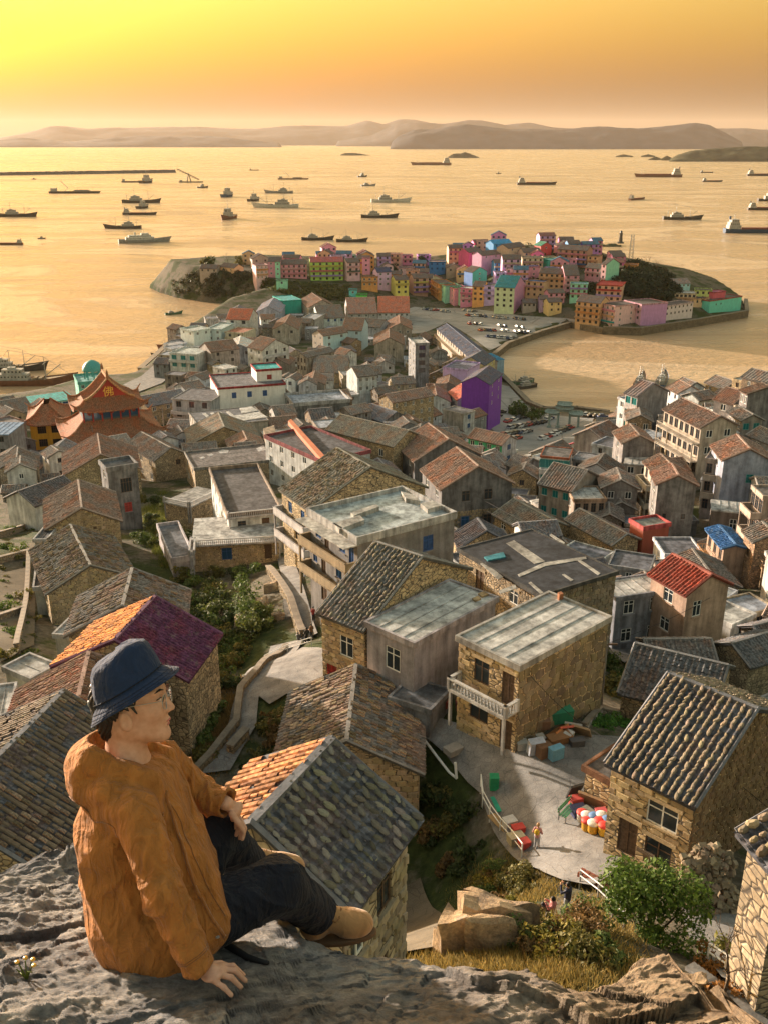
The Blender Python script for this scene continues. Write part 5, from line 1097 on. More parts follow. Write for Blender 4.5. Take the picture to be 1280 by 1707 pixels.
def boat(px, py, lpx, kind, dr, hullm, label, yaw=0.0, cat='ship', name=None):
    global NB; NB += 1
    p = at(px, py, 0); dep = p.y * cp + (CAMZ) * sp; L = max(5, lpx * dep / FPX / max(.35, abs(math.cos(yaw))))
    rz = (0 if dr > 0 else math.pi) + yaw
    root = empty(name or {'fishing': 'fishing_boat', 'cargo': 'cargo_ship', 'barge': 'barge', 'tug': 'tugboat', 'patrol': 'patrol_ship', 'crane': 'crane_barge'}[kind], (p.x, p.y, 0), rz, label, cat, 'vessels on the water')
    if kind == 'fishing':
        Bm, fb = L * .2, L * .055 + .5; mobj('hull', hull_mesh(L, Bm, fb, hullm, 1.3), root)
        d = MB(); tier(d, -L * .30, L * .02, Bm * .62, fb * .8, fb + L * .06); tier(d, -L * .26, -L * .04, Bm * .5, fb + L * .06, fb + L * .11); tier(d, -L * .2, -L * .12, Bm * .3, fb + L * .11, fb + L * .13)
        d.build('deckhouse', MT['house_white'], root); windows_row(root, -L * .28, L * .02, Bm * .62, fb + L * .022, L * .017); windows_row(root, -L * .24, -L * .04, Bm * .5, fb + L * .075, L * .02)
        for (x, h) in ((L * .2, .24), (-L * .17, .32), (-L * .38, .17)):
            m = MB(); m.tube([(x, 0, fb * .6), (x, 0, fb + L * h)], [L * .006, L * .003], 6); m.tube([(x, -Bm * .3, fb + L * h * .7), (x, Bm * .3, fb + L * h * .7)], L * .003, 5); m.build('mast', MT['metal'], root)
        b_ = MB(); b_.tube([(L * .2, 0, fb + L * .03), (L * .38, 0, fb + L * .16)], L * .0045, 5); b_.build('boom', MT['metal'], root)
        g = MB(); g.tube([(L * .2, 0, fb + L * .24), (L * .46, 0, fb * 1.8)], L * .0016, 4); g.tube([(-L * .17, 0, fb + L * .32), (L * .2, 0, fb + L * .24)], L * .0016, 4); g.tube([(-L * .17, 0, fb + L * .32), (-L * .46, 0, fb * 1.2)], L * .0016, 4); tag(g.build('rigging', MT['metal'], root), kind='stuff')
        for x in (L * .09, L * .15): MB().box(x - L * .02, x + L * .02, -Bm * .3, Bm * .3, fb * .8, fb * .8 + L * .03).build('hatch', MT['deck'], root)
    elif kind == 'cargo':
        Bm, fb = L * .16, L * .045 + .4; mobj('hull', hull_mesh(L, Bm, fb, hullm, .8), root)
        d = MB(); tier(d, -L * .46, -L * .30, Bm * .86, fb * .8, fb + L * .05); tier(d, -L * .45, -L * .32, Bm * .76, fb + L * .05, fb + L * .09); tier(d, -L * .43, -L * .33, Bm * .7, fb + L * .09, fb + L * .125)
        d.build('deckhouse', MT['house_white'], root); windows_row(root, -L * .43, -L * .33, Bm * .7, fb + L * .1, L * .014); windows_row(root, -L * .45, -L * .32, Bm * .76, fb + L * .06, L * .012)
        MB().box(-L * .26, L * .33, -Bm * .34, Bm * .34, fb * .8, fb + L * .018).build('hatch', MT['boot'], root)
        for (x, h) in ((L * .38, .12), (-L * .38, .20)): MB().tube([(x, 0, fb * .6), (x, 0, fb + L * h)], [L * .005, L * .003], 6).build('mast', MT['metal'], root)
        MB().tube([(-L * .44, 0, fb + L * .12), (-L * .44, 0, fb + L * .165)], L * .014, 8).build('funnel', MT[hullm], root)
    elif kind == 'patrol':
        Bm, fb = L * .16, L * .06; mobj('hull', hull_mesh(L, Bm, fb, hullm, 1.0), root)
        d = MB(); tier(d, -L * .36, L * .2, Bm * .78, fb * .8, fb + L * .05); tier(d, -L * .30, L * .14, Bm * .66, fb + L * .05, fb + L * .085); tier(d, -L * .05, L * .10, Bm * .56, fb + L * .085, fb + L * .12); d.build('deckhouse', MT['hull_white'], root)
        windows_row(root, -L * .34, L * .2, Bm * .78, fb + L * .015, L * .014); windows_row(root, -L * .28, L * .14, Bm * .66, fb + L * .058, L * .014); windows_row(root, -L * .04, L * .1, Bm * .56, fb + L * .095, L * .012)
        MB().tube([(0, 0, fb), (0, 0, fb + L * .22)], [L * .006, L * .003], 6).build('mast', MT['metal'], root); MB().tube([(-L * .16, 0, fb), (-L * .17, 0, fb + L * .14)], L * .018, 8).build('funnel', MT['hull_white'], root)
    elif kind == 'tug':
        Bm, fb = L * .32, L * .09; mobj('hull', hull_mesh(L, Bm, fb, hullm, 1.4), root)
        d = MB(); tier(d, -L * .2, L * .18, Bm * .62, fb * .8, fb + L * .14); tier(d, -L * .1, L * .14, Bm * .5, fb + L * .14, fb + L * .26); d.build('deckhouse', MT['house_white'], root); windows_row(root, -L * .1, L * .14, Bm * .5, fb + L * .16, L * .05)
        MB().tube([(0, 0, fb), (0, 0, fb + L * .5)], [L * .012, L * .006], 6).build('mast', MT['metal'], root)
    else:
        Bm, fb = L * .17, L * .035; mobj('hull', hull_mesh(L, Bm, fb, hullm, .2), root)
        d = MB(); tier(d, -L * .46, -L * .36, Bm * .7, fb * .8, fb + L * .06); d.build('deckhouse', MT['house_white'], root)
        if kind == 'barge':
            MB().tube([(-L * .2, 0, fb), (-L * .12, 0, fb + L * .06), (-L * .26, 0, fb + L * .2)], L * .006, 6).build('crane_arm', MT['metal'], root)
            hp_ = MB(); hp_.add([(-L * .05, -Bm * .3, fb * .8), (L * .35, -Bm * .3, fb * .8), (L * .35, Bm * .3, fb * .8), (-L * .05, Bm * .3, fb * .8), (L * .02, 0, fb + L * .03), (L * .28, 0, fb + L * .03)], [(0, 1, 5, 4), (1, 2, 5), (2, 3, 4, 5), (3, 0, 4)]); hp_.build('cargo_heap', MT['deck'], root)
        else:
            m = MB()
            for s in (-1, 1):
                m.tube([(L * .35, s * Bm * .25, fb + L * .08), (-L * .55, s * Bm * .12, fb + L * .5)], L * .014, 5)
                for q in range(9):
                    t0, t1 = q / 9, (q + 1) / 9
                    m.tube([(L * (.35 - .9 * t0), s * Bm * .2, fb + L * (.08 + .42 * t0)), (L * (.35 - .9 * t1), s * Bm * .2, fb + L * (.02 + .42 * t1))], L * .008, 4)
            m.build('conveyor_boom', MT['hull_dark'], root)
            m = MB()
            for s in (-1, 1): m.tube([(L * .0, s * Bm * .3, fb), (-L * .08, 0, fb + L * .32)], L * .014, 5); m.tube([(-L * .16, s * Bm * .3, fb), (-L * .08, 0, fb + L * .32)], L * .014, 5)
            m.build('tower', MT['hull_dark'], root)
    return root
BOATS = [(30,361,62,'fishing',1,'hull_dark','dark trawler cut off by the left edge below the glare',0),(16,408,46,'cargo',-1,'hull_rust','low freighter at the left edge with a tow line',0),(70,398,12,'tug',1,'hull_dark','tiny tow boat right of the left-edge freighter',.2),
 (241,404,78,'patrol',1,'hull_grey','grey-white ship with long superstructure, largest on the left water',.35),(206,381,60,'fishing',-1,'hull_dark','dark fishing boat just above the grey-white ship',0),(233,358,55,'cargo',1,'hull_dark','black freighter with bow to the right, above the dark fishing boat',0),
 (236,338,62,'fishing',1,'hull_dark','long dark trawler with two masts below the floating crane',0),(239,347,12,'tug',1,'hull_dark','small boat seen end-on between the black freighter and trawler',1.3),(125,322,83,'barge',1,'hull_dark','flat barge with crane arm left of the breakwater end',0),
 (218,304,29,'cargo',1,'hull_dark','small freighter below the breakwater',0),(245,305,13,'tug',1,'hull_dark','little boat end-on right of the small freighter',1.3),(57,299,7,'tug',1,'hull_dark','speck of a boat under the left part of the breakwater',.4),
 (319,304,40,'crane',1,'hull_dark','floating crane with slanting lattice boom at the breakwater end',0),(338,313,17,'tug',1,'hull_dark','short tug touching the floating crane',.3),(380,328,14,'tug',1,'hull_blue','bluish boat seen end-on in mid-channel',1.35),(381,365,17,'tug',-1,'hull_rust','brownish boat coming straight on, nearest in mid-channel',1.3),
 (424,284,15,'cargo',1,'hull_dark','small dark ship alone far out left of centre',0),(489,299,50,'barge',1,'hull_rust','long thin barge far out left of centre',0),(466,322,46,'fishing',-1,'hull_grey','pale fishing ship above the white trawler',0),(424,335,12,'tug',1,'hull_dark','small boat end-on at the white trawler\'s stern',1.2),
 (461,346,74,'fishing',-1,'hull_white','large white trawler with many masts left of centre',0),(604,295,15,'tug',1,'hull_dark','small far boat above the centre trawlers',.5),(614,310,23,'fishing',1,'hull_grey','short grey fishing boat in the centre distance',.6),(651,337,64,'fishing',1,'hull_white','white trawler with raised bow in the centre',.1),
 (632,363,60,'fishing',1,'hull_dark','dark trawler just below the white centre trawler',0),(529,400,52,'fishing',1,'hull_dark','left one of two dark trawlers above the painted houses',.1),(586,403,50,'fishing',1,'hull_dark','right one of two dark trawlers above the painted houses',0),
 (719,275,65,'cargo',-1,'hull_rust','long low tanker beside the twin-humped islet',0),(893,308,64,'cargo',1,'hull_dark','dark freighter with white bridge on its left, right of centre',0),(830,290,9,'tug',1,'hull_dark','speck of a boat right of the twin-humped islet',0),
 (1097,295,76,'cargo',-1,'hull_rust','long low ship with bridge on its right, far right',0),(1177,288,21,'cargo',1,'hull_dark','small ship under the scrubby island',0),(1186,303,33,'cargo',1,'hull_dark','dark ship in front of the small one under the scrubby island',0),(1270,293,52,'cargo',1,'hull_dark','dark ship cut by the right edge, farthest',0),
 (1061,333,32,'cargo',1,'hull_rust','orange and green coaster with white bridge, right side',.75),(1136,366,64,'fishing',1,'hull_dark','dark trawler with raised bow on the right water',0),(1280,335,36,'tug',1,'hull_dark','small work boat at the right edge',0),(1278,350,66,'cargo',1,'hull_dark','dark coaster cut by the right edge, middle one',0),
 (1268,388,124,'cargo',1,'hull_blue','large blue freighter with white bridge, nearest at the right edge',0),(48,641,150,'fishing',1,'hull_rust','big rusty trawler moored by the left shore',.05),(20,618,110,'fishing',1,'hull_dark','second trawler moored behind the rusty one',.1),(290,524,25,'fishing',1,'hull_green','small open fishing boat below the island cliff',.5),
 (868,648,52,'fishing',-1,'hull_dark','black-hulled boat with green deck cargo at the harbour road',.5),(866,640,46,'fishing',-1,'hull_green','green boat moored behind the black-hulled boat',.6),(1066,640,30,'fishing',1,'hull_rust','yellowish boat half hidden behind the tall bare gable',1.2),(1102,640,34,'fishing',1,'hull_blue','boat with high mast half hidden behind the tall bare gable',1.2),
 (284,578,30,'fishing',-1,'hull_rust','brown boat beached at the white-blue shore block',.9),(272,592,28,'fishing',-1,'hull_dark','small masted boat at the left quay wall',.8),(278,482,26,'fishing',1,'hull_grey','grey boat at the tip of the island cliff',.3)]
for bt in BOATS: boat(bt[0], bt[1], bt[2], bt[3], bt[4], bt[5], bt[6], bt[7])
# breakwater, lighthouse and skerries
p0, p1 = at(-120, 294, 0), at(292, 287.5, 0)
bw = MB(); d = (p1 - p0); L = d.length; M = Matrix.Translation(p0) @ Matrix.Rotation(math.atan2(d.y, d.x), 4, 'Z')
n = 60
for i in range(n):
    x0, x1 = L * i / n, L * (i + 1) / n - .6; h = 9 + rng.uniform(-.5, .5); bw.add([tuple(M @ Vector(v)) for v in ((x0, -22, -2), (x1, -22, -2), (x1, 22, -2), (x0, 22, -2), (x0, -7, h), (x1, -7, h), (x1, 7, h), (x0, 7, h))], [(4, 5, 6, 7), (0, 1, 5, 4), (1, 2, 6, 5), (2, 3, 7, 6), (3, 0, 4, 7)])
o = bw.build('breakwater', MT['stone'], color=(.12, .1, .085)); tag(o, 'long low stone breakwater on the far left water', 'breakwater', kind=None)
islet('skerry', [(1002,411),(1010,405),(1022,408),(1030,411)], at(1015, 410).y, 14, 61, .6); islet('skerry', [(1018,410),(1028,406),(1040,406),(1050,411)], at(1034, 410).y, 18, 62, .6)
lp = at(1033, 409, 0); lt = empty('lighthouse', (lp.x, lp.y, 2), 0, 'small dark lighthouse on a skerry behind the headland', 'lighthouse')
MB().lathe([(3.6, 0), (3.2, 1.5), (2.0, 1.6), (1.5, 9), (2.1, 9.2), (2.1, 9.8)], 12).build('tower', MT['stone'], lt, (.12, .11, .1)); MB().lathe([(1.2, 9.8), (1.2, 11.4), (1.5, 11.5), (.1, 12.8)], 10).build('lantern', MT['glass'], lt)
mp = onground(1050, 440); mt = empty('radio_mast', mp, 0, 'thin lattice radio mast on the headland mound', 'mast')
m = MB()
for sx in (-1, 1):
    for sy in (-1, 1): m.tube([(sx * 1.4, sy * 1.4, -1), (sx * .8, sy * .8, 19)], .13, 4)
for k in range(9):
    z = k * 2.1; r = 1.4 - .6 * k / 9
    for a, b_ in (((-r, -r), (r, -r)), ((r, -r), (r, r)), ((r, r), (-r, r)), ((-r, r), (-r, -r))): m.tube([(a[0], a[1], z), (b_[0], b_[1], z + 2.1)], .07, 4)
m.build('lattice', MT['metal'], mt)
# quay walls along the harbour
def seawall(pts, label, h=3.0, wdt=1.0, col=(.2, .165, .125)):
    P = [at(a, b_, 0) for a, b_ in pts]; root = empty('sea_wall', (0, 0, 0), 0, label, 'wall')
    for p, q in zip(P[:-1], P[1:]):
        d = q - p; L = d.length; M = Matrix.Translation(p) @ Matrix.Rotation(math.atan2(d.y, d.x), 4, 'Z')
        MB().box(-.3, L + .3, -wdt, wdt, -1, h, M=M).build('wall_section', MT['rubble'], root, col)
        MB().box(-.3, L + .3, -wdt - .15, wdt + .15, h, h + .35, M=M).build('coping', MT['stone'], root, tuple(c * 1.3 for c in col))
seawall([(822,600),(845,581),(900,561),(950,546),(1005,557)], 'curving stone quay wall below the car park')
seawall([(1005,557),(1065,559),(1160,544),(1243,529),(1241,509)], 'stone quay wall under the waterfront painted houses', 4.0)
seawall([(832,632),(880,682),(905,692)], 'quay edge along the harbour road')
seawall([(905,692),(960,691),(1012,698)], 'quay edge behind the memorial gate')
seawall([(236,627),(275,591),(304,563)], 'tan quay wall by the left shore houses', 3.6, 1.2, (.28, .22, .16))
# ------------------------------------------------------------------ cars
MT['carpaint'] = m_objcolor('car_paint', .3, .05, .0, .5); MT['carglass'] = m_flat('car_glass', (.02, .025, .03), .1, .6)
def car_meshes():
    b_ = MB(); W = .88
    sec = [(-2.1, .35, .62, .80), (-1.95, .28, .86, .95), (-1.2, .25, .95, 1.0), (.9, .25, .92, 1.0), (1.9, .28, .78, .95), (2.15, .36, .6, .8)]
    for (x, z0, z1, w) in sec:
        ww = W * w; b_.v += [(x, -ww, z0), (x, -ww, z1 * .85), (x, -ww * .9, z1), (x, ww * .9, z1), (x, ww, z1 * .85), (x, ww, z0)]
    for i in range(5):
        for j in range(6): a = i * 6 + j; c = i * 6 + (j + 1) % 6; b_.f.append([a, c, c + 6, a + 6]); b_.m.append(0)
    b_.f += [list(range(6)), list(range(35, 29, -1))]; b_.m += [0, 0]
    c = MB(); lo = [(-1.75, .93), (1.05, .93)]; hi = [(-1.25, 1.45), (.25, 1.45)]
    c.add([(lo[0][0], -.78, .92), (lo[1][0], -.78, .92), (lo[1][0], .78, .92), (lo[0][0], .78, .92), (hi[0][0], -.62, 1.42), (hi[1][0], -.62, 1.42), (hi[1][0], .62, 1.42), (hi[0][0], .62, 1.42)], [(0, 1, 5, 4), (1, 2, 6, 5), (2, 3, 7, 6), (3, 0, 4, 7)])
    r = MB().box(-1.27, .27, -.63, .63, 1.42, 1.48, taper=.02); wh = MB()
    wh.tube([(0, -.1, 0), (0, .1, 0)], .33, 12)
    return b_.mesh('body', MT['carpaint']), c.mesh('window', MT['carglass']), r.mesh('roof', MT['carpaint']), wh.mesh('wheel', MT['rubber'])
CM = car_meshes(); CC = [('white', (.6, .6, .6)), ('white', (.62, .62, .63)), ('silver', (.35, .36, .38)), ('black', (.02, .02, .022)), ('dark grey', (.08, .08, .09)), ('red', (.35, .03, .03)), ('dark blue', (.03, .06, .16))]
def car(px, py, ang, where, rr, ordn):
    nm, col = rr.choice(CC); p = onground(px, py); root = empty('parked_car', (p.x, p.y, G(p.x, p.y) + .27), ang, f'{nm} car, {ordn}, {where}', 'car', f'cars {where}')
    mobj('body', CM[0], root, color=col); mobj('window', CM[1], root); mobj('roof', CM[2], root, color=col)
    for x in (-1.3, 1.3):
        for y in (-.78, .78): mobj('wheel', CM[3], root, (x, y, .33))
cr = random.Random(5)
ORD = 'first second third fourth fifth sixth seventh eighth ninth tenth eleventh twelfth thirteenth fourteenth'.split(); ROWN = {}
def row(a, b_, n, ang, where, skip=.12):
    ROWN[where] = ROWN.get(where, 0) + 1; rn = ORD[ROWN[where] - 1]; q = 0
    for i in range(n):
        if cr.random() < skip: continue
        t = i / max(1, n - 1); q += 1; car(a[0] + (b_[0] - a[0]) * t + cr.uniform(-.6, .6), a[1] + (b_[1] - a[1]) * t + cr.uniform(-.5, .5), ang + cr.uniform(-.08, .08), where, cr, f'{ORD[q - 1]} from the left in {rn} row')
W1 = 'car park below painted houses'
row((778, 527), (872, 534), 14, 1.9, W1); row((782, 541), (870, 548), 10, 1.9, W1, .3); row((800, 552), (880, 556), 12, 1.9, W1); row((700, 516), (745, 521), 8, .3, W1, .25); row((812, 562), (850, 566), 8, 1.6, W1); row((664, 545), (700, 540), 3, .4, W1); row((775, 519), (790, 521), 3, .3, W1); row((855, 566), (862, 567), 1, .3, W1, 0)
W2 = 'square by memorial gate'
row((808, 712), (835, 690), 5, .5, W2, 0); row((838, 728), (880, 722), 7, .9, W2, 0); row((850, 716), (905, 706), 8, .9, W2, 0); row((842, 738), (862, 733), 4, .9, W2, 0); row((905, 734), (948, 716), 7, .6, W2, 0); row((846, 705), (885, 694), 5, .9, W2, .2); row((823, 662), (824, 690), 5, 1.4, W2, .2); row((853, 686), (854, 687), 1, .2, W2, 0); row((912, 702), (916, 700), 2, .8, W2, 0); row((968, 694), (1004, 697), 5, .2, W2)
# ------------------------------------------------------------------ memorial gate
gp = onground(938, 714); ga = at(915, 700, gp.z); gate = empty('memorial_gate', gp, R(-14), 'grey-green stone memorial gate with tiered roofs on the square', 'gate')
gs = 56 * (gp.y * cp + (CAMZ - gp.z) * sp) / FPX / 20.0; GC = (.3, .37, .34)
for k, (x, h) in enumerate(((-8.5, 9), (-3.4, 12), (3.4, 12), (8.5, 9))):
    MB().box(x - .65, x + .65, -.65, .65, -.5, h).build('column', MT['stone'], gate, GC); MB().box(x - 1.3, x + 1.3, -1.6, 1.6, -.5, 1.6, taper=.25).build('plinth', MT['stone'], gate, GC)
for (x0, x1, z) in ((-8.5, -3.4, 7.6), (-3.4, 3.4, 10.2), (3.4, 8.5, 7.6)):
    MB().box(x0 + .65, x1 - .65, -.4, .4, z, z + 1.6).build('beam', MT['stone'], gate, GC)
def curved_roof(parent, name, x0, x1, z, dep, up, mat, col, lift=.8):
    mb = MB(); n = 14; rows_ = [(-1, 0), (-.55, .35), (0, 1), (.55, .35), (1, 0)]
    for (s, t) in rows_:
        for i in range(n + 1):
            u = i / n * 2 - 1; ex = (1 - .28 * t); x = (x0 + x1) / 2 + (x1 - x0) / 2 * u * ex
            mb.v.append((x, s * dep, z + t * up + lift * abs(u) ** 4 * (1 - t * .6)))
    for r_ in range(4):
        for i in range(n): a = r_ * (n + 1) + i; mb.f.append([a, a + 1, a + n + 2, a + n + 1]); mb.m.append(0)
    k = len(mb.v)
    mb.v += [(v[0], v[1], v[2] - .35) for v in mb.v[:k]]
    for r_ in range(4):
        for i in range(n): a = k + r_ * (n + 1) + i; mb.f.append([a + n + 1, a + n + 2, a + 1, a]); mb.m.append(0)
    for i in range(n): mb.f.append([i, k + i, k + i + 1, i + 1]); mb.m.append(0); a = 4 * (n + 1) + i; mb.f.append([a, a + 1, k + a + 1, k + a]); mb.m.append(0)
    ro = mb.build(name, mat, parent, col)
    MB().box((x0 + x1) / 2 - (x1 - x0) * .33, (x0 + x1) / 2 + (x1 - x0) * .33, -.2, .2, z + up - .1, z + up + .5).build('ridge', mat, ro, tuple(c * 1.2 for c in col)); return ro
for (x0, x1, z) in ((-11.5, -2.6, 9.3), (2.6, 11.5, 9.3), (-5.6, 5.6, 12.2), (-4.6, 4.6, 14.4)): curved_roof(gate, 'roof', x0, x1, z, 2.3, 1.6, MT['stone'], GC, 1.1)
MB().box(-2.6, 2.6, -.5, .5, 12.2, 14.3).build('panel', MT['stone'], gate, GC); gate.scale = (gs, gs, gs)
# ------------------------------------------------------------------ the temple
RT = (.26, .125, .075); RED = (.42, .045, .035)
def ring_roof(parent, name, x0, x1, y0, y1, z0, ins, z1, lift, col, n=12, m=7):
    """hipped skirt roof: outer rectangle at z0, inset rectangle at z1, concave slope, corners turned up"""
    per = []
    cs = [(x0, y0, 1, 1), (x1, y0, -1, 1), (x1, y1, -1, -1), (x0, y1, 1, -1)]
    for k in range(4):
        a, b_ = cs[k], cs[(k + 1) % 4]
        for i in range(n):
            t = i / n; per.append((a, b_, t))
    mb = MB(); N_ = len(per)
    for j in range(m + 1):
        s = j / m
        for (a, b_, t) in per:
            ax, ay = a[0] + a[2] * ins * s, a[1] + a[3] * ins * s; bx, by = b_[0] + b_[2] * ins * s, b_[1] + b_[3] * ins * s
            u = abs(2 * t - 1); mb.v.append((ax + (bx - ax) * t, ay + (by - ay) * t, z0 + (z1 - z0) * s ** 1.45 + lift * u ** 5 * (1 - s) ** 2))
    for j in range(m):
        for i in range(N_): mb.f.append([j * N_ + i, j * N_ + (i + 1) % N_, (j + 1) * N_ + (i + 1) % N_, (j + 1) * N_ + i]); mb.m.append(0)
    k = len(mb.v); mb.v += [(v[0], v[1], v[2] - .35) for v in mb.v[:N_ * 2]]
    for i in range(N_):
        i2 = (i + 1) % N_; mb.f += [[i, k + i, k + i2, i2], [k + i, k + N_ + i, k + N_ + i2, k + i2]]; mb.m += [0, 0]
    ro = mb.build(name, MT['tile'], parent, col)
    for kx, c in enumerate(cs):                # hip ridges with finials
        pts = [(c[0] + c[2] * ins * s, c[1] + c[3] * ins * s, z0 + (z1 - z0) * s ** 1.45 + lift * (1 - s) ** 2 + .15) for s in (0, .12, .3, .55, 1)]
        pts[0] = (pts[0][0] - c[2] * .8, pts[0][1] - c[3] * .8, pts[0][2] + .9)
        MB().tube(pts, [.12, .25, .28, .28, .28], 6).build('hip_ridge', MT['tile'], ro, tuple(x * 1.25 for x in col))
    return ro
def rib_lines(ro, fn, n, r, col): 
    mb = MB()
    for i in range(n): mb.tube(fn(i / (n - 1)), r, 4, cap=False)
    return tag(mb.build('tile_ribs', MT['tile'], ro, col), kind='stuff')
Bw, e1, e2, TW, TD_, zt = solve_house((118, 737), (268, 720), 21.0, 5.2)
TD_ = 19.0; tb = Bw - Vector((0, 0, 5.2))
temple = empty('temple', tb, math.atan2(e2.y, e2.x), 'red-walled temple hall with double curved brown roofs and golden character', 'temple')
MB().box(1.5, TD_ - 1, 1.5, TW - 1.5, -6, 5.6).build('lower_wall', MT['paint'], temple, (.55, .09, .075))
lr = ring_roof(temple, 'lower_roof', -1.2, TD_ + 1.2, -1.5, TW + 1.5, 5.0, 6.2, 9.2, 1.5, RT)
ux0, ux1, uy0, uy1 = 4.6, TD_ - 4.6, 4.4, TW - 4.4
MB().box(ux0, ux1, uy0, uy1, 8, 12.2).build('upper_wall', MT['paint'], temple, (.06, .09, .11))
for k in range(7):
    y = uy0 + (uy1 - uy0) * k / 6; MB().tube([(ux0 - .25, y, 8.6), (ux0 - .25, y, 12)], .2, 8).build('column', MT['red_frame'], temple)
for k in range(5):
    y = uy0 + (uy1 - uy0) * (k + .5) / 5; MB().lathe([(.1, -.6), (.45, -.35), (.55, 0), (.45, .35), (.1, .6)], 10, (ux0 - 1.2, y, 11.2)).build('lantern', MT['red_panel'], temple)
for k in range(6):
    y0_ = uy0 + (uy1 - uy0) * (k + .12) / 6; y1_ = uy0 + (uy1 - uy0) * (k + .88) / 6; MB().box(ux0 - .08, ux0 + .05, y0_, y1_, 9.4, 11.4).build('window', MT['bglass'], temple)
ur = ring_roof(temple, 'upper_roof', ux0 - 2.4, ux1 + 2.4, uy0 - 2.4, uy1 + 2.4, 11.8, 3.8, 14.6, 1.7, RT)
gy0, gy1 = uy0 + 1.4, uy1 - 1.4; gx0, gx1 = ux0 + 1.4, ux1 - 1.4; ymid = (gy0 + gy1) / 2; zr = 19.6
# gable-and-hip top: concave slopes either side of the ridge that runs away from the square
mb = MB(); n = 8
for e in (gx0 - .8, gx1 + .8):
    for j in range(-n, n + 1):
        t = abs(j) / n; mb.v.append((e, ymid + (gy1 - ymid + .8) * j / n, zr - (zr - 14.3) * (1 - (1 - t) ** 1.5)))
for j in range(2 * n): mb.f.append([j, j + 1, 2 * n + 2 + j, 2 * n + 1 + j]); mb.m.append(0)
tr_ = mb.build('top_roof', MT['tile'], temple, RT)
def top_rib(s):
    x = gx0 - .8 + (gx1 - gx0 + 1.6) * s; return [(x, ymid + (gy1 - ymid + .8) * j / n, zr + .06 - (zr - 14.3) * (1 - (1 - abs(j) / n) ** 1.5)) for j in range(-n, n + 1)]
rib_lines(tr_, top_rib, 26, .12, RT)
for s in (0, 1): MB().tube(top_rib(s), .3, 6).build('verge', MT['tile'], tr_, (.4, .24, .12))
MB().box(gx0 - 1, gx1 + 1, ymid - .25, ymid + .25, zr - .1, zr + .7).build('ridge', MT['tile'], tr_, (.4, .22, .11))
for x in (gx0 - 1, gx1 + 1): MB().tube([(x, ymid, zr), (x, ymid, zr + 1.6), (x + .3, ymid, zr + 2.3)], [.45, .3, .05], 6).build('finial', MT['tile'], tr_, (.3, .15, .08))
g = MB(); pr = [(gx0, ymid + (gy1 - ymid) * j / n, zr - .35 - (zr - 14.6) * (1 - (1 - abs(j) / n) ** 1.4)) for j in range(-n, n + 1)]; g.add(pr + [(p[0] + .3, p[1], p[2]) for p in pr], [tuple(range(2 * n + 1))]); gb = g.build('gable', MT['paint'], temple, RED)
tc = bpy.data.curves.new('character', 'FONT'); tc.body = '\u4f5b'; tc.size = 2.9; tc.extrude = .06; tc.align_x = 'CENTER'
to = bpy.data.objects.new('character', tc); COL.objects.link(to); dg = bpy.context.evaluated_depsgraph_get(); dg.update()
tm = bpy.data.meshes.new_from_object(to.evaluated_get(dg)); bpy.data.objects.remove(to)
MT['gold'] = m_flat('gold_paint', (.75, .42, .06), .4, .5, var=.15); tm.materials.clear(); tm.materials.append(MT['gold'])
co = bpy.data.objects.new('character', tm); link(co, gb); co.location = (gx0 - .12, ymid, 14.9); co.rotation_euler = (R(90), 0, R(-90))
def lr_rib(s):    # ribs on the front skirt of the lower roof
    pts = []
    for q in range(6):
        t = q / 5; y0_ = -1.5 + 6.2 * t; y1_ = TW + 1.5 - 6.2 * t; u = abs(2 * s - 1); pts.append((-1.2 + 6.2 * t, y0_ + (y1_ - y0_) * s, 5.0 + 4.2 * t ** 1.45 + 1.5 * u ** 5 * (1 - t) ** 2 + .05))
    return pts
rib_lines(lr, lr_rib, 44, .11, RT)
def ur_rib(s):
    pts = []
    for q in range(5):
        t = q / 4; y0_ = uy0 - 2.4 + 3.8 * t; y1_ = uy1 + 2.4 - 3.8 * t; u = abs(2 * s - 1); pts.append((ux0 - 2.4 + 3.8 * t, y0_ + (y1_ - y0_) * s, 11.8 + 2.8 * t ** 1.45 + 1.7 * u ** 5 * (1 - t) ** 2 + .05))
    return pts
rib_lines(ur, ur_rib, 36, .11, RT)
# yellow wing
Bw, e1, e2, YW, YD, zt = solve_house((50, 707), (108, 703), 14.0, 8.0); tb = Bw - Vector((0, 0, 8.0))
wing = empty('temple_wing', tb, math.atan2(e2.y, e2.x), 'yellow two-storey temple wing with curved brown roof', 'temple')
yw = MB(); wall_face(yw, facemap('L', YD, YW), YW, -3, 8, [(YW * .55, YW * .8, 1.2, 3.4), (YW * .55, YW * .8, 5, 7.2), (YW * .15, YW * .4, 5, 7.2), (YW * .1, YW * .4, -.5, 3.2)]); yw.quad((0, 0, -3), (YD, 0, -3), (YD, 0, 8), (0, 0, 8)); yw.quad((0, YW, -3), (YD, YW, -3), (YD, YW, 8), (0, YW, 8)); yw.quad((YD, 0, -3), (YD, YW, -3), (YD, YW, 8), (YD, 0, 8))
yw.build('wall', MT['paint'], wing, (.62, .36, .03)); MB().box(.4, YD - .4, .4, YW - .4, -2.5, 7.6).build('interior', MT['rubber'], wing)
for u0, v0 in ((.55, 1.2), (.55, 5), (.15, 5)):
    put('window', frame_mesh(round(YW * .25, 2), 2.2, 'd'), wing, 'L', YD, YW, YW * (u0 + .125), v0, -.1)
ring_roof(wing, 'roof', -1.4, YD + 1.4, -1.4, YW + 1.4, 7.8, min(YD, YW) / 2 + .6, 12.4, 1.4, RT)
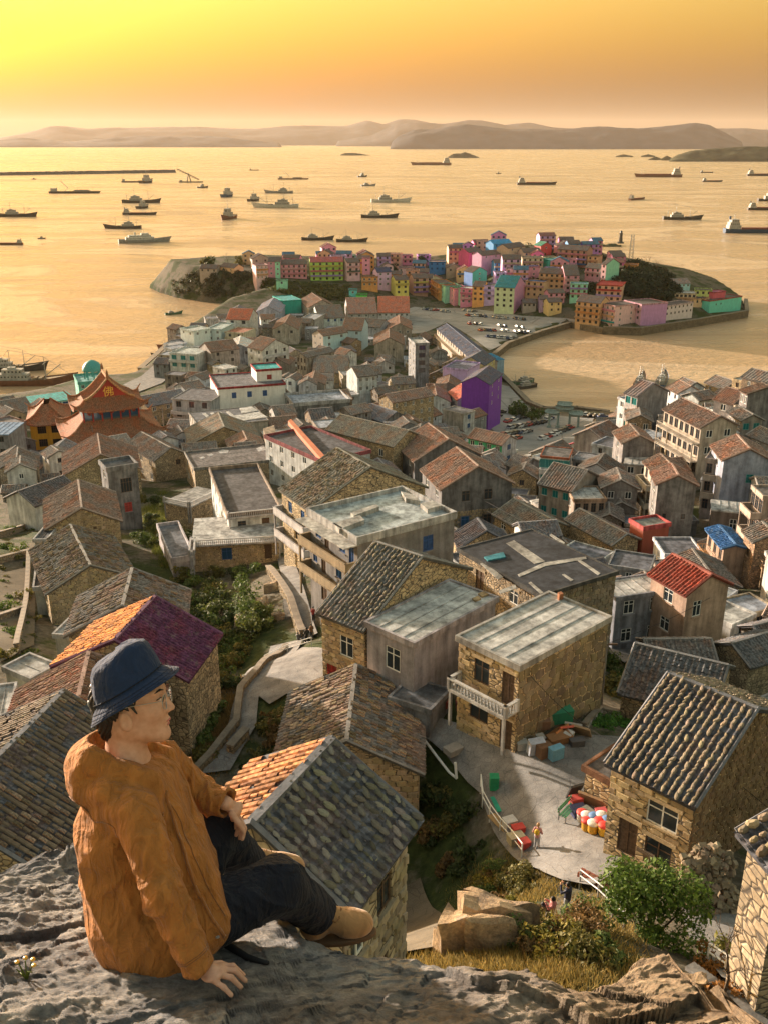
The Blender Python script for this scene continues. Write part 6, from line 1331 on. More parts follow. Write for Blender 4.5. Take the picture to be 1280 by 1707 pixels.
# red court walls, stone lions' posts
def boxwall(name, label, pts, h, th, mat, col, cap=None, cat='wall', base=0.0):
    root = empty(name, (0, 0, 0), 0, label, cat)
    P = [onground(a, b_) for a, b_ in pts]
    for p, q in zip(P[:-1], P[1:]):
        d = q - p; L = math.hypot(d.x, d.y); M = Matrix.Translation((p.x, p.y, 0)) @ Matrix.Rotation(math.atan2(d.y, d.x), 4, 'Z'); z0, z1 = G(p.x, p.y), G(q.x, q.y)
        mb = MB(); mb.add([tuple(M @ Vector(v)) for v in ((0, -th, z0 - 1.5), (L, -th, z1 - 1.5), (L, th, z1 - 1.5), (0, th, z0 - 1.5), (0, -th, z0 + h), (L, -th, z1 + h), (L, th, z1 + h), (0, th, z0 + h))], [(4, 5, 6, 7), (0, 1, 5, 4), (1, 2, 6, 5), (2, 3, 7, 6), (3, 0, 4, 7)]); mb.build('wall_section', MT[mat], root, col)
        if cap: mb = MB(); c = th + .12; mb.add([tuple(M @ Vector(v)) for v in ((-.1, -c, z0 + h), (L + .1, -c, z1 + h), (L + .1, c, z1 + h), (-.1, c, z0 + h), (-.1, -c, z0 + h + .22), (L + .1, -c, z1 + h + .22), (L + .1, c, z1 + h + .22), (-.1, c, z0 + h + .22))], [(4, 5, 6, 7), (0, 1, 5, 4), (1, 2, 6, 5), (2, 3, 7, 6), (3, 0, 4, 7)]); mb.build('coping', MT['stone'], root, cap)
    return root
boxwall('red_wall', 'red temple wall with brown coping right of the hall', [(186, 757), (266, 737)], 4.2, .3, 'paint', (.58, .085, .075), (.2, .09, .06))
boxwall('red_wall', 'red temple court wall sloping down at the left', [(38, 738), (44, 772), (56, 790)], 3.2, .3, 'paint', (.55, .09, .07), (.3, .12, .08))
house('shed', 'long teal roofed market shed by the left water', (16, 680), (128, 664), (140, 648), 4.4, 's', 'paint', (.36, .55, .50), (.03, .30, .25), par=0, L=(9, 1, 'b', 2.0, 1.3), cat='shed')
dm = house('teal_pavilion', 'teal harbour pavilion with dome behind the temple', (131, 640), (176, 636), (180, 622), 8, 'f', 'paint', (.10, .36, .31), (.2, .4, .36), par=.7, L=(3, 1, 'w'), cat='building')
H_ = HOUSES[-1]; DW, DD = H_[3], H_[4]
for k in range(8): a = k * math.pi / 4; MB().tube([(DD / 2 + 3 * math.cos(a), DW * .35 + 3 * math.sin(a), 8), (DD / 2 + 3 * math.cos(a), DW * .35 + 3 * math.sin(a), 11.2)], .25, 6).build('column', MT['teal_frame'], dm)
MB().lathe([(3.7, 11.1), (3.7, 11.5), (3.4, 12.6), (2.5, 13.9), (1.2, 14.7), (.2, 15)], 20, (DD / 2, DW * .35, 0)).build('dome', MT['teal_frame'], dm, smooth=True)
house('stone_house', 'small brown house on the shore left of the temple wing', (-30, 700), (10, 694), (8, 684), 4, 'y', 'rubble', GREY, TG)
house('stone_house', 'low slate-roofed house between shed and temple', (62, 684), (100, 678), (98, 668), 3.6, 'x', 'rubble', GREY, TG)
# ------------------------------------------------------------------ signed-distance modelling for the seated man
def s_cap(P, a, b_, ra, rb):
    a = np.array(a, np.float32); b_ = np.array(b_, np.float32); ab = b_ - a
    t = np.clip(((P - a) @ ab) / (ab @ ab), 0, 1)
    return np.linalg.norm(P - a - t[..., None] * ab, axis=-1) - (ra + (rb - ra) * t)
def s_ell(P, c, r, ay=0.0, ax=0.0):
    q = P - np.array(c, np.float32)
    if ay: ca, sa = math.cos(ay), math.sin(ay); q = np.stack([q[..., 0] * ca + q[..., 2] * sa, q[..., 1], -q[..., 0] * sa + q[..., 2] * ca], -1)
    if ax: ca, sa = math.cos(ax), math.sin(ax); q = np.stack([q[..., 0], q[..., 1] * ca + q[..., 2] * sa, -q[..., 1] * sa + q[..., 2] * ca], -1)
    r = np.array(r, np.float32); k0 = np.linalg.norm(q / r, axis=-1); k1 = np.linalg.norm(q / (r * r), axis=-1) + 1e-9
    return k0 * (k0 - 1) / k1
def smin(a, b_, k):
    h = np.clip(.5 + .5 * (b_ - a) / k, 0, 1); return b_ * (1 - h) + a * h - k * h * (1 - h)
def smax(a, b_, k): return -smin(-a, -b_, k)
def surface(fn, lo, hi, h):
    """surface-nets mesh of fn < 0, evaluated only in blocks near the surface"""
    lo = np.array(lo, np.float32); n = np.ceil((np.array(hi) - lo) / h).astype(int) + 1; Bk = 8
    n = ((n + Bk - 1) // Bk) * Bk
    V = np.full(n, 1.0, np.float32); nb = n // Bk
    bc = np.stack(np.meshgrid(*[np.arange(k) for k in nb], indexing='ij'), -1).reshape(-1, 3)
    d = fn(lo + (bc * Bk + Bk / 2) * h)
    act = bc[np.abs(d) < Bk * h * 1.3]; ins = bc[d <= -Bk * h * 1.3]
    for i, j, k in ins: V[i*Bk:i*Bk+Bk, j*Bk:j*Bk+Bk, k*Bk:k*Bk+Bk] = -1
    off = np.stack(np.meshgrid(*[np.arange(Bk)] * 3, indexing='ij'), -1).reshape(-1, 3)
    for s in range(0, len(act), 400):
        bl = act[s:s + 400]; idx = (bl[:, None] * Bk + off[None])
        v = fn(lo + idx * h).astype(np.float32); V[idx[..., 0], idx[..., 1], idx[..., 2]] = v
    S = V < 0; cnt = np.zeros(np.array(V.shape) - 1, np.uint8)
    for a in (0, 1):
        for b_ in (0, 1):
            for c in (0, 1): cnt += S[a:a + cnt.shape[0], b_:b_ + cnt.shape[1], c:c + cnt.shape[2]]
    cells = np.argwhere((cnt > 0) & (cnt < 8)); vid = np.full(cnt.shape, -1, np.int64); vid[tuple(cells.T)] = np.arange(len(cells))
    acc = np.zeros((len(cells), 3)); num = np.zeros(len(cells))
    cor = [np.array(c) for c in ((0,0,0),(1,0,0),(0,1,0),(1,1,0),(0,0,1),(1,0,1),(0,1,1),(1,1,1))]
    for a in range(8):
        for b_ in range(a + 1, 8):
            if np.abs(cor[a] - cor[b_]).sum() != 1: continue
            va = V[tuple((cells + cor[a]).T)]; vb = V[tuple((cells + cor[b_]).T)]; m = (va < 0) != (vb < 0)
            t = np.where(m, va / np.where(m, va - vb, 1), 0)
            acc += np.where(m[:, None], cor[a] + t[:, None] * (cor[b_] - cor[a]), 0); num += m
    verts = lo + (cells + acc / num[:, None]) * h; Q = []
    for ax in range(3):
        o = [0, 0, 0]; o[ax] = 1; u, w_ = (ax + 1) % 3, (ax + 2) % 3
        s0 = S[tuple(slice(0, V.shape[i] - o[i]) for i in range(3))]; s1 = S[tuple(slice(o[i], None) for i in range(3))]
        e = np.argwhere(s0 != s1); e = e[(e[:, u] > 0) & (e[:, w_] > 0) & (e[:, u] < cnt.shape[u]) & (e[:, w_] < cnt.shape[w_])]
        du = np.zeros(3, int); du[u] = 1; dw = np.zeros(3, int); dw[w_] = 1
        q = np.stack([vid[tuple((e - du - dw).T)], vid[tuple((e - dw).T)], vid[tuple(e.T)], vid[tuple((e - du).T)]], -1)
        fl = ~s0[tuple(e.T)]; q[fl] = q[fl][:, ::-1]; Q.append(q)
    Q = np.concatenate(Q); Q = Q[(Q >= 0).all(1)]
    return verts, Q
def relax(verts, Q, it=2):
    for _ in range(it):
        s = np.zeros_like(verts); c = np.zeros(len(verts))
        for a, b_ in ((0, 1), (1, 2), (2, 3), (3, 0)):
            np.add.at(s, Q[:, a], verts[Q[:, b_]]); np.add.at(s, Q[:, b_], verts[Q[:, a]]); np.add.at(c, Q[:, a], 1); np.add.at(c, Q[:, b_], 1)
        verts = verts * .4 + .6 * s / c[:, None]
    return verts
def sdf_obj(name, fn, lo, hi, h, mat, parent, it=2):
    v, q = surface(fn, lo, hi, h); v = relax(v, q, it)
    return mobj(name, np_mesh(name, v, q, mat, True), parent)

def m_cloth(name, col, wr=0.5, fine=420, rough=0.85, sheen=0.3, dark=.8):
    m, nt, b = base_mat(name, rough, 0.25); b.inputs['Sheen Weight'].default_value = sheen
    n1 = tex(nt, 'Noise', 9.0, Detail=3.0, Roughness=0.55, Distortion=1.2); n2 = tex(nt, 'Noise', fine, Detail=2.0); n3 = tex(nt, 'Noise', 30.0, stretch=(1, 1, .35), Detail=4.0, Distortion=.8)
    c = ramp(nt, n3.outputs[0], [(0.3, tuple(x * dark for x in col)), (0.7, tuple(min(1, x * 1.12) for x in col))])
    nt.links.new(c.outputs[0], b.inputs['Base Color'])
    a1 = nt.nodes.new('ShaderNodeMath'); a1.operation = 'MULTIPLY_ADD'; a1.inputs[1].default_value = 1.1; nt.links.new(n3.outputs[0], a1.inputs[0]); nt.links.new(n1.outputs[0], a1.inputs[2])
    a2 = nt.nodes.new('ShaderNodeMath'); a2.operation = 'MULTIPLY_ADD'; a2.inputs[1].default_value = .05; nt.links.new(n2.outputs[0], a2.inputs[0]); nt.links.new(a1.outputs[0], a2.inputs[2])
    bump(nt, b, a2.outputs[0], min(1, wr * 1.7), 0.03)
    return m
MT['skin'], nt, b = base_mat('skin', 0.5, 0.35)
n = tex(nt, 'Noise', 60.0, Detail=4.0)
nt.links.new(ramp(nt, n.outputs[0], [(0.3, (.50, .27, .18)), (0.7, (.60, .35, .25))]).outputs[0], b.inputs['Base Color'])
b.inputs['Subsurface Weight'].default_value = 0.12; b.inputs['Subsurface Radius'].default_value = (.01, .004, .002)
MT['jacket'] = m_cloth('jacket_cotton', (.37, .145, .034), .5, sheen=.08, dark=.7); MT['trousers'] = m_cloth('navy_trousers', (.009, .011, .021), .45, rough=.8, sheen=.03)
MT['hatcloth'] = m_cloth('hat_cotton', (.013, .028, .075), .25, sheen=.1); MT['suede'] = m_cloth('tan_suede', (.42, .225, .095), .15, 700, .95, .3)
MT['sock'] = m_cloth('grey_sock', (.22, .24, .32), .2); MT['hair'] = m_flat('black_hair', (.012, .010, .010), .45, .4, var=.4, vscale=200)
MT['sole'] = m_flat('sole', (.13, .075, .04), .8); MT['lip'] = m_flat('lip', (.42, .14, .12), .45); MT['eye'] = m_flat('eye_white', (.7, .66, .62), .3)
MT['lens'] = m_flat('lens', (.9, .9, .9), .02, .5); _b = MT['lens'].node_tree.nodes['Principled BSDF']; _b.inputs['Transmission Weight'].default_value = 1; _b.inputs['IOR'].default_value = 1.05
def jit(P, f, a, s=0):      # cheap fold noise
    return a * (np.sin(P[..., 0] * f + 1.7 * np.sin(P[..., 2] * f * .7 + s)) * np.sin(P[..., 2] * f * .9 + 1.3 * np.sin(P[..., 1] * f * .8 + s * 2)) + .5 * np.sin(P[..., 1] * f * 1.6 + P[..., 2] * f * 1.1 + s))
def ridged(x, y, o=5, s=0):
    t = 0; a = 1; n = 0
    for i in range(o):
        v = 1 - np.abs(2 * vnoise(x * 2 ** i + i * 13.7, y * 2 ** i - i * 5.9, s + i) - 1); t = t + a * v * v; n += a; a *= .52
    return t / n
# ------------------------------------------------------------------ plants
lm, nt, b = base_mat('leaves', .65, .3); oi = objcol(nt); gi = nt.nodes.new('ShaderNodeNewGeometry')
r_ = ramp(nt, gi.outputs['Random Per Island'], [(0.0, (.55, .55, .5)), (.5, (1, 1, 1)), (1.0, (1.6, 1.45, 1.1))])
nt.links.new(mixc(nt, 1.0, oi.outputs['Color'], r_.outputs[0], 'MULTIPLY'), b.inputs['Base Color']); b.inputs['Subsurface Weight'].default_value = 0.0
tl = nt.nodes.new('ShaderNodeBsdfTranslucent'); mx_ = nt.nodes.new('ShaderNodeMixShader'); mx_.inputs[0].default_value = .3
nt.links.new(mixc(nt, 1.0, oi.outputs['Color'], r_.outputs[0], 'MULTIPLY'), tl.inputs[0]); nt.links.new(b.outputs[0], mx_.inputs[1]); nt.links.new(tl.outputs[0], mx_.inputs[2]); nt.links.new(mx_.outputs[0], nt.nodes['Material Output'].inputs[0])
MT['leaf'] = lm; MT['bark'] = m_flat('bark', (.09, .065, .045), .9, .15, var=.4, vscale=8)
def leaf_cloud(centers, radii, n, size, seed, flat=.75):
    r = np.random.RandomState(seed); C_ = np.array(centers); Rr = np.array(radii); vol = Rr.prod(1) if Rr.ndim > 1 else Rr ** 3
    k = r.choice(len(C_), n, p=vol / vol.sum()); d = r.normal(size=(n, 3)); d /= np.linalg.norm(d, axis=1)[:, None]
    rad = r.uniform(.45, 1.08, n) ** .6
    P = C_[k] + d * rad[:, None] * Rr[k]
    a = r.normal(size=(n, 3)); a /= np.linalg.norm(a, axis=1)[:, None]; nn = d * .6 + r.normal(size=(n, 3)) * .5; nn[:, 2] += .4; nn /= np.linalg.norm(nn, axis=1)[:, None]
    u = np.cross(nn, a); u /= np.linalg.norm(u, axis=1)[:, None] + 1e-9; v = np.cross(nn, u); s = size * (r.uniform(.45, 1.2, n) + .9 * (r.uniform(size=n) < .12))[:, None]
    V = np.stack([P - u * s, P - v * s * .5, P + u * s, P + v * s * .5], 1).reshape(-1, 3)
    return V, np.arange(4 * n).reshape(-1, 4)
def bush(name, label, p, rx, h, n, size, col, group=None, seed=0, cat='bush', trunk=0.0):
    r = random.Random(seed); root = empty(name, p, r.uniform(0, 6), label, cat, group); cs = []; rs = []
    for k in range(16):
        a = r.uniform(0, 6.28); q = r.uniform(0, .95) * rx; z = trunk + h * r.uniform(.12, .85); s = r.uniform(.2, .46)
        cs.append((q * math.cos(a), q * math.sin(a), z)); rs.append((rx * s, rx * s, h * s * .62))
    V, Q = leaf_cloud(cs, rs, n, size, seed)
    mobj('crown', np_mesh('crown', V, Q, MT['leaf']), root, color=col)
    st_ = MB()
    for k in range(4):
        c = cs[k]; st_.tube([(0, 0, -.4), (c[0] * .3, c[1] * .3, (trunk + h * .15)), (c[0] * .9, c[1] * .9, c[2])], [.06 + .02 * rx, .04 + .01 * rx, .015], 5)
    st_.build('trunk', MT['bark'], root); return root
YG = (.17, .16, .03); DG = (.045, .065, .02); MG_ = (.08, .12, .03); OL = (.13, .12, .035); BR = (.16, .10, .04)
sd_ = 0
def bushes(lst, label, group, rx, h, n, size, cols, name='shrub'):
    global sd_
    for (px, py) in lst:
        sd_ += 1; rr = random.Random(sd_); k = rr.uniform(.7, 1.3)
        bush(name, label, onground(px, py) - Vector((0, 0, .1)), rx * k, h * k, int(n), size, rr.choice(cols), group, sd_)
jr = random.Random(17)
def scatter(poly, n):
    xs = [p[0] for p in poly]; ys = [p[1] for p in poly]; out = []
    while len(out) < n:
        x, y = jr.uniform(min(xs), max(xs)), jr.uniform(min(ys), max(ys))
        if inpoly(x, y, poly) and not (abs(x - 932) < 40 and 1485 < y < 1568): out.append((x, y))
    return out
bushes(scatter([(222,835),(270,815),(300,870),(325,950),(420,960),(440,1000),(470,1040),(410,1080),(320,1060),(300,960),(240,920)], 46), 'scrubby green bush in the overgrown gully', 'bushes in the overgrown gully', 1.7, 2.2, 900, .17, [MG_, DG, (.10, .12, .03), OL])
bushes(scatter([(330,1040),(430,1075),(400,1140),(372,1210),(330,1290),(318,1180)], 34), 'dark bush in the ravine behind the man\'s hat', 'bushes in the dark ravine', 1.3, 1.6, 700, .15, [DG, OL, MG_])
bushes(scatter([(690,1320),(760,1330),(800,1420),(780,1480),(700,1440)], 12), 'dark bush on the slope below the courtyard wall', 'bushes below the courtyard wall', 1.0, 1.2, 900, .11, [DG, OL, BR])
bushes(scatter([(770,1470),(830,1440),(880,1470),(930,1500),(960,1520),(1000,1560),(1020,1600),(960,1610),(880,1590),(870,1530),(790,1510)], 40), 'yellow-green shrub on the knoll near the two visitors', 'shrubs on the knoll', .75, .8, 1100, .075, [YG, OL, (.2, .17, .03), MG_, BR])
bushes([(1185,1620),(1215,1600),(1250,1590),(1270,1640),(1240,1660),(1200,1660)], 'autumn-tinted shrub beside the stairway at the lower right', 'shrubs beside the stairway', .8, .9, 900, .08, [(.12, .12, .02), (.22, .1, .02), OL])
bushes([(995,1200),(1015,1205),(1035,1210),(1050,1205),(1008,1212),(1030,1195),(1055,1216),(985,1208)], 'bright green vegetable plant in the walled garden bed', 'plants in the walled garden bed', .8, .55, 700, .10, [(.06, .16, .03), (.08, .2, .04)], 'vegetable_plant')
bushes([(15,890),(35,885),(10,915),(40,920),(25,930),(60,880),(15,1020),(20,1060),(35,1000),(8,1100)], 'green garden bush on the terraces at the left edge', 'bushes on the left terraces', 1.3, 1.1, 700, .14, [(.10, .15, .03), (.09, .14, .03), OL])
bushes([(1040,930),(1060,945),(1075,935),(1030,1130),(1010,1150),(1050,1165),(1005,1110),(1090,925),(945,755),(960,770),(1140,770),(1160,800)], 'unkempt green bush between the hillside houses', 'bushes between the hillside houses', 1.5, 1.4, 600, .16, [DG, MG_, OL])
bushes(scatter([(845,672),(880,690),(905,700),(885,708),(850,690)], 14), 'small dark tree in the planting strip along the harbour road', 'trees along the harbour road', 2.0, 3.6, 350, .35, [DG, MG_], 'small_tree')
bushes([(645,452),(652,452),(348,446),(400,442),(345,445),(705,445),(610,446)], 'dark tree between the cliff-top houses', 'trees between cliff-top houses', 4.2, 6.5, 500, .7, [DG, OL], 'tree')
bushes(scatter([(440,1180),(470,1180),(465,1260),(420,1290),(400,1290),(430,1220)], 10), 'weedy bush between the ravine path and the split-roof house', 'bushes beside the ravine path', .8, .8, 600, .11, [OL, DG, BR])
bushes(scatter([(0,880),(55,880),(60,1000),(50,1110),(0,1120)], 22), 'weed clump in the yard at the left edge', 'weeds in the left yard', .7, .6, 350, .12, [OL, MG_, (.1, .13, .03)])
bush('shrub_tree', 'dense bright green tree in front of the rubble heap', onground(1078, 1560) - Vector((0, 0, .2)), 2.0, 3.4, 9000, .085, (.075, .13, .02), None, 401, 'tree', .2)
# scrub on the mound and cliff: one mass each
def scrub(name, label, poly, n, size, col, hgt, seed):
    pts = scatter(poly, 260); cs = []; rs = []
    for (a, b_) in pts:
        p = onground(a, b_); s = jr.uniform(.5, 1.2) * hgt; cs.append((p.x, p.y, p.z + s * .3)); rs.append((s * 1.3, s * 1.3, s * .8))
    V, Q = leaf_cloud(cs, rs, n, size, seed); o = mobj(name, np_mesh(name, V, Q, MT['leaf']), None, color=col); return tag(o, label, 'scrub', kind='stuff')
scrub('scrub', 'dark green scrub covering the headland mound', [(1025,445),(1060,438),(1095,448),(1120,465),(1128,490),(1105,500),(1045,492),(1025,470)], 30000, .75, (.028, .038, .014), 3.2, 501)
scrub('scrub', 'olive scrub hanging on the cliff below the painted row', [(425,466),(470,470),(520,475),(580,478),(584,500),(520,500),(470,488),(430,480)], 14000, .6, (.075, .085, .022), 2.0, 502)
scrub('scrub', 'green scrub between the hill houses', [(805,470),(870,462),(1000,470),(1000,495),(930,500),(870,490)], 9000, .6, (.04, .055, .02), 2.0, 503)
scrub('scrub', 'green scrub on the back of the headland hill', [(760,440),(850,405),(990,415),(1030,440),(1000,455),(930,445),(860,440),(800,460)], 9000, .6, (.045, .055, .022), 2.0, 504)
scrub('scrub', 'dark scrub and rock growth on the left end of the headland', [(285,470),(330,450),(420,455),(425,490),(350,496),(290,488)], 9000, .55, (.06, .06, .03), 1.6, 505)
# grass tufts on the knoll and slopes
def grass(name, label, poly, n, h, col, seed):
    r = np.random.RandomState(seed); pts = scatter(poly, max(40, n // 120)); P = np.array([onground(a, b_)[:] for a, b_ in pts]); k = r.randint(0, len(P), n)
    base_ = P[k] + np.c_[r.normal(size=(n, 2)) * .7, np.zeros(n)]; base_[:, 2] = tfast(base_[:, 0], base_[:, 1]) - .05
    d = r.normal(size=(n, 3)) * .35; d[:, 2] = 1; d *= (h * r.uniform(.5, 1.3, n))[:, None]; w_ = np.c_[r.normal(size=(n, 2)), np.zeros(n)]; w_ /= np.linalg.norm(w_, axis=1)[:, None]; w_ *= .025
    V = np.stack([base_ - w_, base_ + w_, base_ + d * .6 + w_ * .6, base_ + d], 1).reshape(-1, 3)
    return tag(mobj(name, np_mesh(name, V, np.arange(4 * n).reshape(-1, 4), MT['leaf']), None, color=col), label, 'grass', kind='stuff')
grass('grass', 'dry yellow grass on the knoll', [(770,1450),(870,1440),(960,1480),(1040,1540),(1060,1640),(900,1680),(680,1670),(700,1600),(780,1530)], 26000, .35, (.26, .2, .07), 7)
grass('grass', 'straw-coloured grass along the ravine path', [(380,1130),(400,1150),(380,1230),(330,1290),(318,1270),(360,1190)], 9000, .5, (.26, .17, .07), 8)
grass('grass', 'long grass hanging over the gully wall', [(240,850),(270,820),(300,880),(300,960),(260,920)], 12000, .9, (.14, .16, .035), 9)
# bare trees
def bare_tree(label, p, h, seed, col=(.10, .075, .055)):
    r = random.Random(seed); root = empty('bare_tree', p, 0, label, 'tree'); tk = MB(); br = MB()
    def grow(mb, q, d, L, rad, depth):
        e = q + d * L; mid = (q + e) / 2 + Vector((r.uniform(-1, 1), r.uniform(-1, 1), 0)) * L * .06; mb.tube([q, mid, e], [rad, rad * .85, rad * .65], 6 if depth < 2 else 4)
        if depth < 5:
            for k in range(2 if depth else 3):
                nd = (d + Vector((r.uniform(-1, 1), r.uniform(-1, 1), r.uniform(-.2, .5))) * .75).normalized(); grow(br, e, nd, L * r.uniform(.6, .82), rad * .62, depth + 1)
    grow(tk, Vector((0, 0, -.3)), Vector((.05, 0, 1)), h * .36, h * .022, 0)
    tk.build('trunk', MT['bark'], root, col); br.build('branches', MT['bark'], root, col)
bare_tree('leafless tree beside the stairway at the lower right', onground(1205, 1665), 3.4, 3)
for k, (px, py, h) in enumerate([(1078, 446, 9), (1092, 452, 7), (1110, 462, 7), (380, 440, 7)]): bare_tree(['tallest bare tree on the headland mound', 'second bare tree on the headland mound', 'bare tree at the right slope of the mound', 'bare tree beside the headland terrace'][k], onground(px, py), h, 20 + k)
# ------------------------------------------------------------------ rock of the knoll
def boulder(name, label, p, rx, ry, rz, seed, mat=None, nb=9):
    """angular outcrop of several split blocks"""
    r = random.Random(seed); root = empty(name, p, 0, label, 'rock')
    for k in range(nb):
        bm = bmesh.new(); c = Vector((r.uniform(-.6, .6) * rx, r.uniform(-.5, .5) * ry, r.uniform(-.7, .25) * rz)) if k else Vector((0, 0, -.1 * rz)); s = r.uniform(.38, .62) if k else .8
        for _ in range(13): v = Vector((r.uniform(-1, 1), r.uniform(-1, 1), r.choice((-1, 1)) * r.uniform(.75, 1))); bm.verts.new((c.x + v.x * rx * s, c.y + v.y * ry * s, c.z + v.z * rz * s))
        res = bmesh.ops.convex_hull(bm, input=bm.verts); bmesh.ops.delete(bm, geom=[e for e in res['geom_interior'] if isinstance(e, bmesh.types.BMVert)], context='VERTS')
        bmesh.ops.subdivide_edges(bm, edges=bm.edges, cuts=3, use_grid_fill=True)
        for v in bm.verts: v.co += Vector((1, .6, 1)) * (mnoise.noise(v.co * (2.2 / rx) + Vector((seed, k, 0))) * .12 * rx)
        me = bpy.data.meshes.new('block'); bm.to_mesh(me); bm.free(); me.materials.append(mat or MT['rockcliff']); mobj('block', me, root)
    return root
rc, nt, b = base_mat('cliff_rock', .92, .2)
n1 = tex(nt, 'Noise', .9, Detail=9.0, Roughness=.66, Distortion=.5); n2 = tex(nt, 'Noise', 7.0, Detail=8.0, Roughness=.72)
c = ramp(nt, n1.outputs[0], [(.3, (.12, .10, .085)), (.46, (.30, .22, .15)), (.58, (.50, .36, .22)), (.7, (.36, .33, .3))]).outputs[0]
nt.links.new(mixc(nt, 1.0, c, ramp(nt, n2.outputs[0], [(.3, .6), (.7, 1.3)]).outputs[0], 'MULTIPLY'), b.inputs['Base Color']); bump(nt, b, n2.outputs[0], .9, .12); MT['rockcliff'] = rc
def drop_at(px, py, dz): p = onground(px, py); return (p.x, p.y, p.z + dz)
boulder('cliff_rock', 'big pale ochre cliff rock below the two visitors', drop_at(812, 1575, -.3), 2.3, 1.4, 3.0, 3); boulder('cliff_rock', 'second ochre rock right of the cliff rock', drop_at(890, 1570, -1.2), 1.1, .9, 1.5, 5)
boulder('cliff_rock', 'square block of rock beside the lower-right stairway', drop_at(1150, 1640, -.2), .55, .5, .6, 9)
for k, (px, py, s) in enumerate([(455,985,1.6),(470,1030,1.4),(440,1010,1.5),(360,1030,1.3),(405,1040,1.6)]): boulder('cliff_rock', ['rock face below the blue-shuttered block', 'rock face beside the alley steps', 'ivy-grown rock left of the alley steps', 'dark rock in the gully bottom', 'grey rock in the middle of the gully'][k], drop_at(px, py, -.6), s, s * .8, s * 1.5, 20 + k)
# ------------------------------------------------------------------ walls, steps, rails around the courtyard and path
def stone_wall(label, pts, h, th, col, seed, size=(.5, .3), n=120):
    root = empty('stone_wall', (0, 0, 0), 0, label, 'wall'); P = [onground(a, b_) for a, b_ in pts]; left = n
    Pp = []
    for p, q in zip(P[:-1], P[1:]):
        n_ = max(1, int((q - p).length / 1.6)); Pp += [p.lerp(q, i / n_) for i in range(n_)]
    P = Pp + [P[-1]]
    for p, q in zip(P[:-1], P[1:]):
        L = math.hypot(q.x - p.x, q.y - p.y); za, zb = G(p.x, p.y), G(q.x, q.y); z = min(za, zb); z1 = z
        def prism(y, lo, hi, e): return MB().add([(-e, -y, lo + za - z), (L + e, -y, lo + zb - z), (L + e, y, lo + zb - z), (-e, y, lo + za - z), (-e, -y, hi + za - z), (L + e, -y, hi + zb - z), (L + e, y, hi + zb - z), (-e, y, hi + za - z)], [(4, 5, 6, 7), (0, 1, 5, 4), (1, 2, 6, 5), (2, 3, 7, 6), (3, 0, 4, 7)])
        sec = mobj('wall_section', prism(th, -1.6, h, 0).mesh('wall_section', MT['rubble']), root, (p.x, p.y, z), math.atan2(q.y - p.y, q.x - p.x), col)
        prism(th + .07, h, h + .14, .02).build('coping', MT['stone'], sec, (.26, .22, .18))
        for sd in (-1, 1): stone_face(sec, (lambda s_: (lambda u, v, d: (u, s_ * (th + d), v)))(sd), L, -.8, z1 - z + h, [], col, size, .5, None, seed + sd, max(0, left // 2)); left -= 10
stone_wall('low winding stone wall along the left edge of the ravine path', [(478,1086),(430,1128),(402,1160),(396,1215),(352,1272),(325,1300)], .8, .18, (.27, .21, .145), 3)
stone_wall('short stone wall on the right side of the ravine path', [(412,1232),(385,1262)], .9, .25, (.34, .26, .17), 4)
stone_wall('mossy retaining wall left of the alley steps', [(448,955),(486,1010),(505,1066)], 1.0, .3, (.32, .26, .18), 5)
stone_wall('terrace wall in the left yard, upper', [(-5,898),(50,880)], .9, .25, (.3, .25, .19), 16)
stone_wall('terrace wall in the left yard, middle', [(-5,940),(52,925)], .8, .25, (.3, .25, .19), 17)
stone_wall('yard wall running down the left edge', [(50,930),(46,1010),(30,1090)], 1.0, .2, (.32, .27, .2), 18)
stone_wall('terrace wall in the left yard, lower', [(-5,1040),(44,1022)], .9, .25, (.3, .25, .19), 19)
stone_wall('garden wall around the bright green vegetable bed', [(972,1218),(1000,1190),(1065,1205)], .5, .12, (.36, .34, .32), 6)
st_ = empty('stairway', (0, 0, 0), 0, 'concrete steps climbing the alley beside the blue-shuttered block', 'stairs')
a, b_ = onground(492, 1030), onground(488, 1000)
for k in range(8):
    t = k / 8; p = a.lerp(b_, t); MB().box(p.x - 1.1, p.x + 1.1, p.y, p.y + .55, p.z - .5, p.z + .16).build('step', MT['concrete'], st_, (.28, .27, .26))
st_ = empty('stairway', (0, 0, 0), 0, 'grey stone steps at the lower right corner', 'stairs')
a, b_ = onground(1262, 1700), onground(1180, 1640)
for k in range(12):
    t = k / 11; p = a.lerp(b_, t); M = Matrix.Translation(p) @ Matrix.Rotation(.5, 4, 'Z'); MB().box(-.22, .22, -.9, .9, -.4, .10, M=M).build('step', MT['concrete'], st_, (.27, .26, .25))
def pipe_fence(label, pts, h=1.0, r=.035, col='white', rails=(1.0, .55), lift=.25):
    root = empty('railing', (0, 0, 0), 0, label, 'railing'); P = [onground(a, b_) + Vector((0, 0, lift)) for a, b_ in pts]
    for k in rails: MB().tube([p + Vector((0, 0, h * k)) for p in P], r, 6).build('rail', MT[col], root)
    for p in P: MB().tube([p + Vector((0, 0, -.5)), p + Vector((0, 0, h))], r * 1.2, 6).build('post', MT[col], root)
pipe_fence('white pipe railing along the courtyard drop', [(800,1318),(803,1345),(815,1368),(832,1392),(850,1412),(868,1436)])
pipe_fence('rusty pipe railing below the courtyard on the knoll', [(965,1478),(995,1502),(1020,1528),(1040,1545)], .8, .04, 'metal')
pipe_fence('white pipe railing beside the lower-right stairway', [(1176,1612),(1205,1632),(1240,1650),(1285,1672)], .9, .035)
pipe_fence('white railing on the terrace above the path', [(442,1110),(480,1092),(520,1080)], .9)
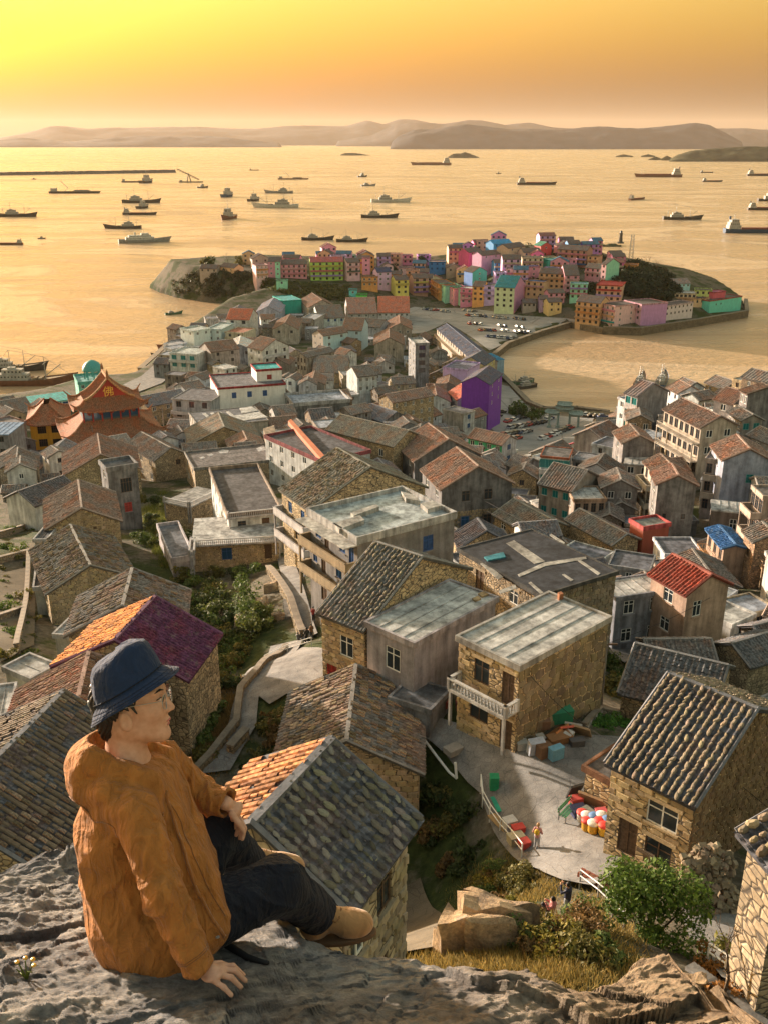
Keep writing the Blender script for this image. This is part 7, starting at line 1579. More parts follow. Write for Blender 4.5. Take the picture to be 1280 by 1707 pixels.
# white drain pipes by the courtyard
dp = empty('drain_pipe', (0, 0, 0), 0, 'white plastic drain pipe zigzagging below the courtyard edge', 'pipe')
P = [onground(a, b_) + Vector((0, 0, .5)) for a, b_ in ((704, 1240), (728, 1272), (748, 1298), (760, 1308))]; MB().tube(P, .09, 8).build('pipe_run', MT['white'], dp); MB().tube([P[-1], P[-1] + Vector((-.1, .2, 1.1))], .09, 8).build('riser', MT['white'], dp)
# thick coped wall and rubble heap right of the courtyard
boxwall('coped_wall', 'thick round-topped wall running from the courtyard house to the rubble heap', [(1072, 1452), (1110, 1425), (1148, 1398)], 1.1, .38, 'stone', (.27, .2, .14), (.24, .18, .13))
rh = empty('rubble_heap', onground(1190, 1520), 0, 'tall heap of broken stones stacked beside the right-edge house', 'rubble'); r = random.Random(8)
me_s = [MB().add([(-.5, -.4, -.35), (.45, -.5, -.3), (.5, .42, -.38), (-.42, .5, -.33), (-.4, -.32, .36), (.38, -.4, .42), (.42, .36, .3), (-.36, .42, .4)], [(0, 3, 2, 1), (4, 5, 6, 7), (0, 1, 5, 4), (1, 2, 6, 5), (2, 3, 7, 6), (3, 0, 4, 7)]).mesh('stone', MT['stone'])]
q0, q1 = onground(1150, 1530), onground(1230, 1530); dv = (q1 - q0); Lr = dv.length; dv.normalize(); nv = Vector((-dv.y, dv.x, 0)); rest = MB()
for k in range(420):
    u = r.uniform(0, 1); z = r.uniform(0, 1) ** 1.2; s = r.uniform(.22, .42); p = q0 + dv * (u * Lr) + nv * (r.uniform(-.3, .5) + z * 1.2) + Vector((0, 0, z * 3.2 * (1 - .3 * abs(u - .6)) - .1)) - rh.location
    c = r.uniform(.75, 1.35); cc = (.30 * c, .24 * c * r.uniform(.9, 1.05), .165 * c)
    if k < 290:
        o = mobj('stone', me_s[0], rh, p, 0, cc); o.rotation_euler = (r.uniform(0, 3), r.uniform(0, 3), r.uniform(0, 3)); o.scale = (s, s * r.uniform(.6, 1), s * r.uniform(.6, 1))
    else:
        M = Matrix.Translation(p) @ Matrix.Rotation(r.uniform(0, 3), 4, 'X') @ Matrix.Rotation(r.uniform(0, 3), 4, 'Z') @ Matrix.Scale(s, 4); rest.add([tuple(M @ v.co) for v in me_s[0].vertices], [list(f.vertices) for f in me_s[0].polygons])
tag(rest.build('stones', MT['stone'], rh, (.3, .24, .165)), kind='stuff')
# ------------------------------------------------------------------ things in the courtyard
def onyard(px, py, dz=.36): p = onground(px, py); return Vector((p.x, p.y, G(p.x, p.y) + dz))
def barrel(px, py, col, cname, lid, k):
    p = onyard(px, py); o = empty('bucket', p, 0, f'{cname} plastic bucket, {ORD[k]} in the cluster by the courtyard house door', 'bucket', 'buckets by the door')
    MB().lathe([(.24, 0), (.29, .1), (.31, .55), (.33, .6)], 14).build('drum', MT['paint'], o, col, True); MB().lathe([(.34, .6), (.34, .68), (.1, .72)], 14).build('lid', MT['paint'], o, lid, True)
for k, (px, py, c, n_, l) in enumerate([(976,1392,(.62,.33,.03),'yellow',(.6,.05,.04)),(986,1396,(.62,.33,.03),'yellow',(.62,.6,.55)),(997,1392,(.6,.05,.04),'red',(.6,.05,.04)),(1004,1400,(.65,.38,.03),'yellow',(.6,.05,.04)),(975,1382,(.6,.05,.04),'red',(.62,.6,.58)),(988,1384,(.6,.6,.58),'white',(.1,.2,.4)),(1000,1382,(.55,.06,.05),'red',(.6,.6,.58)),(1010,1390,(.62,.33,.03),'yellow',(.1,.2,.4)),(968,1378,(.62,.6,.55),'white',(.6,.05,.04))]): barrel(px, py, c, n_, l, k)
def crate(px, py, sx, sy, sz, rz, col, label, name='crate', tilt=0.0, group=None, mat='paint', dz=.36):
    p = onyard(px, py, dz); o = empty(name, p, rz, label, name.replace('_', ' '), group); o.rotation_euler = (tilt, 0, rz)
    MB().box(-sx / 2, sx / 2, -sy / 2, sy / 2, 0, sz).build('body', MT[mat], o, col); MB().box(-sx / 2 - .02, sx / 2 + .02, -sy / 2 - .02, sy / 2 + .02, sz, sz + .05).build('top', MT[mat], o, tuple(c * 1.15 for c in col)); return o
J = 'junk heaped against the pale-roofed stone house'
for k, (px, py, sx, sy, sz, rz, col, n_, l, tl_) in enumerate([
 (905,1268,.9,.6,.8,.5,(.16,.09,.05),'cabinet','old wooden cabinet with painted door at the front of the junk',0),(925,1272,.9,.5,.8,.5,(.15,.35,.5),'cabinet','blue-patterned box at the front of the junk',0),(890,1262,1.0,.5,1.0,.3,(.42,.46,.55),'tarpaulin','crumpled pale tarpaulin bundle left in the junk',.2),(930,1245,1.6,.7,.5,.4,(.25,.13,.06),'table','dark wooden table top lying across the junk',.1),
 (918,1228,1.4,.1,1.0,.8,(.42,.16,.05),'board','orange board leaning on the junk',.9),(935,1225,.9,.1,1.1,.2,(.5,.1,.06),'board','red panel leaning on the junk',.8),(955,1222,1.1,.1,1.0,-.3,(.4,.38,.36),'board','round grey board leaning right in the junk',.7),(970,1232,1.2,.1,1.1,-.5,(.35,.24,.14),'board','brown round table top at the junk\'s right end',.6),
 (905,1220,.7,.7,.6,.1,(.2,.12,.08),'basket','brown basket at the back of the junk',0),(880,1222,.6,.6,.7,.1,(.06,.06,.06),'bin','black bin beside the house corner',0),(925,1205,1.9,1.3,.9,.3,(.03,.2,.12),'tarpaulin','dark green tarpaulin mound on top of the junk',.1),(945,1240,.6,.5,.5,.9,(.5,.5,.5),'crate','white foam crate in the junk',.1),(960,1250,.9,.5,.4,.2,(.09,.09,.1),'bundle','dark bundle at the right of the junk',0),(898,1245,.5,.5,.5,.4,(.3,.3,.28),'crate','grey crate in the junk',.2),
 (868,1255,.7,.6,.5,.2,(.4,.39,.37),'sack','pale sack beside the doorway',0),(765,1190,.5,.5,.6,.1,(.2,.05,.05),'flower_pot','maroon flower pot below the balcony',0),(782,1200,.9,.7,.6,.4,(.12,.1,.09),'planter','dark planter box below the balcony',0),(742,1186,.5,.5,.5,.4,(.28,.07,.06),'flower_pot','red pot left of the balcony house',0),(730,1180,.45,.45,.45,.4,(.1,.14,.3),'flower_pot','blue pot left of the balcony house',0),(755,1262,1.1,.8,.4,.6,(.3,.28,.26),'trough','concrete water trough at the courtyard edge',0),
 (832,1382,.5,1.8,.06,.5,(.38,.25,.12),'plank','tan plank lying by the white railing',0),(826,1350,.3,1.4,.05,.2,(.03,.3,.2),'plank','green plank lying by the white railing',0),(822,1322,.55,.55,.9,0,(.02,.25,.12),'bin','green bin at the head of the white railing',0),(848,1388,.7,.6,.6,.4,(.5,.5,.5),'crate','white box on the vendor\'s spot by the railing',0),(862,1398,.7,.5,.5,.3,(.5,.06,.05),'crate','red box on the vendor\'s spot by the railing',0),(858,1412,.9,.6,.5,.4,(.45,.4,.28),'crate','cream box on the vendor\'s spot by the railing',0),(872,1420,.6,.5,.4,.4,(.5,.07,.06),'crate','second red box near the end of the railing',0),
 (958,1352,.7,.5,.6,.3,(.5,.08,.07),'bundle','red bundle of goods beside the bench',0),(962,1366,.8,.6,.5,.3,(.06,.07,.16),'bundle','navy bundle of goods on the ground by the bench',0),(975,1372,.7,.7,.5,.6,(.2,.22,.2),'basket','grey-green basket of goods near the buckets',0),(1000,1372,.6,.5,.5,.2,(.5,.1,.12),'crate','pink crate behind the buckets',0),(985,1350,1.5,.12,.9,-.6,(.3,.2,.12),'board','brown board leaning on the annex wall',.4),(952,1335,.9,.1,1.1,.4,(.05,.05,.05),'board','black board leaning by the annex',.4),(1060,1420,.8,.7,.5,.3,(.08,.12,.3),'crate','blue crate beside the coped wall',0),(1045,1408,.6,.6,.6,.3,(.2,.17,.14),'basket','brown basket by the dark doorway',0),(1070,1405,.7,.6,.6,.8,(.25,.25,.24),'sack','grey sacks by the dark doorway',0)]):
    crate(px, py, sx, sy, sz, rz, col, l, n_, tl_)
def brick_stack(px, py, label, rz, nx, ny, nz):
    o = empty('brick_stack', onyard(px, py, .3), rz, label, 'bricks'); bm_ = shared('brick', lambda: MB().box(-.12, .12, -.058, .058, 0, .06, taper=.004).mesh('brick', MT['stone'])); rr = random.Random(int(px))
    for i in range(nx):
        for j in range(ny):
            for k in range(nz): mobj('brick', bm_, o, (i * .255 + rr.uniform(-.02, .02), j * .125 + rr.uniform(-.01, .01), k * .066), rr.uniform(-.05, .05), tuple(c * rr.uniform(.8, 1.2) for c in (.40, .15, .09)))
brick_stack(965, 1470, 'stack of red bricks at the courtyard\'s lower edge', -.7, 8, 4, 4); brick_stack(1030, 1425, 'pile of pinkish bricks near the coped wall', -.4, 7, 4, 3)
bn = empty('bench', onyard(946, 1368), .9, 'green slatted bench loaded with goods in the courtyard', 'bench')
for k in range(3): MB().box(-.8, .8, -.22 + k * .16, -.1 + k * .16, .42, .46).build('slat', MT['green_frame'], bn)
for k in range(2): MB().box(-.8, .8, .28, .32, .55 + k * .18, .67 + k * .18).build('back_slat', MT['green_frame'], bn)
for sx in (-.7, .7):
    for sy in (-.18, .26): MB().box(sx - .03, sx + .03, sy - .03, sy + .03, 0, .42 if sy < 0 else .85).build('leg', MT['metal'], bn)
# ------------------------------------------------------------------ the other people
def small_person(label, p, rz, pose, top, legs, hair=(.015, .012, .01), pack=None, bag=None):
    root = empty('person', p, rz, label, 'person')
    if pose == 'sit':
        hip = (0, 0, .16); ch = (-.05, 0, .52); hd = (-.02, 0, .80); sh = .56; kn = [(.38, -.10, .38), (.40, .1, .36)]; ft = [(.62, -.1, .06), (.66, .12, .05)]; hn = [(.30, -.12, .62), (.28, .1, .66)]; el = [(.12, -.24, .42), (.12, .24, .44)]
    else:
        hip = (0, 0, .86); ch = (-.01, 0, 1.22); hd = (.03, 0, 1.56); sh = 1.36; kn = [(.02, -.09, .46), (.03, .09, .46)]; ft = [(0, -.1, .04), (.02, .12, .04)]
        if pose == 'photo': hn = [(.34, -.07, 1.50), (.34, .07, 1.50)]; el = [(.16, -.25, 1.2), (.16, .25, 1.2)]
        else: hn = [(.18, -.2, 1.02), (.18, .2, 1.05)]; el = [(-.02, -.25, 1.08), (-.02, .25, 1.08)]
    def fb(P):
        d = s_ell(P, hd, (.10, .08, .125)); d = smin(d, s_cap(P, (hd[0] - .02, 0, hd[2] - .08), (ch[0], 0, sh), .05, .055), .03); d = smin(d, s_cap(P, ch, hip, .125, .12), .05)
        for k in (0, 1):
            y = -.15 if k == 0 else .15; d = smin(d, s_cap(P, (ch[0], y, sh - .02), el[k], .05, .04), .03); d = smin(d, s_cap(P, el[k], hn[k], .038, .03), .02); d = smin(d, s_ell(P, hn[k], (.05, .035, .045)), .02)
            y2 = y * .55; d = smin(d, s_cap(P, (hip[0], y2, hip[2]), kn[k], .085, .055), .03); d = smin(d, s_cap(P, kn[k], ft[k], .055, .038), .02); d = smin(d, s_cap(P, ft[k], (ft[k][0] + .16, ft[k][1], ft[k][2]), .045, .04), .02)
        return d
    def ftop(P):
        d = smin(s_cap(P, (ch[0], 0, ch[2] + .05), (hip[0], 0, hip[2] - .02), .155, .15), s_cap(P, (ch[0], -.13, sh - .02), (ch[0], .13, sh - .02), .075, .075), .05)
        for k in (0, 1): y = -.15 if k == 0 else .15; d = smin(d, s_cap(P, (ch[0], y, sh - .02), el[k], .07, .056), .03); e = np.array(el[k]); h_ = np.array(hn[k]); d = smin(d, s_cap(P, el[k], tuple(e + (h_ - e) * .8), .056, .044), .02)
        return d + jit(P, 22, .006, 3)
    def fleg(P):
        d = None
        for k in (0, 1):
            y2 = -.083 if k == 0 else .083; f0 = np.array(ft[k]); k0 = np.array(kn[k]); l = smin(s_cap(P, (hip[0], y2, hip[2] - .02), kn[k], .102, .072), s_cap(P, kn[k], tuple(k0 + (f0 - k0) * .88), .07, .058), .03); d = l if d is None else smin(d, l, .03)
        return d
    lo = (-.35, -.45, -.05); hi = (.9, .45, hd[2] + .18)
    sdf_obj('body', fb, lo, hi, .017, MT['skin'], root, 1); o = sdf_obj('jacket', ftop, lo, hi, .02, MT['paint'], root, 1); o.color = (*top, 1); o = sdf_obj('trousers', fleg, lo, hi, .02, MT['paint'], root, 1); o.color = (*legs, 1)
    hx = lambda P: smax(s_ell(P, (hd[0] - .02, 0, hd[2] + .03), (.115, .095, .125)), -s_ell(P, (hd[0] + .09, 0, hd[2] - .05), (.09, .1, .1)), .01)
    o = sdf_obj('hair', hx, (hd[0] - .2, -.2, hd[2] - .2), (hd[0] + .2, .2, hd[2] + .25), .014, MT['paint'], root, 1); o.color = (*hair, 1)
    for k in (0, 1): o = sdf_obj('shoe', (lambda f: (lambda P: s_cap(P, (f[0] - .03, f[1], f[2]), (f[0] + .18, f[1], f[2] - .005), .055, .045)))(ft[k]), (ft[k][0] - .15, ft[k][1] - .1, -.1), (ft[k][0] + .3, ft[k][1] + .1, ft[k][2] + .12), .016, MT['paint'], root, 1); o.color = (.35, .34, .36, 1)
    if pack: o = sdf_obj('backpack', lambda P: s_ell(P, (ch[0] - .2, 0, ch[2] + .02), (.11, .15, .2)), (-.5, -.3, ch[2] - .3), (.1, .3, ch[2] + .35), .02, MT['paint'], root, 1); o.color = (*pack, 1)
small_person('backpacker in pink with a yellow backpack standing on the courtyard', onyard(893, 1422), 1.2, 'stand', (.5, .25, .25), (.42, .42, .45), (.35, .2, .08), (.65, .42, .03))
small_person('visitor in dark jacket and pale trousers taking a photo on the knoll', onground(943, 1522) - Vector((0, 0, .02)), 2.4, 'photo', (.02, .025, .06), (.30, .32, .36))
small_person('visitor in pink jacket sitting on the knoll', onground(918, 1522) - Vector((0, 0, .02)), 2.9, 'sit', (.48, .17, .17), (.02, .02, .03))
small_person('walker in black at the top of the ravine path', onyard(512, 1077), 2.0, 'stand', (.03, .03, .03), (.04, .04, .05)); small_person('walker in brown jacket beside the one in black', onyard(520, 1070), 2.3, 'stand', (.25, .12, .06), (.05, .05, .06)); small_person('person in grey sitting at the ravine wall by the walkers', onyard(498, 1072), 1.5, 'sit', (.12, .12, .12), (.05, .05, .06))
small_person('person in red standing under the shuttered block\'s balcony', onyard(523, 1040), 1.2, 'stand', (.35, .05, .05), (.03, .03, .04))
# ------------------------------------------------------------------ poles and overhead wires
def pole(px, py, h, label):
    p = onground(px, py); o = empty('utility_pole', p, 0, label, 'pole'); MB().tube([(0, 0, -1), (0, 0, h)], [.16, .1], 8).build('shaft', MT['concrete'], o, (.36, .35, .34)); MB().box(-.8, .8, -.06, .06, h - .7, h - .58).build('crossarm', MT['wood'], o); return p + Vector((0, 0, h - .6))
pa = pole(645, 758, 9, 'concrete pole beside the long tile roof in mid-town'); pb = pole(583, 660, 8, 'pale pole in front of the white-gabled house'); pc = pole(160, 765, 9, 'pole in front of the temple\'s red wall'); pd = pole(275, 728, 9, 'pole right of the temple eave'); pe = pole(1000, 1180, 6, 'street lamp pole by the vegetable bed'); pf = pole(1278, 1480, 5, 'pole at the lower right edge'); pg = pole(905, 1010, 7, 'short pole between the black roof and the pale roof')
def wire(a, b_, sag, label):
    pts = [a.lerp(b_, t / 14) - Vector((0, 0, sag * 4 * (t / 14) * (1 - t / 14))) for t in range(15)]; o = MB().tube(pts, .022, 4).build('wire', MT['rubber']); tag(o, label, 'wire', 'overhead wires')
V3 = Vector
wire(pa, pb, 1.5, 'overhead wire between the two mid-town poles'); wire(pa + V3((.5, 0, 0)), pg + V3((0, 0, 3)), 2.5, 'overhead wire sweeping over the brown-roofed pair, upper'); wire(pa + V3((-.5, 0, -.6)), pg + V3((0, 0, 2)), 3, 'overhead wire sweeping over the brown-roofed pair, lower'); wire(pc, pd, 1.2, 'wire in front of the temple'); wire(pe, pf, .8, 'wire crossing the courtyard house to the lower right'); wire(pg, pe, 1.0, 'wire over the pale flat roof'); wire(onyard(860, 1240, 6), onyard(1010, 1330, 4), .6, 'wire across the courtyard'); wire(pe, onground(1280, 1010) + V3((0, 0, 7)), 1.2, 'wire over the right-hand roofs')
# ------------------------------------------------------------------ the foreground rock
def rock_plane(x, y): return 97.8 - .45 * (y - 2.134) - .02 * x
def on_rock(px, py):
    d = ray(px, py); t = (CAMZ - (97.8 + .45 * 2.134)) / (-d.z - .45 * d.y + .02 * d.x) if False else (100 - 98.7603) / (-d.z - .45 * d.y)
    return d.x * t, d.y * t
CREST = [(-260,1500),(-100,1470),(0,1452),(60,1426),(128,1412),(200,1425),(330,1462),(425,1468),(478,1515),(510,1556),(560,1574),(620,1590),(690,1590),(760,1600),(830,1612),(900,1612),(980,1626),(1012,1606),(1060,1572),(1100,1560),(1150,1572),(1172,1600),(1200,1640),(1240,1700),(1300,1790),(1420,1900)]
_cr = sorted(on_rock(a, b_) for a, b_ in CREST); _cx = np.array([c[0] for c in _cr]); _cy = np.array([c[1] for c in _cr])
def rock_h(X, Y):
    # rotated, stretched coordinates: the bedding runs down to the right
    u = X * .86 + Y * .5; v = -X * .5 + Y * .86
    z = rock_plane(X, Y)
    def facet(x, y, sc, seed_):
        # split blocks: every cell of a warped grid is a plane of its own height and tilt
        x = x * sc + fbm(x * sc * .7, y * sc * .7, 3, seed_) * .7; y = y * sc + fbm(x * .7 + 7, y * sc * .7, 3, seed_ + 5) * .7
        ix = np.floor(x).astype(np.int64); iy = np.floor(y).astype(np.int64); best = np.full(x.shape, 9.0); out = np.zeros(x.shape)
        for di in (-1, 0, 1):
            for dj in (-1, 0, 1):
                gx, gy = ix + di, iy + dj; px_ = gx + _hash(gx, gy, seed_); py_ = gy + _hash(gx, gy, seed_ + 1); d = (x - px_) ** 2 + (y - py_) ** 2
                val = (_hash(gx, gy, seed_ + 2) - .5) + (x - px_) * (_hash(gx, gy, seed_ + 3) - .5) * 1.6 + (y - py_) * (_hash(gx, gy, seed_ + 4) - .5) * 1.6
                m_ = d < best; out = np.where(m_, val, out); best = np.where(m_, d, best)
        return out
    big = fbm(u * 1.2 + 3, v * 2.0, 3, 21) * .08 + facet(u * .55, v, 3.2, 71) * .035 + (ridged(u * 1.1 + 4, v * 2.4, 4, 25) - .5) * .07
    rid = (ridged(u * 1.7, v * 4.6, 5, 31) - .5) * .05
    ter = facet(u * .6, v, 9.0, 91) * .022
    fine = facet(X, Y, 26.0, 111) * .008 + fbm(X * 34, Y * 34, 4, 61) * .009
    # calmer where the man sits and leans
    dm = np.exp(-(((X + .52) / .42) ** 2 + ((Y - 2.12) / .40) ** 2))
    return z + (big + rid + ter) * (1 - .88 * dm) + fine * (1 - .3 * dm)
xs = np.linspace(-2.3, 2.9, 800); ss = np.concatenate([np.linspace(-1.35, 0, 420), np.linspace(.012, 1.0, 70) ** 1.0])
X, S_ = np.meshgrid(xs, ss); yc = np.interp(X, _cx, _cy)
wob = fbm(X * 3.0, X * 0 + 2.2, 4, 71) * .05
Y = yc + wob * np.clip(1 - np.abs(S_), 0, 1) * .6 + np.where(S_ > 0, S_ * 2.4, S_)
Zr = rock_h(X, np.minimum(Y, yc + .02))
drop = np.where(S_ > 0, -(S_ * 3.2 + 9.0 * S_ ** 1.4) + fbm(X * 2.0, S_ * 6, 4, 81) * .5 * S_, 0)
edge = -np.clip(1 + S_ / .10, 0, 1) ** 2 * .05 * (S_ <= 0) - .05 * (S_ > 0)
Zr = Zr + drop + edge
rm, nt, b = base_mat('weathered_rock', 0.92, 0.2)
n1 = tex(nt, 'Noise', 3.2, Detail=10.0, Roughness=0.68, Distortion=.6); n2 = tex(nt, 'Noise', 26.0, Detail=8.0, Roughness=0.72); n3 = tex(nt, 'Noise', 1.1, Detail=3.0); v1 = tex(nt, 'Voronoi', 11.0, feature='DISTANCE_TO_EDGE', Randomness=1.0)
ms = tex(nt, 'Musgrave', 8.0) if False else tex(nt, 'Noise', 9.0, stretch=(.5, 1.6, 1), Detail=9.0, Roughness=.75, Distortion=1.0)
base = ramp(nt, n1.outputs[0], [(0.28, (.085, .088, .10)), (0.45, (.24, .235, .24)), (0.6, (.40, .37, .34)), (0.75, (.54, .48, .40))]).outputs[0]
warm = ramp(nt, ms.outputs[0], [(0.3, (.10, .075, .055)), (0.5, (.36, .25, .15)), (0.72, (.55, .42, .27))]).outputs[0]
# the slab towards the right is a warmer, iron-stained bed of stone
sx = nt.nodes.new('ShaderNodeTexCoord'); sep = nt.nodes.new('ShaderNodeSeparateXYZ'); nt.links.new(sx.outputs['Object'], sep.inputs[0])
mx = nt.nodes.new('ShaderNodeMath'); mx.operation = 'MULTIPLY_ADD'; mx.inputs[1].default_value = .42; mx.inputs[2].default_value = .0; nt.links.new(sep.outputs[0], mx.inputs[0])
ad = nt.nodes.new('ShaderNodeMath'); ad.operation = 'ADD'; nt.links.new(mx.outputs[0], ad.inputs[0]); nt.links.new(n3.outputs[0], ad.inputs[1])
c = mixc(nt, ramp(nt, ad.outputs[0], [(0.40, 0.0), (0.72, .85)]).outputs[0], base, warm)
sp_ = ramp(nt, n2.outputs[0], [(0.3, .55), (0.5, 1.0), (0.72, 1.5)])
c = mixc(nt, 1.0, c, sp_.outputs[0], 'MULTIPLY')
moss = mixc(nt, 1.0, ramp(nt, ms.outputs[0], [(0.58, 0.0), (0.68, .5)]).outputs[0], ramp(nt, n3.outputs[0], [(0.5, 0.0), (0.6, 1.0)]).outputs[0], 'MULTIPLY')
c = mixc(nt, moss, c, (.10, .105, .035))
nt.links.new(c, b.inputs['Base Color'])
hh = nt.nodes.new('ShaderNodeMath'); hh.operation = 'MULTIPLY_ADD'; hh.inputs[1].default_value = .5; nt.links.new(n2.outputs[0], hh.inputs[0]); nt.links.new(ms.outputs[0], hh.inputs[2])
bump(nt, b, hh.outputs[0], 1.0, 0.05)
MT['rock'] = rm
rock = mobj('rock_outcrop', np_mesh('rock_outcrop', np.c_[X.ravel(), Y.ravel(), Zr.ravel()], grid_quads(len(xs), len(ss)), rm, True))
tag(rock, 'rough grey and ochre rock ledge under the seated man', 'rock')
def rockz(x, y): return float(rock_h(np.array([x]), np.array([y]))[0])
# small plant in the crevice and a dropped cord
def rpt(px, py, dz=.0): x, y = on_rock(px, py); return Vector((x, y, rockz(x, y) + dz))
fp = rpt(46, 1636, .02); fl = empty('flower', fp, 0, 'tiny yellow-flowered weed in the rock crevice at the lower left', 'plant')
for k in range(7):
    a = k * .9; MB().tube([(0, 0, -.02), (.02 * math.cos(a), .02 * math.sin(a), .025), (.03 * math.cos(a) + .01, .03 * math.sin(a), .03)], [.003, .002, .0008], 4).build('stem', MT['leaf'], fl, (.12, .16, .03))
    if k < 4: MB().lathe([(.001, 0), (.007, .003), (.006, .006), (.001, .008)], 7, (.026 * math.cos(a), .026 * math.sin(a), .026)).build('blossom', MT['gold'], fl)
cd = MB().tube([rpt(a, b_, .008) for a, b_ in ((352, 1570), (375, 1582), (392, 1590), (412, 1602), (432, 1612), (448, 1618))], [.012, .012, .011, .010, .008, .006], 7).build('cord', MT['rubber'], smooth=True); tag(cd, 'black braided cord lying on the rock beside the man', 'cord')
# ------------------------------------------------------------------ the seated man
MT['lace'] = m_flat('lace', (.24, .12, .05), .8)
SEAT = Vector((-.644, 2.134, 97.8)); LEAN = R(14)

W_N, E_N, S_N = (.168, -.285, .140), (.075, -.262, .325), (-.012, -.165, .498)       # near (right) arm
S_F, E_F, W_F = (-.02, .165, .515), (.055, .225, .398), (.168, .165, .384)          # far (left) arm
HIPN, KN, AN = (.02, -.09, .10), (.326, .115, .150), (.434, .345, -.075)
HIPF, KF, AF = (.02, .10, .10), (.112, .245, .262), (.195, .45, .03)
HD = R(6)                                                                          # head tipped back
FO = np.array((.012, -.050, .012))
HC = np.array((-.056, 0, .745), np.float32)                                         # head centre
def head_local(P):
    q = P - HC; ca, sa = math.cos(HD), math.sin(HD)
    return np.stack([q[..., 0] * ca + q[..., 2] * sa, q[..., 1], -q[..., 0] * sa + q[..., 2] * ca], -1)
def head_world(p):
    ca, sa = math.cos(HD), math.sin(HD); return (HC[0] + p[0] * ca - p[2] * sa, p[1], HC[2] + p[0] * sa + p[2] * ca)
def f_head(P):
    q = head_local(P); y = np.abs(q[..., 1]); m = np.stack([q[..., 0], y, q[..., 2]], -1)
    d = s_ell(q, (-.014, 0, .032), (.098, .076, .088))
    d = smin(d, s_ell(q, (.035, 0, -.012), (.058, .058, .088)), .03)
    d = smin(d, s_cap(m, (-.02, .05, -.045), (.066, .012, -.088), .02, .019), .03)      # jaw line to chin
    d = smin(d, s_ell(q, (.072, 0, -.092), (.019, .02, .016)), .015)                     # chin
    d = smin(d, s_ell(m, (.058, .036, -.012), (.024, .02, .02)), .02)                    # cheekbones
    d = smin(d, s_cap(q, (.083, 0, .022), (.104, 0, -.016), .006, .010), .012)           # nose bridge to tip
    d = smin(d, s_ell(m, (.094, .010, -.020), (.010, .008, .008)), .006)                 # nostrils
    d = smin(d, s_ell(q, (.084, 0, -.049), (.0125, .02, .0065)), .006)                   # upper lip
    d = smin(d, s_ell(q, (.080, 0, -.062), (.0125, .018, .007)), .006)                   # lower lip
    d = smax(d, -s_ell(q, (.099, 0, -.0555), (.014, .022, .0016)), .003)                 # mouth line
    d = smax(d, -s_ell(m, (.092, .032, .022), (.014, .017, .010)), .012)                 # eye sockets
    d = smin(d, s_ell(m, (.072, .031, .020), (.014, .013, .0125)), .003)                 # eyeballs and lids
    d = smin(d, s_cap(m, (.083, .016, .040), (.070, .048, .042), .007, .006), .012)      # brow
    ear = s_ell(m, (-.006, .078, -.020), (.019, .011, .030), R(12))
    ear = smax(ear, -s_ell(m, (-.002, .089, -.018), (.011, .006, .02)), .004)
    d = smin(d, ear, .008)
    return d
def finger(P, pts, r0, r1):
    d = None; n = len(pts) - 1
    for i in range(n):
        a = r0 + (r1 - r0) * i / n; b_ = r0 + (r1 - r0) * (i + 1) / n
        c = s_cap(P, pts[i], pts[i + 1], a, b_); d = c if d is None else smin(d, c, .004)
    return d
NF = [(( .222, -.262, .128), ( .250, -.258, .126), ( .276, -.254, .098)), ((.226, -.280, .130), (.258, -.279, .126), (.285, -.277, .096)),
      (( .222, -.298, .126), ( .252, -.300, .121), ( .276, -.300, .094)), ((.212, -.315, .120), (.236, -.324, .110), (.256, -.330, .092))]
NTH = ((.186, -.258, .128), (.212, -.236, .118), (.232, -.224, .104))
FF = [((.196, .222, .318), (.211, .214, .292), (.205, .206, .262)), ((.190, .240, .314), (.203, .234, .286), (.194, .226, .255)),
      ((.181, .256, .312), (.190, .252, .284), (.180, .244, .256)), ((.172, .270, .314), (.178, .268, .290), (.169, .262, .266))]
FTH = ((.176, .196, .346), (.200, .186, .318), (.212, .188, .294))
FF = [tuple(tuple(np.array(p) + FO) for p in f) for f in FF]; FTH = tuple(tuple(np.array(p) + FO) for p in FTH)
def f_hands(P):
    d = s_cap(P, W_N, (.196, -.288, .132), .019, .020); d = smin(d, s_ell(P, (.205, -.289, .126), (.032, .036, .013), R(14)), .012)
    for k, f in enumerate(NF): d = smin(d, finger(P, f, .0086 if k < 3 else .0075, .0066), .005)
    d = smin(d, finger(P, NTH, .0105, .0075), .007)
    e = s_cap(P, W_F, (.190, .182, .358), .019, .019); e = smin(e, s_ell(P, (.195, .190, .346), (.014, .036, .032), R(-25)), .012)
    for k, f in enumerate(FF): e = smin(e, finger(P, f, .0086 if k < 3 else .0075, .0066), .005)
    e = smin(e, finger(P, FTH, .0105, .0075), .007)
    return np.minimum(d, e)
def f_body(P):
    d = f_head(P)
    d = smin(d, s_cap(P, (-.082, 0, .715), (-.082, 0, .575), .052, .058), .03)
    t = smin(s_ell(P, (-.085, 0, .42), (.10, .15, .19)), s_ell(P, (-.06, 0, .14), (.12, .15, .12)), .08)
    t = smin(t, s_cap(P, (-.06, -.12, .505), (-.06, .12, .505), .045, .045), .06); d = smin(d, t, .05)
    for S_, E_, W_ in ((S_N, E_N, W_N), (S_F, E_F, W_F)):
        d = smin(d, s_cap(P, S_, E_, .042, .034), .03); d = smin(d, s_cap(P, E_, W_, .033, .021), .015)
    for H_, K_, A_ in ((HIPN, KN, AN), (HIPF, KF, AF)):
        d = smin(d, s_cap(P, H_, K_, .068, .046), .03); d = smin(d, s_cap(P, K_, A_, .044, .03), .02)
    return smin(d, f_hands(P), .006)
man = empty('person', SEAT); man.rotation_euler = (-LEAN, 0, 0)
tag(man, 'seated man in navy bucket hat, tan hooded jacket and dark trousers on the rock', 'person')
body = sdf_obj('body', f_body, (-.24, -.36, -.16), (.50, .50, .90), .0036, MT['skin'], man, 1)

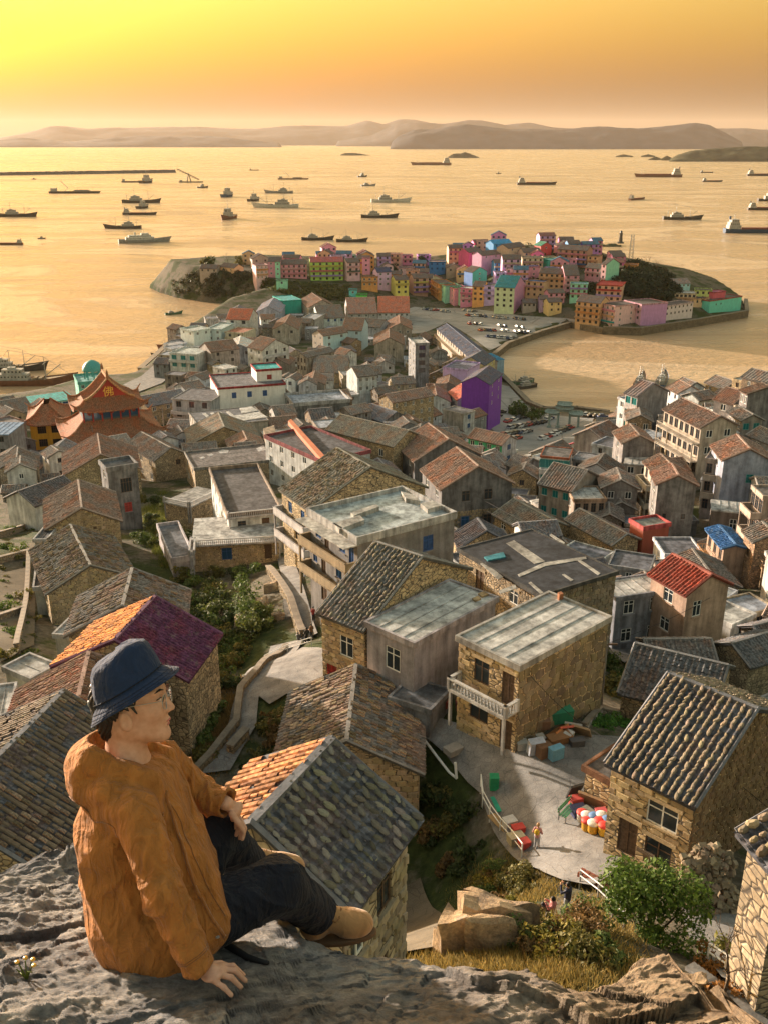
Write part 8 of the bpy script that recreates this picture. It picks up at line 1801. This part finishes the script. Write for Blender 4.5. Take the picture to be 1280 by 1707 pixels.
# --- jacket
def f_jacket(P):
    lowc = s_ell(P, (-.056, 0, .14), (.148, .178, .19)); mid = s_ell(P, (-.09, 0, .36), (.135, .170, .215))
    d = smin(lowc, mid, .08)
    d = smin(d, s_cap(P, (-.055, -.125, .508), (-.055, .120, .508), .064, .064), .06)
    fr_ = smin(s_cap(P, (-.01, -.05, .50), (.10, -.075, .24), .075, .085), s_cap(P, (-.01, .05, .50), (.06, .06, .24), .075, .09), .04)
    d = smin(d, fr_, .05)                                                                    # loose front
    d = smin(d, s_ell(P, (.012, -.072, .092), (.140, .130, .130)), .03)
    d = smin(d, s_ell(P, (.135, -.105, .155), (.085, .07, .080), R(-30)), .045)             # front tail over the thigh
    for S_, E_, W_, s in ((S_N, E_N, W_N, 0), (S_F, E_F, W_F, 3)):
        arm = smin(s_cap(P, S_, E_, .062, .050), s_cap(P, E_, W_, .050, .042), .025)
        Wv = np.array(W_, np.float32); Ev = np.array(E_, np.float32); ax = (Wv - Ev) / np.linalg.norm(Wv - Ev)
        tt = (P - Ev) @ ax
        arm = arm - .010 * (1 - np.abs(np.sin(tt * 40 + 1.6 * np.sin(P[..., 1] * 26 + P[..., 0] * 18) + s))) ** 3 * np.clip(1.1 - np.abs(tt - .03) / .2, .2, 1)
        cut = tt - np.linalg.norm(Wv - Ev) - .004
        arm = smax(arm, cut, .006)
        arm = smax(arm, -np.maximum(s_cap(P, Wv - ax * .012, Wv + ax * .05, .036, .036), -1), .004)    # open cuff
        d = smin(d, arm, .024)
    # hood lying on the back, collar round the neck
    hood = s_ell(P, (-.150, 0, .535), (.098, .132, .076), R(-12))
    hood = smin(hood, s_ell(P, (-.165, 0, .605), (.082, .115, .055), R(18)), .03)
    hood = smin(hood, s_cap(P, (-.10, -.13, .545), (.02, -.095, .525), .040, .030), .03); hood = smin(hood, s_cap(P, (-.10, .13, .545), (.02, .095, .525), .040, .030), .03)
    col = smin(s_cap(P, (-.15, -.09, .615), (.01, -.085, .56), .030, .032), s_cap(P, (-.15, .09, .615), (.01, .085, .56), .030, .032), .02)
    col = smin(col, s_cap(P, (-.16, -.08, .62), (-.16, .08, .62), .032, .032), .03)
    d = smin(d, smin(hood, col, .02), .008)
    d = smax(d, -s_cap(P, (-.095, 0, .56), (-.085, 0, .80), .066, .085), .012)               # neck opening
    d = smax(d, -s_ell(P, (-.13, 0, .655), (.055, .075, .05), R(10)), .012)                  # hood mouth
    d = d + jit(P, 26, .0026, 1) + jit(P, 60, .0014, 2)
    def fold(c, amp, w_): return -amp * (1 - np.abs(np.sin(c))) ** 3 * w_
    zf = np.clip((.50 - P[..., 2]) * 5, 0, 1) * np.clip(P[..., 2] * 6, 0, 1)
    d = d + fold((P[..., 0] * .9 + P[..., 2] * .55) * 30 + 1.2 * np.sin(P[..., 2] * 9) + P[..., 1] * 5, .009, zf) + fold((P[..., 0] * .5 - P[..., 2]) * 24 + 1.5 * np.sin(P[..., 0] * 12), .006, zf)
    # long diagonal drag folds from the shoulder and across the back
    d = d + .002 * np.sin((P[..., 0] * .8 + P[..., 2] * .45) * 70 + 2.2 * np.sin(P[..., 1] * 16)) * np.clip((.5 - P[..., 2]) * 4, 0, 1)
    hem = -.022 + .03 * (P[..., 1] + .1) + .30 * np.clip(P[..., 0] - .10, 0, 1) + .006 * np.sin(P[..., 1] * 30)
    d = smax(d, hem - P[..., 2], .012)
    d = smax(d, -(s_cap(P, HIPN, KN, .078, .06)), .004) if False else d
    return d
jk = sdf_obj('jacket', f_jacket, (-.30, -.38, -.04), (.30, .36, .70), .0048, MT['jacket'], man, 1)
def strip(name, pts, r, mat, parent, n=6): return MB().tube(pts, r, n).build(name, mat, parent, smooth=True)
# --- trousers
def f_tr(P):
    d = None
    for H_, K_, A_, s in ((HIPN, KN, AN, 0), (HIPF, KF, AF, 2)):
        l = smin(s_cap(P, H_, K_, .104, .078), s_cap(P, K_, A_, .077, .066), .035)
        Kv = np.array(K_, np.float32); t = np.linalg.norm(P - Kv, axis=-1)
        l = l - .011 * (1 - np.abs(np.sin(t * 34 + 2 * np.sin(P[..., 2] * 22 + P[..., 1] * 14 + s)))) ** 3 * np.clip(1.1 - t / .3, .25, 1)
        Av = np.array(A_, np.float32); ax = (Av - Kv) / np.linalg.norm(Av - Kv); cut = (P - Av) @ ax + .012
        l = smax(l, cut, .006); l = smax(l, -s_cap(P, Av - ax * .05, Av + ax * .06, .054, .056), .004)
        d = l if d is None else smin(d, l, .03)
    d = smin(d, s_ell(P, (-.03, 0, .10), (.13, .165, .105)), .05)
    return d + jit(P, 38, .003, 4)
tr = sdf_obj('trousers', f_tr, (-.18, -.22, -.20), (.54, .56, .44), .005, MT['trousers'], man, 1)
# --- shoes
def shoe(A_, T_, up):
    A_ = np.array(A_, np.float32); T_ = np.array(T_, np.float32); fx = (T_ - A_) / np.linalg.norm(T_ - A_); L = float(np.linalg.norm(T_ - A_))
    upv = np.array(up, np.float32); fy = np.cross(upv, fx); fy /= np.linalg.norm(fy); fz = np.cross(fx, fy)
    def loc_(P): q = P - A_; return np.stack([q @ fx, q @ fy, q @ fz], -1)
    def f(P):
        q = loc_(P)
        d = s_ell(q, (L * .70, 0, .030), (L * .34, .050, .046)); d = smin(d, s_ell(q, (L * .02, 0, .040), (.05, .042, .05)), .03)
        d = smin(d, s_cap(q, (.02, 0, .080), (L * .55, 0, .046), .038, .038), .03)
        d = smax(d, -s_cap(q, (0, 0, .09), (-.02, 0, .16), .034, .04), .004)
        d = smax(d, -(q[..., 2] - .002), .006); return d
    def sole(P):
        q = loc_(P); d = s_ell(q, (L * .45, 0, -.004), (L * .62, .05, .05)); d = smax(d, np.abs(q[..., 2] + .006) - .010, .003); return d
    fr = lambda p: tuple(A_ + fx * p[0] + fy * p[1] + fz * p[2])
    return f, sole, fr, L
for (A_, T_, up, nm) in ((np.array((.418, .34, -.150)), np.array((.606, .345, -.132)), (-.05, -.12, 1), 0), (np.array(AF) + (-.02, .02, -.06), np.array((.36, .55, -.045)), (0, 0, 1), 1)):
    f, so, fr, L = shoe(A_, T_, up); c = (A_ + T_) / 2
    sh = sdf_obj('shoe', f, c - .15, c + .17, .0034, MT['suede'], man, 1); sdf_obj('sole', so, c - .15, c + .17, .0045, MT['sole'], sh, 1)
    cz = lambda x: .080 - .40 * (x - .02)
    for k in range(4):
        x = L * (.30 + .085 * k); strip('lace', [fr((x, -.028, cz(x) + .027)), fr((x + .008, 0, cz(x) + .0395)), fr((x, .028, cz(x) + .027))], .003, MT['lace'], sh)
    x = L * .3; strip('lace', [fr((x, 0, cz(x) + .041)), fr((x - .012, -.03, cz(x) + .035)), fr((x + .02, -.046, cz(x) + .012)), fr((x + .035, -.036, cz(x) + .02))], .0028, MT['lace'], sh)
    strip('sock', [fr((-.005, 0, .06)), fr((-.035, -.005, .13))], [.04, .042], MT['sock'], man, 12)
# --- hair at the nape and temples
def f_hair(P):
    q = head_local(P)
    d = s_ell(q, (-.020, 0, .030), (.101, .0795, .092)); d = smin(d, s_ell(q, (-.072, 0, -.035), (.036, .058, .062)), .03)
    m = np.stack([q[..., 0], np.abs(q[..., 1]), q[..., 2]], -1)
    d = smax(d, -s_ell(m, (.055, 0, -.03), (.085, .10, .088)), .008); d = smax(d, -s_ell(m, (-.002, .085, -.026), (.028, .03, .036)), .006)
    d = smin(d, s_cap(m, (.018, .072, .022), (.026, .073, -.004), .006, .0015), .004)
    return d + .0022 * np.sin(q[..., 0] * 420 + 6 * np.sin(q[..., 2] * 60)) 
sdf_obj('hair', f_hair, (-.20, -.10, .64), (.06, .10, .90), .0034, MT['hair'], man, 0)
# --- bucket hat
ht = MB(); nseg = 72
prof = [(0, .103), (.03, .104), (.058, .101), (.078, .091), (.089, .074), (.096, .047), (.101, .022), (.104, .004), (.1055, 0), (.104, -.004), (.116, -.016), (.129, -.031), (.140, -.041), (.140, -.0435), (.128, -.034), (.112, -.018), (.098, 0)]
HT = R(30); hb = Vector((-.072, 0, .805))
for (r_, z_) in prof:
    for j in range(nseg):
        t = 2 * math.pi * j / nseg; dx, dy = math.cos(t), math.sin(t)
        zz = z_ + (-.010 * math.cos(2 * t) * (r_ - .104) / .04 if r_ > .104 and z_ < 0 else 0)
        if z_ > .01: zz += .0045 * math.sin(3 * t + 40 * z_) * (1 if z_ < .116 else .5) - .012 * max(0, math.cos(t - 2.6)) * (z_ / .118)
        rr = r_ * (1 + (.014 * math.sin(5 * t + z_ * 60) + .01 * math.sin(9 * t - 2)) * (1 if z_ > .01 else .3))
        lx = rr * dx * 1.03 + z_ * .25 * (z_ > 0); ly = rr * dy * .93
        if z_ < -.01 and dx > .2: zz += .018 * (dx - .2) * (r_ - .104) / .038      # front of the brim turned up
        ht.v.append((hb.x + lx * math.cos(HT) - zz * math.sin(HT), ly, hb.z + lx * math.sin(HT) + zz * math.cos(HT)))
for i in range(len(prof) - 1):
    for j in range(nseg): ht.f.append([i * nseg + j, i * nseg + (j + 1) % nseg, (i + 1) * nseg + (j + 1) % nseg, (i + 1) * nseg + j]); ht.m.append(0)
hat = ht.build('bucket_hat', MT['hatcloth'], man, smooth=True)
def hp(r_, z_, t):
    lx = r_ * math.cos(t) * 1.03; ly = r_ * math.sin(t) * .93; return (hb.x + lx * math.cos(HT) - z_ * math.sin(HT), ly, hb.z + lx * math.sin(HT) + z_ * math.cos(HT))
strip('seam', [hp(.1065, .001, 2 * math.pi * k / 60) for k in range(61)], .0016, MT['trousers'], hat, 5)
for rr, zz in ((.1195, -.0195), (.1275, -.029), (.1345, -.036)): strip('stitching', [hp(rr + .0012, zz - .010 * math.cos(4 * math.pi * k / 60) * (rr - .104) / .04 + (.018 * (math.cos(2 * math.pi * k / 60) - .2) * (rr - .104) / .038 if math.cos(2 * math.pi * k / 60) > .2 else 0), 2 * math.pi * k / 60) for k in range(61)], .0006, MT['trousers'], hat, 4)
strip('buckle', [hp(.108, .018, R(188)), hp(.116, .008, R(190)), hp(.116, -.008, R(190)), hp(.108, -.014, R(188)), hp(.106, 0, R(186)), hp(.108, .018, R(188))], .003, MT['metal'], hat, 6)
# --- glasses, lips and eyes
gl = MB(); 
for s in (-1, 1):
    ring = []
    for k in range(25):
        t = 2 * math.pi * k / 24; ring.append(head_world((.099 - .004 * abs(math.cos(t)), s * (.033 + .023 * math.cos(t)), .012 + .021 * math.sin(t))))
    gl.tube(ring, .0011, 5); gl.tube([head_world((.094, s * .056, .02)), head_world((.03, s * .080, .022)), head_world((-.02, s * .083, .018))], .0011, 5)
gl.tube([head_world((.099, -.010, .018)), head_world((.103, 0, .022)), head_world((.099, .010, .018))], .001, 5)
glasses = gl.build('glasses', MT['metal'], man)
for s in (-1, 1):
    l = MB(); l.add([head_world((.098 - .004 * abs(math.cos(2 * math.pi * k / 20)), s * (.033 + .0225 * math.cos(2 * math.pi * k / 20)), .012 + .0205 * math.sin(2 * math.pi * k / 20))) for k in range(20)], [tuple(range(20))]); l.build('lens', MT['lens'], glasses)
def f_lip(P):
    q = head_local(P); d = smin(s_ell(q, (.0845, 0, -.0495), (.0128, .019, .0058)), s_ell(q, (.0805, 0, -.0615), (.0128, .017, .0062)), .002)
    return smax(d, -s_ell(q, (.099, 0, -.0555), (.014, .022, .0014)), .002)
c = head_world((.084, 0, -.055)); sdf_obj('lips', f_lip, np.array(c) - .03, np.array(c) + .03, .0016, MT['lip'], body, 1)
for s in (-1, 1):
    c = head_world((.0795, s * .031, .0185)); MB().lathe([(.0001, -.006), (.0065, -.0035), (.0075, 0), (.0065, .0035), (.0001, .006)], 10, c).build('eye', MT['eye'], body, smooth=True)
    strip('eyelash', [head_world((.083, s * .020, .021)), head_world((.0885, s * .031, .0245)), head_world((.078, s * .046, .021))], .0014, MT['hair'], body, 5)
    strip('eyebrow', [head_world((.090, s * .014, .040)), head_world((.088, s * .032, .046)), head_world((.074, s * .050, .041))], [.0028, .0034, .0015], MT['hair'], body, 5)
# jacket trim: seams laid on the cloth
def onto(p, n=14):
    p = np.array(p, np.float64)
    for _ in range(n):
        e = 2e-3; q = np.array([p] + [p + d for d in np.eye(3) * e], np.float32); f = f_jacket(q); g = (f[1:] - f[0]) / e; p = p - g * f[0] / (g @ g + 1e-9)
    return p
def seam(pts, r=.0021, mat='seamc', k=6, name='seam'):
    P = [np.array(p) for p in pts]; Q = []
    for a, b_ in zip(P[:-1], P[1:]): Q += [a + (b_ - a) * i / k for i in range(k)]
    strip(name, [tuple(onto(q)) for q in Q + [P[-1]]], r, MT[mat], jk, 5)
MT['seamc'] = m_cloth('jacket_seam', (.20, .075, .018), .2); MT['placketc'] = m_cloth('jacket_placket', (.30, .115, .03), .3)
Sv, Ev, Wv = np.array(S_N), np.array(E_N), np.array(W_N); ax = (Ev - Sv) / np.linalg.norm(Ev - Sv); u_ = np.cross(ax, (0, 1, 0)); u_ /= np.linalg.norm(u_); v_ = np.cross(ax, u_)
ax = (Wv - Ev) / np.linalg.norm(Wv - Ev); u_ = np.cross(ax, (0, 1, 0)); u_ /= np.linalg.norm(u_); v_ = np.cross(ax, u_)
for off in (.034, .04): seam([Wv - ax * off + (u_ * math.cos(t) + v_ * math.sin(t)) * .055 for t in np.linspace(0, 2 * math.pi, 12)], .0014, k=2)
seam([(-.26, -.10, .50), (-.20, -.17, .475), (-.10, -.19, .475), (-.02, -.17, .47), (.04, -.12, .485)], .0026)      # lower edge of the hood
seam([(-.235, -.02, .42), (-.235, -.03, .30), (-.22, -.04, .15), (-.19, -.04, .02)], .0018)
seam([(-.19, -.08, .004), (-.12, -.20, .002), (-.02, -.24, .002), (.08, -.23, .012), (.14, -.2, .04)], .0016)      # hem stitching
seam([(.035, -.09, .53), (.075, -.11, .45), (.105, -.13, .36), (.14, -.15, .27), (.19, -.16, .19), (.215, -.15, .14)], .0055, 'placketc', 8, 'placket')
seam([(.055, -.10, .53), (.098, -.105, .45), (.13, -.12, .36), (.165, -.13, .27), (.21, -.13, .19)], .002, k=8)
seam([(.10, -.20, .24), (.15, -.20, .18), (.175, -.19, .135)], .0018); seam([(.10, -.20, .24), (.13, -.18, .26)], .0018)
c = onto((.20, -.17, .15)); MB().lathe([(.001, -.002), (.006, -.002), (.006, .002), (.001, .003)], 10, tuple(c)).build('snap', MT['metal'], jk)
